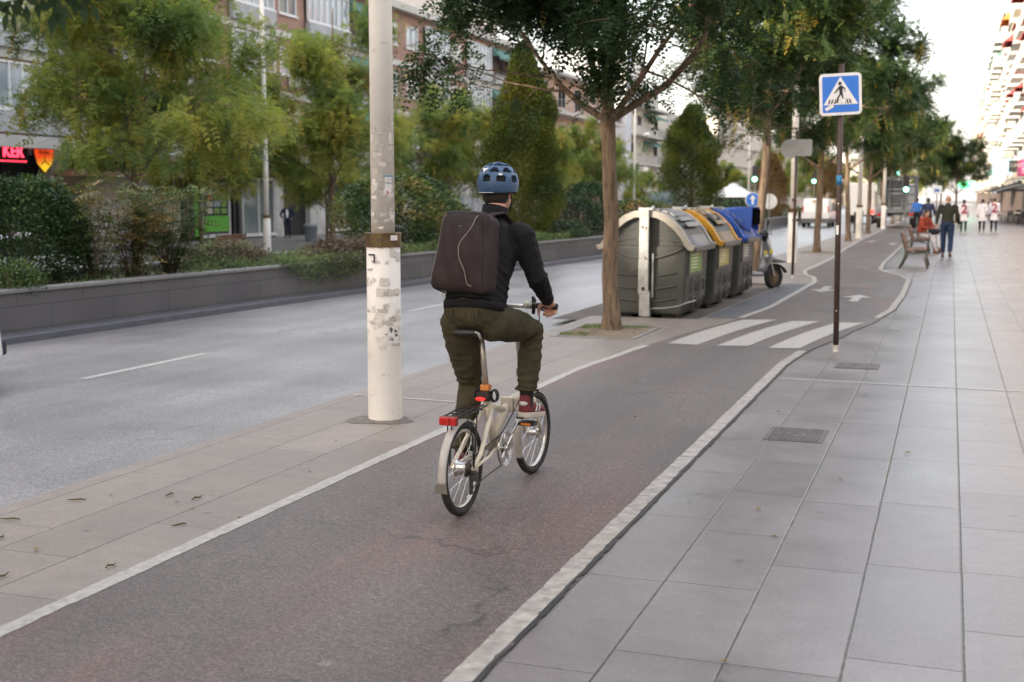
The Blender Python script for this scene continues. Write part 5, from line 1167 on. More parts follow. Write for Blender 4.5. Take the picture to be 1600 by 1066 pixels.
    if kind == 'yellow':
        MB().lathe([(.12, 0), (.12, .03), (.10, .035)], c=(0, 0, 0), n=20).build('hatch_ring', BLACK, r, loc=(.47, .45, 1.375)).rotation_euler = (0, R_(42), 0)
        MB().lathe([(.12, 0), (.12, .03), (.10, .035)], c=(0, 0, 0), n=20).build('hatch_ring', BLACK, r, loc=(.47, .98, 1.375)).rotation_euler = (0, R_(42), 0)
        sk = MB(); sk.box((0, 0, 0), (.22, .26, .006)); q = sk.build('notice_sheet', STICKER, r, loc=(.40, .72, 1.44)); q.rotation_euler = (0, R_(38), R_(12))
    if kind == 'blue':
        hd = MB(); yb, ye_ = .35, 1.15
        vs = [(.15, yb, 1.50), (.15, ye_, 1.50), (.78, yb, 1.12), (.78, ye_, 1.12), (.34, yb + .05, 1.55), (.34, ye_ - .05, 1.55), (.80, yb + .03, 1.56), (.80, ye_ - .03, 1.56)]
        hd.add(vs, [(0, 4, 5, 1), (4, 6, 7, 5), (0, 2, 6, 4), (1, 5, 7, 3)]); hd.build('paper_hood', lidcol, r, solid=.025, bevel=.02)
        MB().prism([(yb + .1, 1.25), (ye_ - .1, 1.25), (ye_ - .1, 1.51), (yb + .1, 1.51)], .795, .83, axis='X').build('hood_slot', mat('slot_dark', (.006, .006, .007), .95, spec=0.), r)
        MB().quad((.12, .10, 1.535), (.12, .30, 1.535), (.5, .30, 1.35), (.5, .1, 1.35)).build('hood_panel', lidcol, r)
    return r
CRM = mat('pale_lid_rim', (.38, .355, .31), .5, .1, 6, dirt=(.3, .27, .22), dscale=8, dthr=.6); YEL = mat('yellow_lid', (.62, .31, .02), .45, .08, 5); BLU = mat('blue_lid', (.015, .07, .33), .42, .08, 5)
GLID = mat('grey_lid', (.20, .20, .21), .42, .15, 5); BLID = mat('brown_lid', (.23, .165, .09), .45, .12, 5)
container(16.86, -3.92, CRM, GLID, mat('green_label', (.16, .30, .04), .5, .15, 20), 'dark grey container with pale lid rims and a green label, nearest to the crossing', 'grey')
container(18.72, -3.84, YEL, BLID, mat('yellow_label', (.42, .33, .07), .5, .15, 20), 'grey container with a yellow lid standing in the middle of the row', 'yellow')
container(20.75, -3.80, BLU, GLID, mat('violet_label', (.11, .10, .16), .5, .3, 40), 'grey container with a blue hooded lid next to the scooter', 'blue')
# ================================================================ scooter
def scooter():
    r = empty('motor_scooter', (-3.62, 22.9, -.045), R_(-58), 'silver grey motor scooter parked behind the blue topped container', 'scooter')
    SIL = mat('silver_scooter_paint', (.30, .30, .31), .3, .08, 5, metal=.5)
    for y_ in (-.52, .62):
        w_ = empty('wheel', (0, y_, .235)); w_.parent = r; w_.rotation_euler = (0, 0, R_(25) if y_ > 0 else 0)
        MB().tube([(0, .18 * math.cos(a), .18 * math.sin(a)) for a in [k * .19635 for k in range(32)]], .055, 12, closed=True, side=(1, 0, 0), rb=.055).build('tyre', RUBBER, w_, smooth=True)
        MB().lathe([(.13, -.02), (.13, .02)], axis='X', n=20).lathe([(.09, -.045), (.09, .045)], axis='X', n=20).lathe([(.03, -.06), (.03, .06)], axis='X', n=12).build('rim', mat('bronze_rim', (.20, .15, .10), .4, metal=.6), w_)
    m = MB()   # rear body
    m.limb([(V((0, -.62, .66)), .10, .12), (V((0, -.40, .62)), .15, .17), (V((0, -.15, .55)), .16, .16), (V((0, .0, .42)), .14, .12)], side=(1, 0, 0), n=18); m.build('rear_body', SIL, r, vox=.015)
    m = MB(); m.limb([(V((0, -.60, .80)), .11, .05), (V((0, -.3, .82)), .14, .05), (V((0, -.02, .77)), .11, .05)], side=(1, 0, 0), n=16); m.build('seat', BLACK, r, smooth=True)
    m = MB(); m.box((0, .16, .30), (.34, .40, .08)); m.build('footboard', SIL, r, bevel=.03)
    m = MB(); vs = []; prof = [(.36, .26, .12), (.40, .42, .18), (.46, .60, .21), (.47, .74, .20), (.44, .88, .14), (.43, .97, .10)]
    n = 9
    for y_, z_, w_ in prof:
        for k in range(n): a = -1 + 2 * k / (n - 1); vs.append((a * w_, y_ + .10 * (1 - a * a), z_))
    fs = [(i * n + k, i * n + k + 1, (i + 1) * n + k + 1, (i + 1) * n + k) for i in range(5) for k in range(n - 1)]; m.add(vs, fs); m.build('leg_shield', SIL, r, smooth=True, solid=.03)
    m = MB(); m.limb([(V((0, .50, .60)), .10, .10), (V((0, .64, .56)), .10, .06), (V((0, .86, .52)), .05, .02)], side=(1, 0, 0), n=14); m.build('front_nose', SIL, r, smooth=True)
    m = MB(); m.tube([(0, .64 + .23 * math.cos(a), .24 + .23 * math.sin(a)) for a in [R_(q) for q in range(20, 130, 10)]], .075, 10, side=(1, 0, 0), rb=.02); m.build('front_mudguard', BLACK, r, smooth=True)
    m = MB(); [m.tube([(k * .08, .50, .62), (k * .08, .60, .25)], .022, 8) for k in (-1, 1)]; m.build('fork', STEEL, r)
    m = MB(); m.tube([(0, .42, .95), (0, .38, 1.03)], .03, 8); m.tube([(-.32, .28, 1.02), (-.15, .36, 1.03), (.15, .36, 1.03), (.32, .28, 1.02)], .016, 8); m.limb([(V((0, .42, .96)), .10, .07), (V((0, .40, 1.06)), .13, .08)], side=(1, 0, 0), n=14); m.build('handlebar', BLACK, r, smooth=True)
    for k in (-1, 1): MB().tube([(k * .2, .36, 1.05), (k * .24, .36, 1.18), (k * .27, .36, 1.24)], .006, 6).ell((k * .28, .36, 1.27), (.045, .015, .06), 12, 8).build('mirror', BLACK, r, smooth=True)
    MB().prism([(-.16, 0), (.16, 0), (.13, .30), (-.13, .30)], -.002, .002, org=(0, .50, 1.02)).build('windscreen', mat('clear_screen', (.8, .8, .8), .05, 0, trans=.95, ior=1.2), r).rotation_euler = (0, 0, 0)
    MB().box((.212, .47, .72), (.004, .06, .08)).box((.2, .36, .7), (.004, .06, .08)).build('sticker', mat('yellow_sticker', (.6, .5, .05), .5), r)
    MB().tube([(.12, -.5, .3), (.14, -.15, .26)], [.05, .04], 10).build('exhaust', mat('dark_steel', (.06, .06, .06), .4, metal=.7), r, smooth=True)
    MB().tube([(-.12, .06, .27), (-.2, .0, -.0)], .012, 6).build('side_stand', STEEL, r)
scooter()
# ================================================================ poles and signs
LAMPW = mat('lamp_post_white', (.70, .675, .63), .6, .08, 3, dirt=(.36, .33, .29), dscale=9, dthr=.60, bump=.15, bscale=30)
BRONZE = mat('bronze_band', (.16, .105, .05), .42, .3, 9, metal=.5, dirt=(.08, .06, .04), dscale=15, dthr=.5)
def lamp_post(loc, label, arms=0, sc=1., rz=0, detail=False, H=9.0):
    r = empty('lamp_post', loc, rz, label, 'lamp post', 'white lamp posts', sc)
    MB().tube([(0, 0, -.3), (0, 0, .03), (0, 0, .6), (0, 0, 1.3)], [.130, .128, .1255, .124], 32).build('lower_shaft', LAMPW, r, smooth=True)
    MB().tube([(0, 0, 1.28), (0, 0, 3), (0, 0, 6), (0, 0, H)], [.088, .084, .076, .066], 32).build('upper_shaft', LAMPW, r, smooth=True)
    MB().lathe([(.134, 1.30), (.134, 1.40), (.10, 1.402)], n=10).lathe([(.137, 1.392), (.137, 1.402)], n=32).build('collar', BRONZE, r)
    if arms:
        for k, ln, z in ((1, .9, 6.6), (-1, .7, 5.0))[:arms]:
            MB().tube([(0, 0, z), (k * ln, 0, z + .02)], .035, 8).build('arm', GREYM, r)
            MB().lathe([(.05, .16), (.22, .10), (.30, 0), (.26, -.05)], c=(k * ln, 0, z), n=20).build('lamp_head', mat('lamp_head_white', (.7, .7, .7), .4), r, smooth=True)
    return r
pole = lamp_post((-3.93, 8.145, 0), 'thick white lamp post with torn stickers and a bronze band, left of the cyclist')
MB().lathe([(.150, -.01), (.149, .004), (.135, .010), (.129, .02)], n=28).build('mortar_collar', mat('mortar', (.17, .155, .14), .9, .35, 25, bump=.8, bscale=60), pole)
_r = random.Random(2); m = MB(); _q = [(.155 + .05 * _r.random() + (.07 if 2.6 < 6.283 * k / 26 < 4.2 else 0)) for k in range(26)]
m.add([(0, 0, .0032)] + [(q * 1.1 * math.cos(6.283 * k / 26), q * math.sin(6.283 * k / 26), .0032) for k, q in enumerate(_q)], [(0, k + 1, (k + 1) % 26 + 1) for k in range(26)]); m.build('mortar_smear', mat('mortar_smear', (.155, .14, .125), .8, .3, 12), pole)
def wrap(name, m, R, a0, z0, w_, h_, parent, e=.0015, seg=8, jag=0):
    """paper glued round a shaft; a0 = angle of its middle"""
    rnd = random.Random(int(a0 * 100 + z0 * 977)); t_ = MB(); n = seg; vs = []
    for j in range(5):
        for i in range(n + 1):
            a = a0 + (i / n - .5) * w_ / R; edge = j in (0, 4) or i in (0, n); q = rnd.uniform(-jag, jag) if edge else 0
            vs.append(((R + e) * math.cos(a + q / R), (R + e) * math.sin(a + q / R), z0 + h_ * (j / 4 - .5) + (q if j in (0, 4) else 0)))
    t_.add(vs, [(j * (n + 1) + i, j * (n + 1) + i + 1, (j + 1) * (n + 1) + i + 1, (j + 1) * (n + 1) + i) for j in range(4) for i in range(n)])
    return t_.build(name, m, parent, normals=False)
fa = math.atan2(-8.145, 3.93)     # direction from the post to the camera
GLUE = mat('torn_glue', (.50, .47, .425), .8, .3, 60, dirt=(.36, .34, .30), dscale=60, dthr=.5); PAP = mat('old_paper', (.63, .60, .555), .8, .15, 40, dirt=(.35, .32, .29), dscale=30, dthr=.58)
rnd = random.Random(11)
for i in range(46):
    z = rnd.uniform(.72, 1.27) if i < 30 else rnd.uniform(.5, .8)
    wrap('torn_paper', rnd.choice([GLUE, PAP, PAP]), .1262, fa + rnd.uniform(-1.3, 1.3), z, rnd.uniform(.02, .08), rnd.uniform(.012, .06), pole, .0006 + i * .00003, 8, rnd.uniform(.003, .009))
for i in range(40):
    z = rnd.uniform(1.43, 1.9) if i < 28 else rnd.uniform(1.9, 2.25)
    wrap('torn_paper', rnd.choice([GLUE, GLUE, PAP]), .0878, fa + rnd.uniform(-1.2, 1.2), z, rnd.uniform(.015, .06), rnd.uniform(.01, .05), pole, .0006 + i * .00003, 8, rnd.uniform(.003, .008))
for i in range(16): wrap('scratch', INK if i % 3 == 0 else GLUE, .1262 if i < 7 else .0865, fa + rnd.uniform(-.9, .9), rnd.uniform(.5, 1.2) if i < 7 else rnd.uniform(1.7, 2.3), rnd.uniform(.01, .05), .003, pole, .003, 6, .002)
def poster(z, a, w_, h_, R, lines, parent=pole):
    p = wrap('poster', STICKER, R, a, z, w_, h_, parent, .0035)
    for t_, dx, dz, s_ in lines:
        aa = a + dx / R; q = R + .006
        o = text('poster_print', t_, s_, INK, (q * math.cos(aa), q * math.sin(aa), z + dz), (math.pi / 2, 0, aa + math.pi / 2), p, .0004, bold=True)
poster(.655, fa + .55, .085, .125, .127, [('9', -.022, .035, .055), ('12:', -.018, -.03, .032), ('Bx', .018, .03, .028), ('E8', .022, -.002, .026)])
poster(1.76, fa + .5, .055, .125, .088, [('~~~', .0, .03, .018), ('DE TINTA', .0, .005, .011)])
MB().box((0, 0, 0), (.001, .001, .001)) 
wrap('red_mark', RED, .088, fa + .38, 1.70, .012, .016, pole, .0055)
wrap('blue_mark', mat('teal_print', (.1, .3, .35), .6), .088, fa + .45, 1.815, .075, .012, pole, .005)
wrap('note', STICKER, .137, fa + .62, 1.368, .06, .038, pole, .001)
wrap('long_note', PAP, .086, fa + .75, 2.07, .03, .12, pole, .002)
wrap('black_tape', INK, .1255, fa - .75, 1.245, .055, .012, pole, .006); wrap('black_tape', INK, .1255, fa - .53, 1.22, .013, .06, pole, .0065)
lamp_post((-22.0, 36.5, -.3), 'slim white lamp post on the far side, in front of the brick building', 0)
lamp_post((-22.0, 88, -.3), 'distant white lamp post with arms beside the balconied corner building', 2)
lamp_post((-22.0, 142, -.3), 'distant white lamp post above the white roofed kiosk', 0)
l2 = lamp_post((-3.85, 32.4, 0), 'white lamp post with dark stickers just behind the second brown sign post', 0)
for i in range(12): wrap('sticker', (INK, STICKER, RED, STICKER)[i % 4] if i < 10 else INK, .1262 if i > 5 else .0875, fa + .3 + rnd.uniform(-.8, .8), rnd.uniform(1.1, 1.28) if i > 5 else rnd.uniform(1.45, 1.8), .09, .07, l2, .002 + i * .0005)
lamp_post((-3.6, 53.2, 0), 'white lamp post between the fourth and fifth trees of the lane', 0)
lamp_post((-3.5, 71, 0), 'white lamp post beside the black railings and the lorry', 0)
lamp_post((-3.5, 92, 0), 'farthest white lamp post along the lane', 0)
# crossing sign
def sign_post(name, loc, label, H, lean=(0, 0), r_=.03):
    r = empty(name, loc, 0, label, 'sign post'); r.rotation_euler = (R_(lean[0]), R_(lean[1]), 0)
    MB().tube([(0, 0, -.1), (0, 0, H)], r_, 20).build('post', BRN, r, smooth=True)
    MB().tube([(0, 0, 0), (0, 0, .07), (0, 0, .075)], [.033, .033, .03], 16).build('base_paint', mat('chalky_base', (.5, .48, .45), .8, .3, 20), r)
    return r
sp_ = sign_post('crossing_sign', (-1.115, 13.53, .0), 'blue square pedestrian crossing sign on a brown post beside the zebra crossing', 3.07, (0, -.6))
sf = empty('sign_panel', (0, -.045, 2.75), R_(4)); sf.parent = sp_; sf.rotation_euler = (0, R_(-2.2), R_(13))
def rrect(w_, h_, r, n=6): 
    out = []
    for cx, cz, a0 in ((w_ / 2 - r, h_ / 2 - r, 0), (-w_ / 2 + r, h_ / 2 - r, 90), (-w_ / 2 + r, -h_ / 2 + r, 180), (w_ / 2 - r, -h_ / 2 + r, 270)):
        for k in range(n + 1): a = R_(a0 + 90 * k / n); out.append((cx + r * math.cos(a), cz + r * math.sin(a)))
    return out
SW = .437
MB().prism(rrect(SW, SW, .045), -.006, .012).build('plate', mat('sign_white', (.72, .71, .72), .35, .04), sf, bevel=.003)
MB().prism(rrect(SW * .86, SW * .86, .018), -.0085, -.0061).build('blue_field', mat('sign_blue', (.025, .16, .60), .35, .04), sf)
MB().prism([(-.178, -.108), (.178, -.108), (0, .183)], -.0105, -.0086).build('white_triangle', mat('sign_white', (.72, .71, .72), .35, .04), sf)
m = MB(); y0_, y1_ = -.0125, -.0106
m.lathe([(.018, y0_), (.018, y1_)], c=(-.006, 0, .112), axis='Y', n=20)
m.prism([(-.012, .088), (.012, .090), (.024, .078), (.020, .03), (.022, -.0), (-.012, -.004), (-.014, .04), (-.024, .066)], y0_, y1_)
m.prism([(-.018, .080), (-.062, .022), (-.068, .010), (-.056, .012), (-.014, .054)], y0_ - .0004, y1_)
m.prism([(.018, .086), (.046, .062), (.050, .022), (.044, .018), (.038, .05), (.016, .066)], y0_ - .0004, y1_)
m.prism([(-.012, .0), (.006, .0), (-.018, -.035), (-.028, -.088), (-.062, -.094), (-.050, -.084), (-.044, -.080), (-.036, -.03)], y0_ - .0008, y1_)
m.prism([(.002, .0), (.022, .004), (.026, -.03), (.040, -.06), (.028, -.062), (.012, -.034)], y0_ - .0008, y1_)
for k, x in enumerate((-.128, -.098, -.066, .050, .076, .104, .126)):
    top = -.052; bot = -.098; sh = .18 * x
    if k == 6: continue
    m.prism([(x - .006 - sh * .0 + (.016 if x < 0 else -.016), top), (x + .008 + (.016 if x < 0 else -.016), top), (x + .008, bot), (x - .008, bot)], y0_, y1_)
m.build('pictogram', INK, sf)
MB().prism([(-.168, -.142), (-.150, -.172), (-.070, -.128), (-.085, -.098)], -.0145, -.0135).prism([(-.022, -.102), (.046, -.100), (.052, -.058), (.02, -.044), (-.012, -.048)], -.0145, -.0135).build('white_sticker', STICKER, sf)
MB().prism([(-.12, -.02), (.12, -.02), (.12, .02), (-.12, .02)], .012, .03).build('bracket', GREYM, sf)
MB().tube([(0, 0, 1.80), (0, 0, 1.90)], .0312, 20).build('blue_sticker', mat('sticker_blue', (.03, .2, .4), .5, .3, 30), sp_, smooth=True)
wrap('white_sticker', STICKER, .0305, math.atan2(-13.5, 1.1) - .3, 1.32, .03, .10, sp_, .001)
MB().lathe([(.008, -.034), (.008, -.028)], c=(0, 0, .45), axis='Y', n=10).lathe([(.008, -.034), (.008, -.028)], c=(0, 0, 1.6), axis='Y', n=10).build('bolt', STEEL, sp_)
s2 = sign_post('sign_pole', (-3.06, 25.9, 0), 'second brown sign post carrying two grey sign backs under the trees', 3.05, (0, .5))
MB().lathe([(.20, -.02), (.20, -.01)], c=(-.13, 0, 2.68), axis='Y', n=28).prism(rrect(.34, .34, .03), -.035, -.025, org=(.14, 0, 2.7)).build('sign_back', mat('sign_back_grey', (.27, .27, .26), .6), s2)
def traffic_sign(loc, label, kind, H=2.6, rad=.42):
    r = empty('traffic_sign', loc, 0, label, 'traffic sign')
    MB().tube([(0, 0, -.1), (0, 0, H)], .04, 10).build('post', GREYM, r)
    if kind == 'arrow':
        MB().lathe([(rad, -.06), (rad, -.045)], axis='Y', c=(0, 0, H - .4), n=36).build('white_rim', WHITE, r)
        MB().lathe([(rad * .9, -.07), (rad * .9, -.0605)], axis='Y', c=(0, 0, H - .4), n=36).build('blue_disc', mat('sign_blue', (.025, .16, .60), .35, .04), r)
        MB().prism([(-.06, -.26), (.06, -.26), (.06, .05), (.18, .05), (0, .27), (-.18, .05), (-.06, .05)], -.08, -.0705, org=(0, 0, H - .4)).build('arrow', WHITE, r)
    else:
        MB().lathe([(rad, -.06), (rad, -.045)], axis='Y', c=(0, 0, H - .4), n=36).build('disc', mat('sign_back_pale', (.6, .6, .6), .5), r)
        MB().box((0, -.07, H - .4), (.05, .01, rad * 1.9)).build('back_rail', GREYM, r)
traffic_sign((-10.35, 68.5, .0), 'round blue traffic sign with a white upward arrow below a green signal', 'arrow', 2.0)
traffic_sign((-10.2, 74, .0), 'pale round sign beside the brown cypress', 'round', 1.9, .46)
def traffic_light(loc, label, H=3.1, hd=.9, sc=1.):
    r = empty('traffic_light', loc, 0, label, 'traffic light', None, sc)
    MB().tube([(0, 0, -.1), (0, 0, H)], .05, 10).build('post', GREYM, r)
    MB().box((0, -.05, H - .45), (.3, .25, hd)).build('housing', BLACK, r, bevel=.03)
    MB().lathe([(.11, -.19), (.11, -.18)], axis='Y', c=(0, 0, H - .2), n=20).lathe([(.11, -.19), (.11, -.18)], axis='Y', c=(0, 0, H - .47), n=20).build('dark_lens', DARK, r)
    MB().lathe([(.13, -.2), (.13, -.18)], axis='Y', c=(0, 0, H - .75), n=20).build('green_lamp', emis('green_signal', (.25, 1, .72), 3.), r)
traffic_light((-10.4, 69.5, 0), 'traffic light showing green above the round blue arrow sign', 3.5)
traffic_light((-10.3, 100, 0), 'distant traffic light showing green beside the white van', 3.4, sc=1.15)
traffic_light((-4.6, 116, 0), 'distant traffic light left of the caged lorry', 3.8, sc=1.3)
traffic_light((-2.2, 66.5, 0), 'traffic light showing green just right of the caged lorry', 3.0, sc=.95)
# ================================================================ buildings
BRICKM = brick('pale_brick', (.33, .17, .12), (.27, .135, .10), (.30, .26, .23))
SLAB = mat('white_render', (.48, .465, .44), .8, .12, 1.2, dirt=(.4, .38, .36), dscale=1.5, dthr=.6)
CREAMW = mat('cream_stone', (.44, .38, .31), .8, .12, 1.5)
WINW = mat('window_white', (.66, .66, .66), .5, .08)
ROLL = mat('roller_shutter', (.60, .58, .54), .6, .1, 3)
def pane_mat(name, c, r=.06): return mat(name, c, r, .35, .5, spec=.9)
PANE = pane_mat('window_pane', (.10, .12, .14)); PANEL = pane_mat('bright_pane', (.35, .40, .44))
SHOPG = pane_mat('shop_glass', (.035, .04, .045))
AWG = mat('green_awning', (.10, .22, .19), .8, .15); AWR = mat('red_awning', (.32, .05, .05), .8, .1); AWO = mat('orange_awning', (.60, .17, .03), .8, .1); AWB = mat('black_awning', (.02, .022, .025), .7)
def local(X, f):   # facade frame: a = along street (y), b = out from the wall, z
    return lambda a, b, z: (X + f * b, a, z)
def fbox(mb, X, f, a0, a1, b0, b1, z0, z1): mb.span((X + f * b0, a0, z0), (X + f * b1, a1, z1))
def window(X, f, a0, a1, z0, z1, parent, shut=.3, pane=PANE, muntin=1, name='window'):
    m = MB(); t = .07
    fbox(m, X, f, a0, a0 + t, -.12, .02, z0, z1); fbox(m, X, f, a1 - t, a1, -.12, .02, z0, z1); fbox(m, X, f, a0 + t, a1 - t, -.12, .02, z0, z0 + t); fbox(m, X, f, a0 + t, a1 - t, -.12, .02, z1 - t, z1)
    for k in range(muntin): a = a0 + (a1 - a0) * (k + 1) / (muntin + 1); fbox(m, X, f, a - .03, a + .03, -.10, .01, z0 + t, z1 - t)
    fbox(m, X, f, a0 - .08, a1 + .08, .0, .09, z0 - .08, z0 - .003)
    w_ = m.build(name, WINW, parent)
    if shut: q = MB(); fbox(q, X, f, a0 + t, a1 - t, -.05, -.02, z1 - t - (z1 - z0 - 2 * t) * shut, z1 - t); q.build('shutter', ROLL, w_)
    q = MB(); fbox(q, X, f, a0 + t, a1 - t, -.10, -.07, z0 + t, z1 - t); q.build('pane', pane, w_); return w_
def railing(X, f, a0, a1, b, z, parent, h=.95, m_=None, step=.14, solid=None):
    m = MB(); fbox(m, X, f, a0, a1, b - .03, b + .02, z + h - .04, z + h); fbox(m, X, f, a0, a1, b - .02, b + .01, z + .08, z + .11)
    n = int((a1 - a0) / step)
    for k in range(n + 1): a = a0 + (a1 - a0) * k / n; fbox(m, X, f, a - .01, a + .01, b - .015, b + .005, z, z + h - .04)
    for a in (a0, a1):
        fbox(m, X, f, a - .02, a + .02, .0, b, z + h - .04, z + h)
        for k in range(6): q = b * (k + .5) / 6; fbox(m, X, f, a - .01, a + .01, q - .01, q + .01, z, z + h - .04)
    return m.build('railing', m_ or BLACK, parent)
def awning(X, f, a0, a1, b, z, h, m_, parent, name='awning'):
    m = MB(); m.add([(X, a0, z), (X, a1, z), (X + f * b, a1, z - h), (X + f * b, a0, z - h), (X + f * b, a0, z - h - .22), (X + f * b, a1, z - h - .22)], [(0, 1, 2, 3), (3, 2, 5, 4), ])
    m.add([(X, a0, z), (X + f * b, a0, z - h), (X, a0, z - h)], [(0, 1, 2)]); m.add([(X, a1, z), (X + f * b, a1, z - h), (X, a1, z - h)], [(0, 1, 2)])
    return m.build(name, m_, parent, solid=.02)
random.seed(12)
# --- the brick building on the left
bX = -33.0
b1 = empty('brick_building', (0, 0, 0), 0, 'pale brick apartment building with white floor bands above ground floor shops', 'building')
FZ = [3.95, 7.05, 10.15, 13.3]
def wall_with_holes(X, f, y0, y1, z0, z1, holes, thick, m_, parent, name='wall'):
    """front wall made of solid pieces around the openings; holes (a0,a1,z0,z1) sorted in rows"""
    m = MB(); rows = {}
    for h_ in holes: rows.setdefault((h_[2], h_[3]), []).append(h_)
    z = z0
    for (h0, h1), hs in sorted(rows.items()):
        if h0 > z: fbox(m, X, f, y0, y1, -thick, 0, z, h0)
        a = y0
        for q in sorted(hs):
            if q[0] > a: fbox(m, X, f, a, q[0], -thick, 0, h0, h1)
            a = q[1]
        if a < y1: fbox(m, X, f, a, y1, -thick, 0, h0, h1)
        z = h1
    if z < z1: fbox(m, X, f, y0, y1, -thick, 0, z, z1)
    return m.build(name, m_, parent)
Y0, Y1 = 14.0, 93.5
bays = []; y = Y1 - 2.2; pat = ['open', 'glazed', 'win', 'glazed2', 'win', 'win']; wd = {'open': 4.3, 'glazed': 5.0, 'win': 3.2, 'glazed2': 4.2}; k = 0
while y > 20: t_ = pat[k % 6]; bays.append((t_, y - wd[t_], y)); y -= wd[t_]; k += 1
holes = []
for fi in range(3):
    zf = FZ[fi]
    for t_, a, b_ in bays:
        if t_ == 'win': holes.append((a + .7, b_ - .7, zf + 1.05, zf + 2.45))
        else: holes.append((a + .15, b_ - .15, zf + 1.05, zf + 2.45))
fixed = wall_with_holes(bX, 1, Y0, Y1, 3.95, 13.3, holes, .3, BRICKM, b1)
bd = MB()
for z in (3.95, 7.05, 10.15): fbox(bd, bX, 1, Y0, Y1, .002, .10, z - .22, z + .14)
fbox(bd, bX, 1, Y0, Y1, .003, .55, 13.3, 13.72); fbox(bd, bX, 1, Y0, Y1, .0, .05, 3.3, 3.95)
fbox(bd, bX, 1, Y0, Y1, .45, 1.1, 3.52, 3.95)
bd.build('floor_band', SLAB, b1)
cb_ = MB(); fbox(cb_, bX, 1, Y0, Y1, -12, -.9, -.5, 13.3); fbox(cb_, bX, 1, Y0 + 2, Y1 - 1, -11, -1.6, 13.3, 16.4); cb_.build('core', mat('interior_shade', (.30, .26, .24), .9), b1)
fl = MB(); fbox(fl, bX, 1, Y0 - .01, Y1 + .01, -.9, -.301, 13.2, 13.3)
for z in FZ[:3]: fbox(fl, bX, 1, Y0, Y1, -.9, -.301, z - .2, z)
fl.build('floor_slab', SLAB, b1)
at = MB(); fbox(at, bX, 1, Y0 + 2, Y1 - 1, -1.599, -1.4, 13.3, 16.3); at.build('attic_wall', mat('attic_render', (.66, .60, .54), .8), b1)
MB().span((bX - 1.39, Y0 + 2, 13.3), (bX + .5, Y0 + 2.1, 14.3)).build('attic_parapet', SLAB, b1)
vis = [q for q in bays if q[2] > 33]
for fi in range(3):
    zf = FZ[fi]
    for bi, (t_, a, b_) in enumerate(vis):
        if t_ == 'win': window(bX, 1, a + .7, b_ - .7, zf + 1.05, zf + 2.45, b1, random.choice((0, .3, .5, .8)), random.choice((PANE, PANEL)))
        elif t_ in ('glazed', 'glazed2') or (t_ == 'open' and fi < 2 and bi % 2):
            window(bX + .25, 1, a + .15, b_ - .15, zf + 1.0, zf + 2.75, b1, 0, PANEL, 6 if t_ == 'glazed' else 5, 'glazed_balcony')
            q = MB(); fbox(q, bX, 1, a + .1, b_ - .1, .10, .34, zf + .142, zf + .91); q.build('balcony_front', mat('grey_panel', (.34, .35, .36), .7, .15, 2), b1)
        else:
            q = MB(); fbox(q, bX, 1, a + .1, b_ - .1, -.25, .45, zf + .141, zf + .24); fbox(q, bX, 1, a + .1, b_ - .1, .36, .45, zf + .24, zf + .80); o = q.build('balcony_front', mat('grey_panel', (.34, .35, .36), .7, .15, 2), b1)
            railing(bX, 1, a + .12, b_ - .12, .44, zf + .8, o, .28)
            awning(bX, 1, a + .2, b_ - .2, .75, zf + 2.9, .75, AWG, b1)
MB().span((bX + .1, 57.1, 7.5), (bX + .75, 58.2, 8.1)).build('air_conditioner', WHITE, b1, bevel=.03)
MB().span((bX + .1, 59.6, 4.5), (bX + .3, 60.0, 5.3)).build('wall_lamp', WHITE, b1, bevel=.03)
# ground floor of the brick building
gf = MB(); 
def pier(a0, a1, m_=None, z1=3.3, b=.0, name='pier'):
    q = MB(); fbox(q, bX, 1, a0, a1, -.6, b, -.3, z1); return q.build(name, m_ or CREAMW, b1)
fbox(gf, bX, 1, Y0, Y1, -.899, -.75, -.3, 3.7); gf.build('shop_back_wall', mat('dark_interior', (.03, .028, .028), .9), b1)
pier(33, 35.2); pier(38.9, 39.6)
pier(39.6, 41.2, mat('beige_shutter', (.34, .27, .18), .7, .1, 2), 2.9, -.25, 'roller_door')
pier(41.2, 45.6, mat('pale_plaster', (.46, .44, .42), .85, .1, 1), 2.8, -.02)
pier(45.6, 47.3, mat('stone_beige', (.36, .31, .25), .85, .1, 1), 2.9, .02)
q = MB(); q.prism([(46.0, -.2), (47.0, -.2), (47.0, 1.55)] + [(46.5 + .5 * math.cos(R_(a_)), 1.55 + .5 * math.sin(R_(a_))) for a_ in range(15, 180, 15)] + [(46.0, 1.55)], bX + .021, bX + .035, axis='X'); q.build('arched_blind', mat('arched_blind', (.44, .36, .24), .8, .1, 3), b1)
q = MB(); fbox(q, bX, 1, 39.0, 48.6, .02, 1.25, 2.55, 2.75); q.build('canopy', mat('copper_canopy', (.22, .13, .09), .7, .2, 2), b1)
for a in (47.4, 47.75, 48.1, 51.6, 52.0): q = MB(); fbox(q, bX, 1, a, a + .22, -.3, .06, -.3, 3.2); q.build('black_column', BLACK, b1)
q = MB(); fbox(q, bX, 1, 47.4, 52.3, -.28, -.05, 2.55, 3.3); q.build('green_fascia', mat('green_black_fascia', (.03, .09, .015), .5, .6, .6), b1)
window(bX, 1, 49.0, 51.4, -.1, 2.4, b1, 0, SHOPG, 0, 'shop_window')
GRN = mat('lime_green_panel', (.12, .42, .04), .5, .1, 2)
q = MB(); fbox(q, bX, 1, 49.1, 51.3, -.06, -.03, .1, .85); fbox(q, bX, 1, 48.4, 48.9, -.2, -.02, -.1, 2.3); q.build('green_panel', GRN, b1)
random.seed(3)
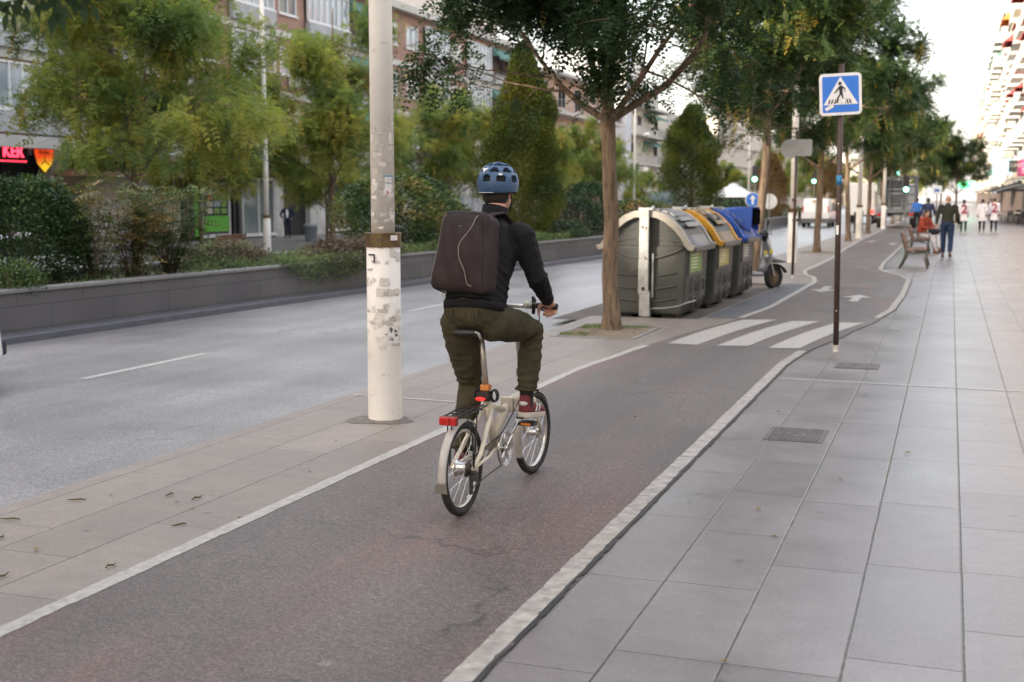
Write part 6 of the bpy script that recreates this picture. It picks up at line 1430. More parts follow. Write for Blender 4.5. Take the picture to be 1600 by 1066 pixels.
for j in range(4):
    for i in range(3):
        c = random.choice([(.14, .32, .05), (.45, .42, .35), (.3, .35, .4), (.35, .12, .05), (.16, .3, .06)])
        q = MB(); a = 49.5 + i * .6; z = .95 + j * .33; fbox(q, bX, 1, a, a + .48, -.065, -.055, z, z + .26); q.build('window_card', mat('card%d%d' % (j, i), c, .5, .3, 8), b1)
window(bX, 1, 52.5, 55.6, -.15, 2.7, b1, 0, pane_mat('pale_shop_glass', (.16, .19, .19)), 1, 'shop_window')
q = MB(); fbox(q, bX, 1, 53.8, 58.6, -.02, .25, 2.85, 3.35); q.build('dark_fascia', mat('dark_fascia', (.02, .02, .03), .4), b1)
MAR = mat('marble_pier', (.50, .50, .48), .4, .25, 1.5)
pier(55.7, 56.5, MAR, 2.85); pier(59.3, 61.0, MAR, 3.2); pier(56.5, 59.3, BLACK, 2.85, -.3, 'dark_doorway')
window(bX, 1, 61.2, 65.5, -.1, 2.9, b1, 0, SHOPG, 1, 'shop_window'); pier(65.6, 66.6, mat('blue_white_column', (.45, .52, .58), .5), 3.2)
window(bX, 1, 67, 71.5, -.1, 2.9, b1, 0, SHOPG, 2, 'shop_window'); pier(71.6, 72.6, MAR); window(bX, 1, 73, 79, -.1, 2.9, b1, 0, SHOPG, 2, 'shop_window'); pier(79.1, 80, MAR); window(bX, 1, 80.2, 86, -.1, 2.9, b1, 0, PANEL, 2, 'shop_window'); pier(86.1, 87.5, MAR); window(bX, 1, 88, 92, -.1, 2.9, b1, 0, SHOPG, 1, 'shop_window'); pier(92.2, 93.5, MAR)
# shop signs: things fixed to the facade, kept as parts
def led(body_, a, z, s_, m_, nm, parent=b1, b=.32, ext=.01): return text(nm, body_, s_, m_, (bX + b, a, z), (math.pi / 2, 0, math.pi / 2), parent, ext, bold=True)
LED = emis('red_led', (1, .03, .06), 1.6)
q = MB(); fbox(q, bX, 1, 33.5, 37.35, .12, .30, 2.95, 3.85); sb = q.build('led_sign', BLACK, b1)
led('KER', 36.55, 3.38, .60, LED, 'led_letters', sb, .31)
q = MB()
for z in (3.04, 3.76):
    for k in range(36): fbox(q, bX, 1, 33.6 + k * .102, 33.65 + k * .102, .30, .315, z - .02, z + .02)
q.build('led_dots', LED, sb)
def shield():
    m = bpy.data.materials.new('shield_glow'); m.use_nodes = True; t = m.node_tree; b = t.nodes['Principled BSDF']; g = N(t, 'ShaderNodeNewGeometry'); s = N(t, 'ShaderNodeSeparateXYZ'); t.links.new(g.outputs['Position'], s.inputs[0])
    r = N(t, 'ShaderNodeMapRange'); r.inputs[1].default_value = 2.75; r.inputs[2].default_value = 3.7; n_ = N(t, 'ShaderNodeTexNoise'); n_.inputs['Scale'].default_value = 1.5
    t.links.new(math_(t, 'ADD', s.outputs[2], math_(t, 'MULTIPLY', n_.outputs['Fac'], .5)), r.inputs[0]); c = N(t, 'ShaderNodeValToRGB'); e = c.color_ramp.elements; e[0].position = .35; e[0].color = (.8, .5, .02, 1); e[1].position = .75; e[1].color = (.7, .06, .01, 1)
    t.links.new(r.outputs[0], c.inputs[0]); t.links.new(c.outputs[0], b.inputs['Base Color']); t.links.new(c.outputs[0], b.inputs['Emission Color']); b.inputs['Emission Strength'].default_value = .25
    P_ = [(-.5, .48), (0, .60), (.5, .48), (.52, .1), (.38, -.3), (0, -.62), (-.38, -.3), (-.52, .1)]
    q = MB(); q.prism([(38.15 + p[0] * 1.06, 3.28 + p[1] * 1.06) for p in P_], bX + .26, bX + .34, axis='X'); bk_ = q.build('shield_sign', BLACK, b1)
    q = MB(); q.prism([(38.15 + p[0], 3.28 + p[1]) for p in P_], bX + .341, bX + .36, axis='X'); q.build('shield_face', m, bk_)
    for s_, z in (('Low', 3.6), ('Roller', 3.42)): led(s_, 38.15, z, .24, INK, 'shield_letters', bk_, .362, .002)
    q = MB(); q.tube([(bX + .365, 38.15, 3.3), (bX + .365, 38.15, 3.1), (bX + .365, 37.95, 2.95)], .02, 6); q.tube([(bX + .365, 38.15, 3.1), (bX + .365, 38.4, 2.93)], .02, 6); q.build('shield_mark', INK, bk_)
shield()
led('Kutiruas', 48.2, 3.22, .40, emis('yellow_sign_letters', (.6, .75, .02), .5), 'shop_name', b1, .1)
led('COPPOLA', 55.6, 3.1, .36, mat('grey_letters', (.12, .13, .14), .5), 'shop_name', b1, .26)
# unseen blocks added on the same side, sized to shade the foreground
def plain_block(name, X, f, y0, y1, z1, m_, label, bands=True, fh=3.1, z0=-.5, dep=14):
    r = empty(name, (0, 0, 0), 0, label, 'building'); m = MB(); fbox(m, X, f, y0, y1, -dep, 0, z0, z1); m.build('wall', m_, r)
    if bands:
        m = MB(); z = 3.9
        while z < z1: fbox(m, X, f, y0, y1, .001, .3, z - .15, z); z += fh
        m.build('floor_band', SLAB, r)
    return r
plain_block('unseen_block', -33, 1, -140, -27, 24, BRICKM, 'unseen tall brick block added behind the camera to shade the foreground', dep=6)
lb_ = plain_block('unseen_block', -33, 1, -26.9, 13.9, 12.5, BRICKM, 'unseen lower brick block added beside the camera to limit the low sun')
m = MB(); [fbox(m, -33, 1, a, b_, -.6, -.3, 12.501, 15.9) for a, b_ in ((-26.8, -18.7), (-17.7, -16.5), (-15.6, -9.3), (-8.4, -7.2), (-6.4, 13.8))]; m.build('sun_streak_screen', SLAB, lb_)  # unseen screen added on the roof; its gaps let thin sun streaks through
# --- pink building and the corner building with balconies
b2 = empty('pink_building', (0, 0, 0), 0, 'low pink building with projecting white slabs seen left of the nearest street trunk', 'building')
PINK = mat('pink_render', (.52, .36, .29), .8, .1, 1)
m = MB(); fbox(m, -33, 1, 98, 122, -10, 0, -.5, 12.4); m.build('wall', PINK, b2)
m = MB(); [fbox(m, -33, 1, 97.5, 122.5, .001, 1.3, z - .18, z + .12) for z in (5.7, 9.1, 12.4)]; m.build('slab', SLAB, b2)
for z in (5.7, 9.1):
    railing(-33, 1, 98, 122, 1.2, z + .12, b2, .95, mat('dark_rail', (.15, .16, .18), .5), .5)
    for a in (99, 104, 109, 114, 118): window(-32.98, 1, a, a + 2.2, z + .4, z + 2.6, b2, random.choice((0, .4, .9)), PANEL)
for a in (99, 104, 109, 114, 118): window(-32.98, 1, a, a + 1.8, 3.3, 5.0, b2, .5)
m = MB(); fbox(m, -33, 1, 97.5, 108, .4, .6, 2.2, 3.05); m.build('blue_shop_band', mat('blue_shop_band', (.05, .14, .45), .5, .1), b2)
m = MB(); fbox(m, -33, 1, 108.5, 122, .4, .6, 2.2, 3.05); m.build('green_shop_band', mat('green_shop_band', (.10, .35, .12), .5, .1), b2)
m = MB(); [fbox(m, -33, 1, a, a + .25, .3, .55, -.5, 2.2) for a in (98, 101, 105, 109, 113, 117, 121)]; m.build('shop_column', BLACK, b2)
b3 = empty('corner_building', (0, 0, 0), 0, 'white corner building with stacked balconies and green awnings', 'building')
BLW = mat('bluish_white_render', (.56, .60, .66), .8, .06, 1)
m = MB(); m.span((-42, 126, -.5), (-32.4, 128, 17.5)); m.build('side_wall', BLW, b3)
for z in (3.4, 6.4, 9.4, 12.4): 
    m = MB(); m.span((-33.6, 125.9, z), (-32.9, 125.98, z + 1.8)); w_ = m.build('window', WINW, b3); MB().span((-33.5, 125.87, z + .1), (-33.0, 125.9, z + 1.7)).build('pane', PANE, w_)
m = MB(); fbox(m, -33, 1, 128, 143, -10, 0, 2.5, 13.6); fbox(m, -33, 1, 129, 136, -10, 0, 13.6, 17.2); m.build('wall', mat('pale_render', (.62, .60, .55), .8, .08, 1), b3)
m = MB(); fbox(m, -33, 1, 128, 143, -10, -.05, -.5, 2.5); m.build('ground_floor', mat('stone_beige', (.36, .31, .25), .85, .1, 1), b3)
m = MB(); [fbox(m, -33, 1, 128, 144, .001, 1.5, z - .2, z) for z in (5.5, 8.6, 11.7)]; m.build('balcony_slab', SLAB, b3)
for z in (5.5, 8.6, 11.7):
    railing(-33, 1, 128.1, 143.9, 1.45, z, b3, .95, mat('dark_rail', (.15, .16, .18), .5), .4)
    for a in (129.5, 133, 138, 141): window(-32.98, 1, a, a + 2, z + .1, z + 2.3, b3, random.choice((0, .2, .5)), PANE)
    awning(-33, 1, 136, 143, 1.3, z + 2.7, .5, AWG, b3)
m = MB(); m.span((-31.9, 129.2, 4.3), (-31.2, 131.2, 5.1)); m.build('air_conditioner', WHITE, b3, bevel=.04)
b4 = plain_block('grey_building', -33, 1, 148, 176, 12.2, mat('grey_render', (.42, .42, .41), .8, .06, 1), 'plain grey block beyond the corner building')
for z in (3.5, 6.6, 9.7):
    for a in (150, 156, 162, 168): window(-32.98, 1, a, a + 1.6, z, z + 1.8, b4, .2)
plain_block('distant_building', -33, 1, 182, 330, 14, mat('distant_render', (.5, .45, .40), .8, .06, 1), 'long distant pale building at the far end of the left side')
plain_block('distant_building', -8, 1, 420, 450, 16, mat('distant_render2', (.5, .48, .45), .8, .06, 1), 'distant block closing the view down the avenue', z0=-1, dep=60)
# --- right side: row of pale blocks with balconies
rX = 5.75
def right_block(y0, y1, nf, wallm, label, seed, aw=.35, detail=True, gz=3.6, xo=0):
    random.seed(seed); r = empty('apartment_building', (0, 0, 0), 0, label, 'building', None); X = rX + xo; f = -1
    H = gz + nf * 2.95 + .4; holes = []; bw = 7.4; n = max(int((y1 - y0) / bw), 1); bw = (y1 - y0) / n
    for i in range(nf):
        for k in range(n): holes.append((y0 + k * bw + .6, y0 + k * bw + bw - 3.2, gz + i * 2.95 + .05, gz + i * 2.95 + 2.35))
    wall_with_holes(X, f, y0, y1, gz - .4, H, holes, .35, wallm, r)
    m = MB(); fbox(m, X, f, y0, y1, -10, -.9, -.02, H); m.build('core', mat('interior_shade', (.30, .26, .24), .9), r)
    m = MB(); [fbox(m, X, f, y0, y1, -.9, -.351, gz + i * 2.95 - .15, gz + i * 2.95 + .04) for i in range(nf + 1)]; fbox(m, X, f, y0, y1, -.35, .25, H, H + .3); m.build('floor_slab', SLAB, r)
    for i in range(nf):
        z = gz + i * 2.95
        for k in range(n):
            a0, a1 = y0 + k * bw + .6, y0 + k * bw + bw - 3.2
            window(X + .2, f, a0 + .05, a1 - .05, z + .06, z + 2.3, r, random.choice((0, 0, .3, .6, .9)), random.choice((PANE, PANEL, PANE)), 2)
            if random.random() < .12: continue
            m = MB(); fbox(m, X, f, a0 - .3, a1 + .5, .002, 1.15, z - .24, z); sl = m.build('balcony', SLAB, r)
            if random.random() < .6: railing(X, f, a0 - .28, a1 + .48, 1.1, z, sl, .95, mat('pale_rail', (.55, .55, .55), .5), .16 if y0 < 120 else .5)
            else: m = MB(); fbox(m, X, f, a0 - .3, a1 + .5, 1.06, 1.15, z, z + .95); fbox(m, X, f, a0 - .3, a0 - .22, .002, 1.06, z, z + .95); fbox(m, X, f, a1 + .42, a1 + .5, .002, 1.06, z, z + .95); m.build('parapet', random.choice((SLAB, CREAMW, SLAB)), sl)
            if random.random() < aw: awning(X, f, a0 - .2, a1 + .4, 1.25, z + 2.5, 1.0, random.choice((AWR, AWR, AWO, mat('cream_awning', (.5, .45, .35), .8), mat('white_awning', (.65, .63, .6), .8), AWG)), sl)
            if random.random() < .25: m = MB(); fbox(m, X, f, a1 + .55, a1 + .95, .01, .35, z + 1.5, z + 2.1); m.build('air_conditioner', WHITE, r, bevel=.03)
    return r
W1 = mat('warm_white_render', (.40, .36, .31), .8, .08, 1); W2 = mat('cool_white_render', (.38, .38, .385), .8, .08, 1); W3 = mat('tan_render', (.52, .42, .32), .8, .08, 1)
r1 = right_block(84, 108, 7, W1, 'nearest apartment block on the right with stacked balconies above a cafe', 5, .2)
m = MB(); [fbox(m, rX, -1, a, a + .7, -.6, .0, 0, 3.2) for a in (84, 89, 94, 99, 104, 107.3)]; m.build('ground_column', mat('stone_beige', (.36, .31, .25), .85, .1, 1), r1)
m = MB(); fbox(m, rX, -1, 84, 108, -.899, -.7, 0, 3.2); m.build('shop_front', mat('dark_shop_front', (.09, .06, .045), .6, .5, .7), r1)
m = MB(); fbox(m, rX, -1, 86, 108, .01, .35, 2.72, 3.18); m.build('cream_fascia', mat('cream_fascia', (.55, .48, .36), .7), r1)
m = MB(); fbox(m, rX, -1, 91.3, 97.2, .3, 1.28, 3.28, 4.35); ps_ = m.build('pink_shop_sign', mat('magenta_sign', (.62, .05, .20), .5, .08), r1)
awning(rX, -1, 103.0, 107.5, 1.9, 19.4, 2.2, AWR, r1); awning(rX, -1, 97, 101, 1.7, 10.9, 1.2, AWR, r1)
text('sign_letters', 'CLINICA DENTAL', .34, WHITE, (4.9, 91.28, 3.95), (math.pi / 2, 0, 0), ps_, .004)
m = MB(); [m.span((4.55, 91.26, z), (5.35, 91.295, z + .06)) for z in (3.45, 3.65)]; m.build('sign_lines', WHITE, ps_)
m = MB(); fbox(m, rX, -1, 86, 86.1, .1, .9, 2.95, 3.5); m.build('black_blade_sign', BLACK, r1)
awning(rX, -1, 88, 98, 2.6, 3.0, .75, AWB, r1, 'cafe_awning'); awning(rX, -1, 99, 107, 2.6, 3.0, .75, mat('striped_grey_awning', (.25, .26, .28), .7), r1, 'cafe_awning')
W4 = mat('grey_white_render', (.36, .36, .355), .8, .08, 1)
for y0, y1, nf, wm, lab, sd in ((108, 134, 7, W2, 'second apartment block on the right with white balconies', 8), (134, 166, 6, W1, 'third apartment block along the right side', 9), (166, 205, 7, W4, 'fourth apartment block along the right side', 14), (205, 260, 6, W2, 'fifth apartment block on the right, far down the street', 17), (260, 340, 7, W1, 'farthest apartment block on the right', 20)):
    rr = right_block(y0, y1, nf, wm, lab, sd, .2, xo=(.0, .5, -.25, .35)[sd % 4])
    m = MB(); fbox(m, rX, -1, y0, y1, -.899, -.5, 0, 3.2); m.build('shop_front', mat('dark_shop_front', (.09, .06, .045), .6, .5, .7), rr)
    if y0 == 108: awning(rX, -1, 128, 133, 1.9, 20.6, 1.9, AWO, rr); awning(rX, -1, 118, 123, 1.9, 17.0, 1.5, AWR, rr); awning(rX, -1, 112, 116, 1.7, 11.5, 1.1, AWR, rr)
    if y0 < 200: awning(rX, -1, y0 + 2, y0 + 12, 2.6, 3.2, .8, (AWB, mat('cream_awning', (.5, .45, .35), .8), AWB)[int(y0) % 3], rr, 'shop_awning')
plain_block('unseen_block', 9.5, -1, -60, 70, 9, W1, 'pale block on the right side of the pavement, outside the picture', True)
def hanging_sign(loc, w_, h_, m_, label, nm='hanging_sign'):
    r = empty(nm, loc, 0, label, 'sign'); MB().box((0, 0, 0), (w_, .12, h_)).build('panel', m_, r, bevel=.02); MB().box((w_ / 2 + .2, 0, 0), (.4, .05, .05)).build('bracket', GREYM, r)
    return r
hanging_sign((3.9, 110, 4.3), 1.5, 1.3, mat('light_blue_sign', (.25, .50, .70), .5), 'light blue hanging sign over the cafe awnings')
hanging_sign((4.5, 100, 4.1), 1.0, .9, BLACK, 'small black hanging sign left of the magenta shop sign')
hanging_sign((1.35, 126, 3.0), 1.5, .65, emis('green_cross_light', (.1, .9, .3), 1.6), 'glowing green pharmacy sign beyond the dark tree', 'pharmacy_sign')
hs = sign_post('bus_stop_sign', (-.75, 72, 0), 'small white square sign on a thin post left of the walking man', 2.35); MB().box((0, -.05, 2.15), (.5, .04, .45)).build('panel', mat('pale_sign_panel', (.55, .62, .68), .5), hs, bevel=.03); MB().box((0, -.075, 2.12), (.25, .01, .15)).build('bus_symbol', BLUE, hs)
# ================================================================ vehicles
TYRE_ = RUBBER
def vwheel(r, x, y, R=.32, w_=.2):
    s_ = 1 if x > 0 else -1; o = empty('wheel', (x, y, R)); o.parent = r
    MB().lathe([(R * .62, -w_ / 2), (R * .94, -w_ / 2), (R, -w_ * .35), (R, w_ * .35), (R * .94, w_ / 2), (R * .62, w_ / 2)], axis='X', n=28).build('tyre', RUBBER, o, smooth=False)
    MB().lathe([(R * .6, w_ / 2 * s_ - .02 * s_), (R * .55, w_ / 2 * s_ + .004 * s_)], axis='X', n=20).build('rim', STEEL, o)
def van(loc, rz, label):
    r = empty('delivery_van', loc, rz, label, 'van')
    VW = mat('van_white_paint', (.74, .74, .74), .25, .03, 2, coat=.5); TRIM = mat('grey_bumper', (.10, .10, .105), .6)
    side = [(-2.05, .32), (-2.08, .95), (-2.02, 1.55), (-1.86, 1.78), (.25, 1.80), (.75, 1.66), (1.35, 1.12), (1.95, .95), (2.12, .70), (2.12, .32)]
    m = MB(); W = .86; vs = []; 
    for x_ in (-1, -.985, -.9, .9, .985, 1):
        for p in side:
            ins = max(0, p[1] - .95) * .17; k = {1: 0, .985: .0, .9: 0}[abs(x_)]; vs.append((x_ * (W - ins), p[0] * (1 if abs(x_) < .95 else .985), p[1] - (.0 if abs(x_) < .95 else .012)))
    n = len(side); fs = []
    for i in range(5):
        for j in range(n): fs.append((i * n + j, i * n + (j + 1) % n, (i + 1) * n + (j + 1) % n, (i + 1) * n + j))
    fs += [tuple(range(n)), tuple(reversed(range(5 * n, 6 * n)))]; m.add(vs, fs); bo = m.build('body', VW, r, bevel=.03)
    m = MB(); m.box((0, -2.10, .42), (1.70, .12, .28)); m.box((0, 2.12, .42), (1.7, .12, .28)); [m.box((k * .865, 0, .40), (.04, 3.7, .16)) for k in (-1, 1)]; m.build('bumper', TRIM, r, bevel=.04)
    m = MB(); m.box((0, -2.07, 1.15), (.012, .02, 1.1)); m.build('door_seam', TRIM, r)
    for k in (-1, 1):
        m = MB(); m.box((k * .775, -2.06, 1.12), (.09, .04, .42)); m.build('tail_light', mat('tail_light_red', (.45, .02, .02), .25), r, bevel=.015)
        m = MB(); m.prism([(.35, 1.05), (.38, 1.52), (.72, 1.50), (1.12, 1.12), (1.1, 1.05)], k * .80, k * .845, axis='X'); m.build('side_window', GLASS, r)
        m = MB(); m.box((k * .95, 1.0, 1.08), (.16, .08, .2)); m.build('mirror', TRIM, r, bevel=.03)
        m = MB(); m.box((k * .66, 2.08, .78), (.3, .1, .16)); m.build('headlight', mat('headlight_glass', (.6, .62, .65), .1), r, bevel=.03)
    m = MB(); m.add([(-.66, .80, 1.62), (.66, .80, 1.62), (.74, 1.33, 1.15), (-.74, 1.33, 1.15)], [(0, 1, 2, 3)]); m.build('windscreen', GLASS, r, solid=.02)
    m = MB(); m.box((0, -2.165, .62), (.52, .01, .11)); m.box((0, -2.10, .62), (.6, .1, .16)); m.build('number_plate', mat('plate_white', (.65, .65, .62), .5), r)
    m = MB(); m.box((-.1, -2.03, 1.62), (.3, .02, .16)); m.build('rear_emblem', mat('faded_yellow', (.6, .5, .3), .5), r)
    for x_ in (-.76, .76):
        for y_ in (-1.35, 1.38): vwheel(r, x_, y_, .31)
    return r
van((-7.9, 80, -.12), R_(0), 'white delivery van driving away on the road, seen from behind')
def car(loc, rz, paint, label):
    r = empty('parked_car' if 'parked' in label else 'car', loc, rz, label, 'car')
    side = [(-2.05, .30), (-2.10, .62), (-2.0, .92), (-1.35, 1.02), (-.85, 1.40), (.25, 1.44), (.95, 1.02), (1.75, .86), (2.08, .66), (2.12, .30)]
    W = .87; m = MB(); vs = []; n = len(side)
    for x_ in (-1, -.93, .93, 1):
        for p in side:
            ins = max(0, p[1] - .85) * .33; e = abs(x_) > .95; vs.append((x_ * (W - ins), p[0] * (.965 if e else 1), p[1] - (.03 if e else 0)))
    fs = [(i * n + j, i * n + (j + 1) % n, (i + 1) * n + (j + 1) % n, (i + 1) * n + j) for i in range(3) for j in range(n)] + [tuple(range(n)), tuple(reversed(range(3 * n, 4 * n)))]
    m.add(vs, fs); m.build('body', paint, r, bevel=.05)
    for k in (-1, 1):
        m = MB(); m.prism([(-1.2, 1.0), (-.80, 1.33), (.2, 1.36), (.72, 1.0)], k * .70, k * .845, axis='X'); m.build('side_window', GLASS, r, bevel=.01)
        m = MB(); m.box((k * .64, 2.04, .68), (.34, .12, .16)); m.build('headlight', mat('headlight_glass', (.6, .62, .65), .1), r, bevel=.03)
        m = MB(); m.box((k * .68, -2.06, .80), (.30, .06, .18)); m.build('tail_light', mat('tail_light_red', (.45, .02, .02), .25), r, bevel=.02)
        m = MB(); m.box((k * .93, .62, .98), (.16, .1, .12)); m.build('mirror', paint, r, bevel=.03)
    m = MB(); m.box((0, 2.10, .36), (1.66, .12, .16)); m.box((0, -2.10, .36), (1.66, .12, .16)); m.build('bumper', mat('dark_bumper', (.02, .025, .05), .5), r, bevel=.03)
    m = MB(); m.add([(-.58, .30, 1.42), (.58, .30, 1.42), (.70, .90, 1.07), (-.70, .90, 1.07)], [(0, 1, 2, 3)]); m.build('windscreen', GLASS, r, solid=.02)
    m = MB(); m.add([(-.58, -.88, 1.385), (.58, -.88, 1.385), (.70, -1.30, 1.07), (-.70, -1.30, 1.07)], [(0, 1, 2, 3)]); m.build('rear_window', GLASS, r, solid=.02)
    for x_ in (-.77, .77):
        for y_ in (-1.28, 1.32): vwheel(r, x_, y_, .31)
    return r
WP = mat('white_car_paint', (.72, .72, .72), .2, .03, 2, coat=.6)
car((-9.30, 7.12, -.12), 0, WP, 'white car on the road, only its front corner showing at the left edge')
car((-17.2, 18.6, -.42), 0, WP, 'white car on the far roadway glimpsed behind the hedge')
car((-17.2, 100, -.42), 0, mat('silver_car_paint', (.4, .42, .44), .25, .05, 2, metal=.5), 'silver parked car on the far roadway by the pink building')
def lorry(loc, label):
    r = empty('caged_lorry', loc, 0, label, 'lorry'); G_ = mat('lorry_grey', (.16, .18, .20), .5, .2, 3)
    m = MB(); m.box((0, 0, .95), (2.2, 5.2, .18)); m.box((-.5, 0, .72), (.14, 5, .3)); m.box((.5, 0, .72), (.14, 5, .3)); m.build('flatbed', G_, r, bevel=.02)
    m = MB()
    for x_ in (-1.02, -.35, .35, 1.02):
        for y_ in (-2.4, 0, 2.4): m.box((x_, y_, 1.95), (.09, .09, 1.9))
    for z in (1.35, 1.9, 2.4, 2.9):
        for y_ in (-2.4, 0, 2.4): m.box((0, y_ + .05, z), (2.1, .05, .07))
        for x_ in (-1.02, 1.02): m.box((x_ + .04, 0, z), (.05, 4.9, .07))
    m.build('cage', G_, r)
    m = MB(); m.box((0, -1.7, 1.95), (1.25, 1.2, 1.5)); m.build('load_box', mat('dark_load', (.10, .11, .125), .6, .3, 2), r, bevel=.05)
    m = MB(); m.box((0, -2.32, 2.2), (1.0, .02, .08)); m.box((0, -2.32, 1.95), (.8, .02, .1)); m.build('load_stripe', mat('pale_stripe', (.4, .42, .44), .5), r)
    m = MB(); m.box((0, 3.5, 1.6), (2.1, 1.5, 1.9)); m.build('cab', mat('cab_white', (.6, .6, .6), .3), r, bevel=.15)
    m = MB(); [m.box((k * .85, -2.62, .78), (.3, .05, .14)) for k in (-1, 1)]; m.build('tail_light', mat('tail_light_red', (.45, .02, .02), .25), r)
    m = MB(); m.box((0, -2.63, .62), (2.2, .05, .08)); m.box((0, -2.62, .45), (.5, .02, .12)); m.build('bumper', GREYM, r)
    for x_ in (-.9, .9):
        for y_ in (-1.5, 3.0): vwheel(r, x_, y_, .42, .28)
    return r
lorry((-2.95, 75.5, 0), 'grey lorry carrying a metal cage, stopped beyond the benches')
r = empty('box_van', (-6.1, 93, -.12), 0, 'white high sided van ahead of the caged lorry', 'van')
MB().box((0, 0, 1.75), (2.0, 4.5, 2.3)).build('body', WP, r, bevel=.08); MB().box((0, 2.8, 1.2), (1.9, 1.3, 1.5)).build('cab', WP, r, bevel=.2); MB().box((0, -2.26, 1.75), (.02, .02, 2.1)).build('door_seam', DARK, r)
MB().box((-.85, -2.27, .85), (.18, .04, .25)).box((.85, -2.27, .85), (.18, .04, .25)).build('tail_light', emis('brake_light', (1, .03, .02), 1.5), r)
for x_ in (-.85, .85):
    for y_ in (-1.4, 2.3): vwheel(r, x_, y_, .38, .22)
# ================================================================ street furniture
def bench(loc, rz, label, sc=1.):
    """faces +x; iron end frames, wooden slats"""
    r = empty('park_bench', loc, rz, label, 'bench', None, sc); IR = mat('cast_iron_frame', (.09, .085, .075), .5, .2, 10, metal=.4)
    for y_ in (-.80, .80):
        m = MB(); m.tube([(-.34, y_, 0), (-.24, y_, .22), (-.20, y_, .42), (-.26, y_, .62), (-.32, y_, .84)], .022, 8, side=(0, 1, 0), rb=.03)
        m.tube([(.30, y_, 0), (.24, y_, .22), (.27, y_, .40)], .02, 8, side=(0, 1, 0), rb=.03); m.tube([(-.22, y_, .40), (.0, y_, .38), (.28, y_, .41)], .02, 8, side=(0, 1, 0), rb=.028)
        m.tube([(-.27, y_, .62), (.05, y_, .64), (.28, y_, .60), (.29, y_, .42)], .016, 8, side=(0, 1, 0)); m.build('end_frame', IR, r, smooth=True)
    m = MB(); [m.box((x_, 0, .43 + .006 * k), (.075, 1.75, .028)) for k, x_ in enumerate((-.15, -.06, .03, .12, .21))]; m.build('seat', WOOD, r, bevel=.006)
    m = MB(); [m.box((-.215 - .028 * k, 0, .52 + .095 * k), (.028, 1.75, .075), Matrix.Rotation(R_(-16), 3, 'Y')) for k in range(4)]; m.build('backrest', WOOD, r, bevel=.006)
    return r
bench((-.76, 31.3, 0), 0, 'wooden bench with iron frame beside the lane bend, nearest on the right pavement')
bench((-.86, 39.6, 0), 0, 'bench the woman in red sits on, behind the nearest bench')
bench((-21.6, 33.2, -.3), R_(180), 'brown wooden bench on the far pavement below the green shop front')
MB_ = empty('litter_bin', (-27.7, 49.8, -.3), 0, 'grey blue litter bin on the far pavement', 'litter bin')
MB().tube([(0, 0, 0), (0, 0, .72)], [.26, .31], 20).build('bin_body', mat('blue_grey_bin', (.12, .14, .17), .5), MB_); MB().tube([(0, 0, .72), (0, 0, .82)], [.33, .33], 20).build('bin_rim', mat('pale_bin_rim', (.4, .42, .44), .4), MB_)
r = empty('kiosk', (-13.2, 79, -.3), 0, 'small street kiosk with a pale pointed roof behind the containers', 'kiosk')
MB().lathe([(1.0, 0), (1.0, 2.05)], n=8).build('booth', mat('dark_green_booth', (.04, .06, .05), .6), r); MB().lathe([(1.55, 2.05), (1.5, 2.12), (.5, 2.72), (.35, 2.75), (.3, 2.9), (0.02, 2.95)], n=16).build('roof', mat('kiosk_roof', (.62, .62, .62), .5, .1, 2), r)
r = empty('railing', (-4.35, 64, 0), 0, 'short black railing at the road edge by the sixth tree', 'railing')
m = MB(); m.box((0, 0, 1.0), (.05, 6, .05)); m.box((0, 0, .15), (.05, 6, .04)); [m.box((0, -3 + .25 * k, .5), (.03, .03, 1.0)) for k in range(25)]; m.build('bars', BLACK, r)
# cafe tables and chairs under the awnings
def cafe_chair(loc, rz, label, src=None):
    r = empty('cafe_chair', loc, rz, label, 'chair', 'dark cafe chairs under the awning')
    MB().box((0, 0, .45), (.42, .42, .04)).build('seat', BLACK, r, bevel=.01); MB().box((0, -.2, .70), (.40, .03, .36)).build('backrest', BLACK, r, bevel=.01)
    for sx_ in (-1, 1):
        for sy_ in (-1, 1): MB().tube([(sx_ * .18, sy_ * .18, 0), (sx_ * .18, sy_ * .18, .44)], .014, 6).build('leg', BLACK, r)
    return r
pc = cafe_chair((4.1, 80.5, 0), .5, 'dark cafe chair under the awnings')
def cafe_table(loc):
    r = empty('cafe_table', loc, 0, 'small round cafe table under the awnings', 'table', 'round cafe tables under the awning')
    MB().lathe([(.36, .72), (.36, .75)], n=20).build('table_top', mat('pale_table_top', (.5, .5, .5), .4), r); MB().tube([(0, 0, 0), (0, 0, .72)], .03, 8).lathe([(.24, 0), (.22, .03)], n=16).build('pedestal', BLACK, r); return r
tb_ = cafe_table((4.5, 81.2, 0))
for i, (x_, y_) in enumerate(((5.0, 84), (4.3, 88), (5.1, 92), (3.9, 95))):
    c = copy_tree(tb_); c.location = (x_, y_, 0)
    for j, (dx, dy) in enumerate(((-.6, .1), (.55, -.2))): c = copy_tree(pc); c.location = (x_ + dx, y_ + dy, 0); c.rotation_euler.z = 1.5 + j * 3 + i
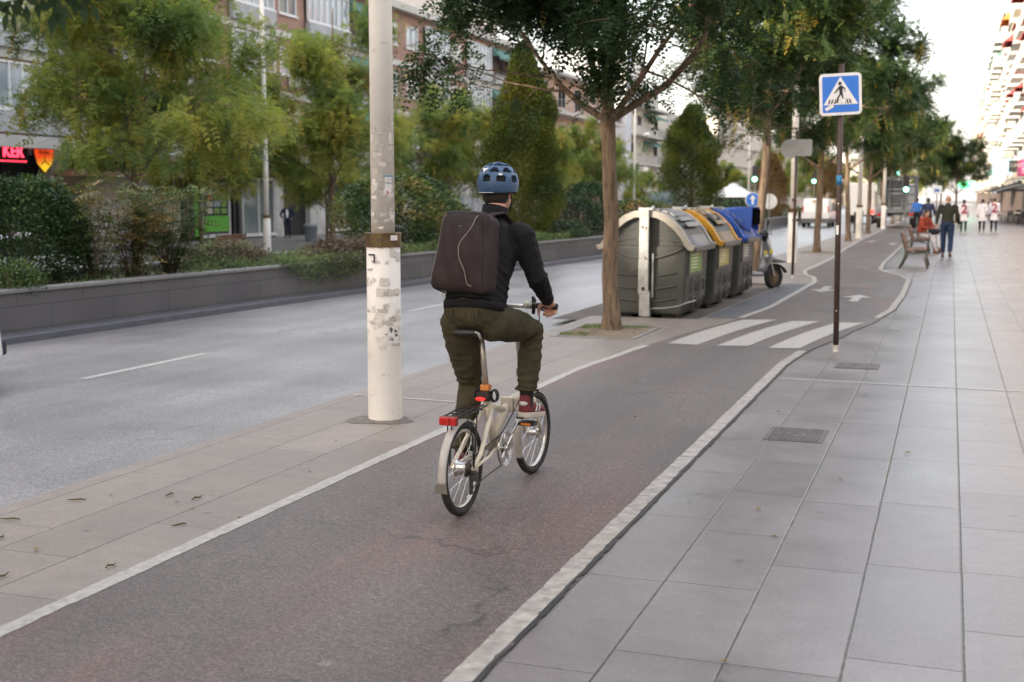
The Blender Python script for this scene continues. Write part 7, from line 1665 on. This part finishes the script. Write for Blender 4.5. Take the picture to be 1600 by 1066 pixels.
# ================================================================ bystanders
bald = standing(1.76, .15, .05, .12)
rb_, gb_, _ = person('person', bald, 'bald man in dark olive jacket and blue jeans walking away', loc=(-.07, 36.7, 0), rz=R_(-3), top=cloth('olive_jacket', (.028, .030, .020)), bottom=cloth('blue_jeans', (.02, .035, .08)), shoes=(mat('brown_shoe', (.08, .03, .02), .6), BLACK), s=1.0, hem=(0, .02, .90), face=(0, 1, 0)); crease_person(rb_, gb_, 1.3, .08)
COAT = cloth('white_coat', (.74, .71, .76), .85, .2); LEG = cloth('black_leggings', (.02, .02, .025))
def coatw(x, y, rz, label, two, h=1.64):
    J2 = standing(h, .16, .02, .06, armout=0); r, g_, M_ = person('person', J2, label, loc=(x, y, 0), rz=rz, top=COAT, bottom=LEG, shoes=(BLACK, WHITE), hair=HAIRM, coat=.30, female=True, longhair=False, tcurve=.8, face=(0, 1, 0))
    if two: text('printed_two', '2', .62, mat('crimson_print', (.30, .02, .04), .7), (0, -.165, 1.15 * h / 1.64), (math.pi / 2 - .06, 0, 0), r, .012, bold=True)
coatw(.62, 63.8, .05, 'person in a white coat with a dark red 2, nearest to the bald man', True, 1.62)
coatw(1.47, 64.1, -.05, 'person in a plain white coat without a number, middle of the three', False)
coatw(2.02, 64.4, .0, 'person in a white coat with a dark red 2, rightmost of the three', True, 1.7)
# woman sitting on the second bench, facing the pavement
seat = dict(pelvis=(-.12, 0, .52), waist=(-.11, 0, .68), chest=(-.05, 0, .90), neck=(.02, 0, 1.08), head=(.06, -.02, 1.21), hipl=(-.08, .09, .50), hipr=(-.08, -.09, .50), knl=(.34, .12, .52), anl=(.52, .02, .11), toel=(.70, 0, .03), knr=(.36, -.08, .50), anr=(.46, -.14, .09), toer=(.64, -.16, .02),
            shl=(.0, .18, 1.03), shr=(.0, -.18, 1.03), ell=(.10, .24, .78), elr=(.10, -.25, .78), wrl=(.30, .08, .76), wrr=(.30, -.09, .76))
person('person', seat, 'woman in red top and pale trousers sitting on the second bench', loc=(-.72, 39.75, 0), rz=R_(-35), top=cloth('rust_red_top', (.28, .05, .03)), bottom=cloth('pale_trousers', (.55, .54, .56)), shoes=(mat('tan_shoe', (.25, .12, .06), .6), BLACK), hair=HAIRM, female=True, longhair=True, face=(.9, -.35, -.35))
hb = empty('handbag', (-.42, 39.55, .66), R_(-30), 'dark handbag on the lap of the seated woman', 'bag'); MB().limb([(V((0, -.16, 0)), .07, .10), (V((0, .16, 0)), .07, .10)], side=(1, 0, 0)).build('bag_body', cloth('black_leather', (.02, .02, .03)), hb, vox=.012); MB().tube([(0, -.14, .07), (0, -.08, .17), (0, .08, .17), (0, .14, .07)], .008, 6).build('strap', BLACK, hb, smooth=True)
# suited man in front of the shop
SJ = standing(1.72, .02, .0, .0, armout=.0); SJ.update(knl=(-.10, .03, .48), anl=(-.12, -.02, .085), toel=(-.15, .17, .015), knr=(.09, .04, .48), anr=(.09, .03, .085), toer=(.11, .22, .015), ell=(-.33, -.06, 1.17), elr=(.33, -.06, 1.17), wrl=(-.22, .08, .98), wrr=(.22, .08, .98))
sr, g_, M_ = person('person', SJ, 'man in dark suit and white shirt standing by the shop window', loc=(-31.6, 54.4, -.3), rz=R_(-150), top=cloth('navy_suit', (.02, .025, .05)), bottom=cloth('navy_suit_trousers', (.02, .024, .045)), shoes=(BLACK, BLACK), hair=mat('grey_hair', (.2, .19, .18), .7), face=(0, 1, 0), eyes=True, hem=(0, .02, .9))
MB().limb([(V((0, .105, 1.40)), .05, .04), (V((0, .125, 1.2)), .075, .04), (V((0, .115, 1.02)), .05, .04)], side=(1, 0, 0)).build('shirt', cloth('white_shirt', (.7, .72, .75)), sr, smooth=True)
# distant walkers
J3 = standing(1.7, .2, .04, .1)
for i, (x_, y_, c, l) in enumerate(((-.95, 58, (.03, .04, .08), 'distant walker in dark clothes between the bench and the lorry'), (2.9, 100, (.04, .04, .04), 'distant person in black near the cafe awnings'), (-1.7, 70, (.04, .14, .45), 'distant person in a bright blue top beside the lorry'))):
    person('person', J3, l, loc=(x_, y_, 0), top=cloth('walker_top_%d' % i, c), bottom=LEG, shoes=(BLACK, BLACK), hair=HAIRM, vox=.014)
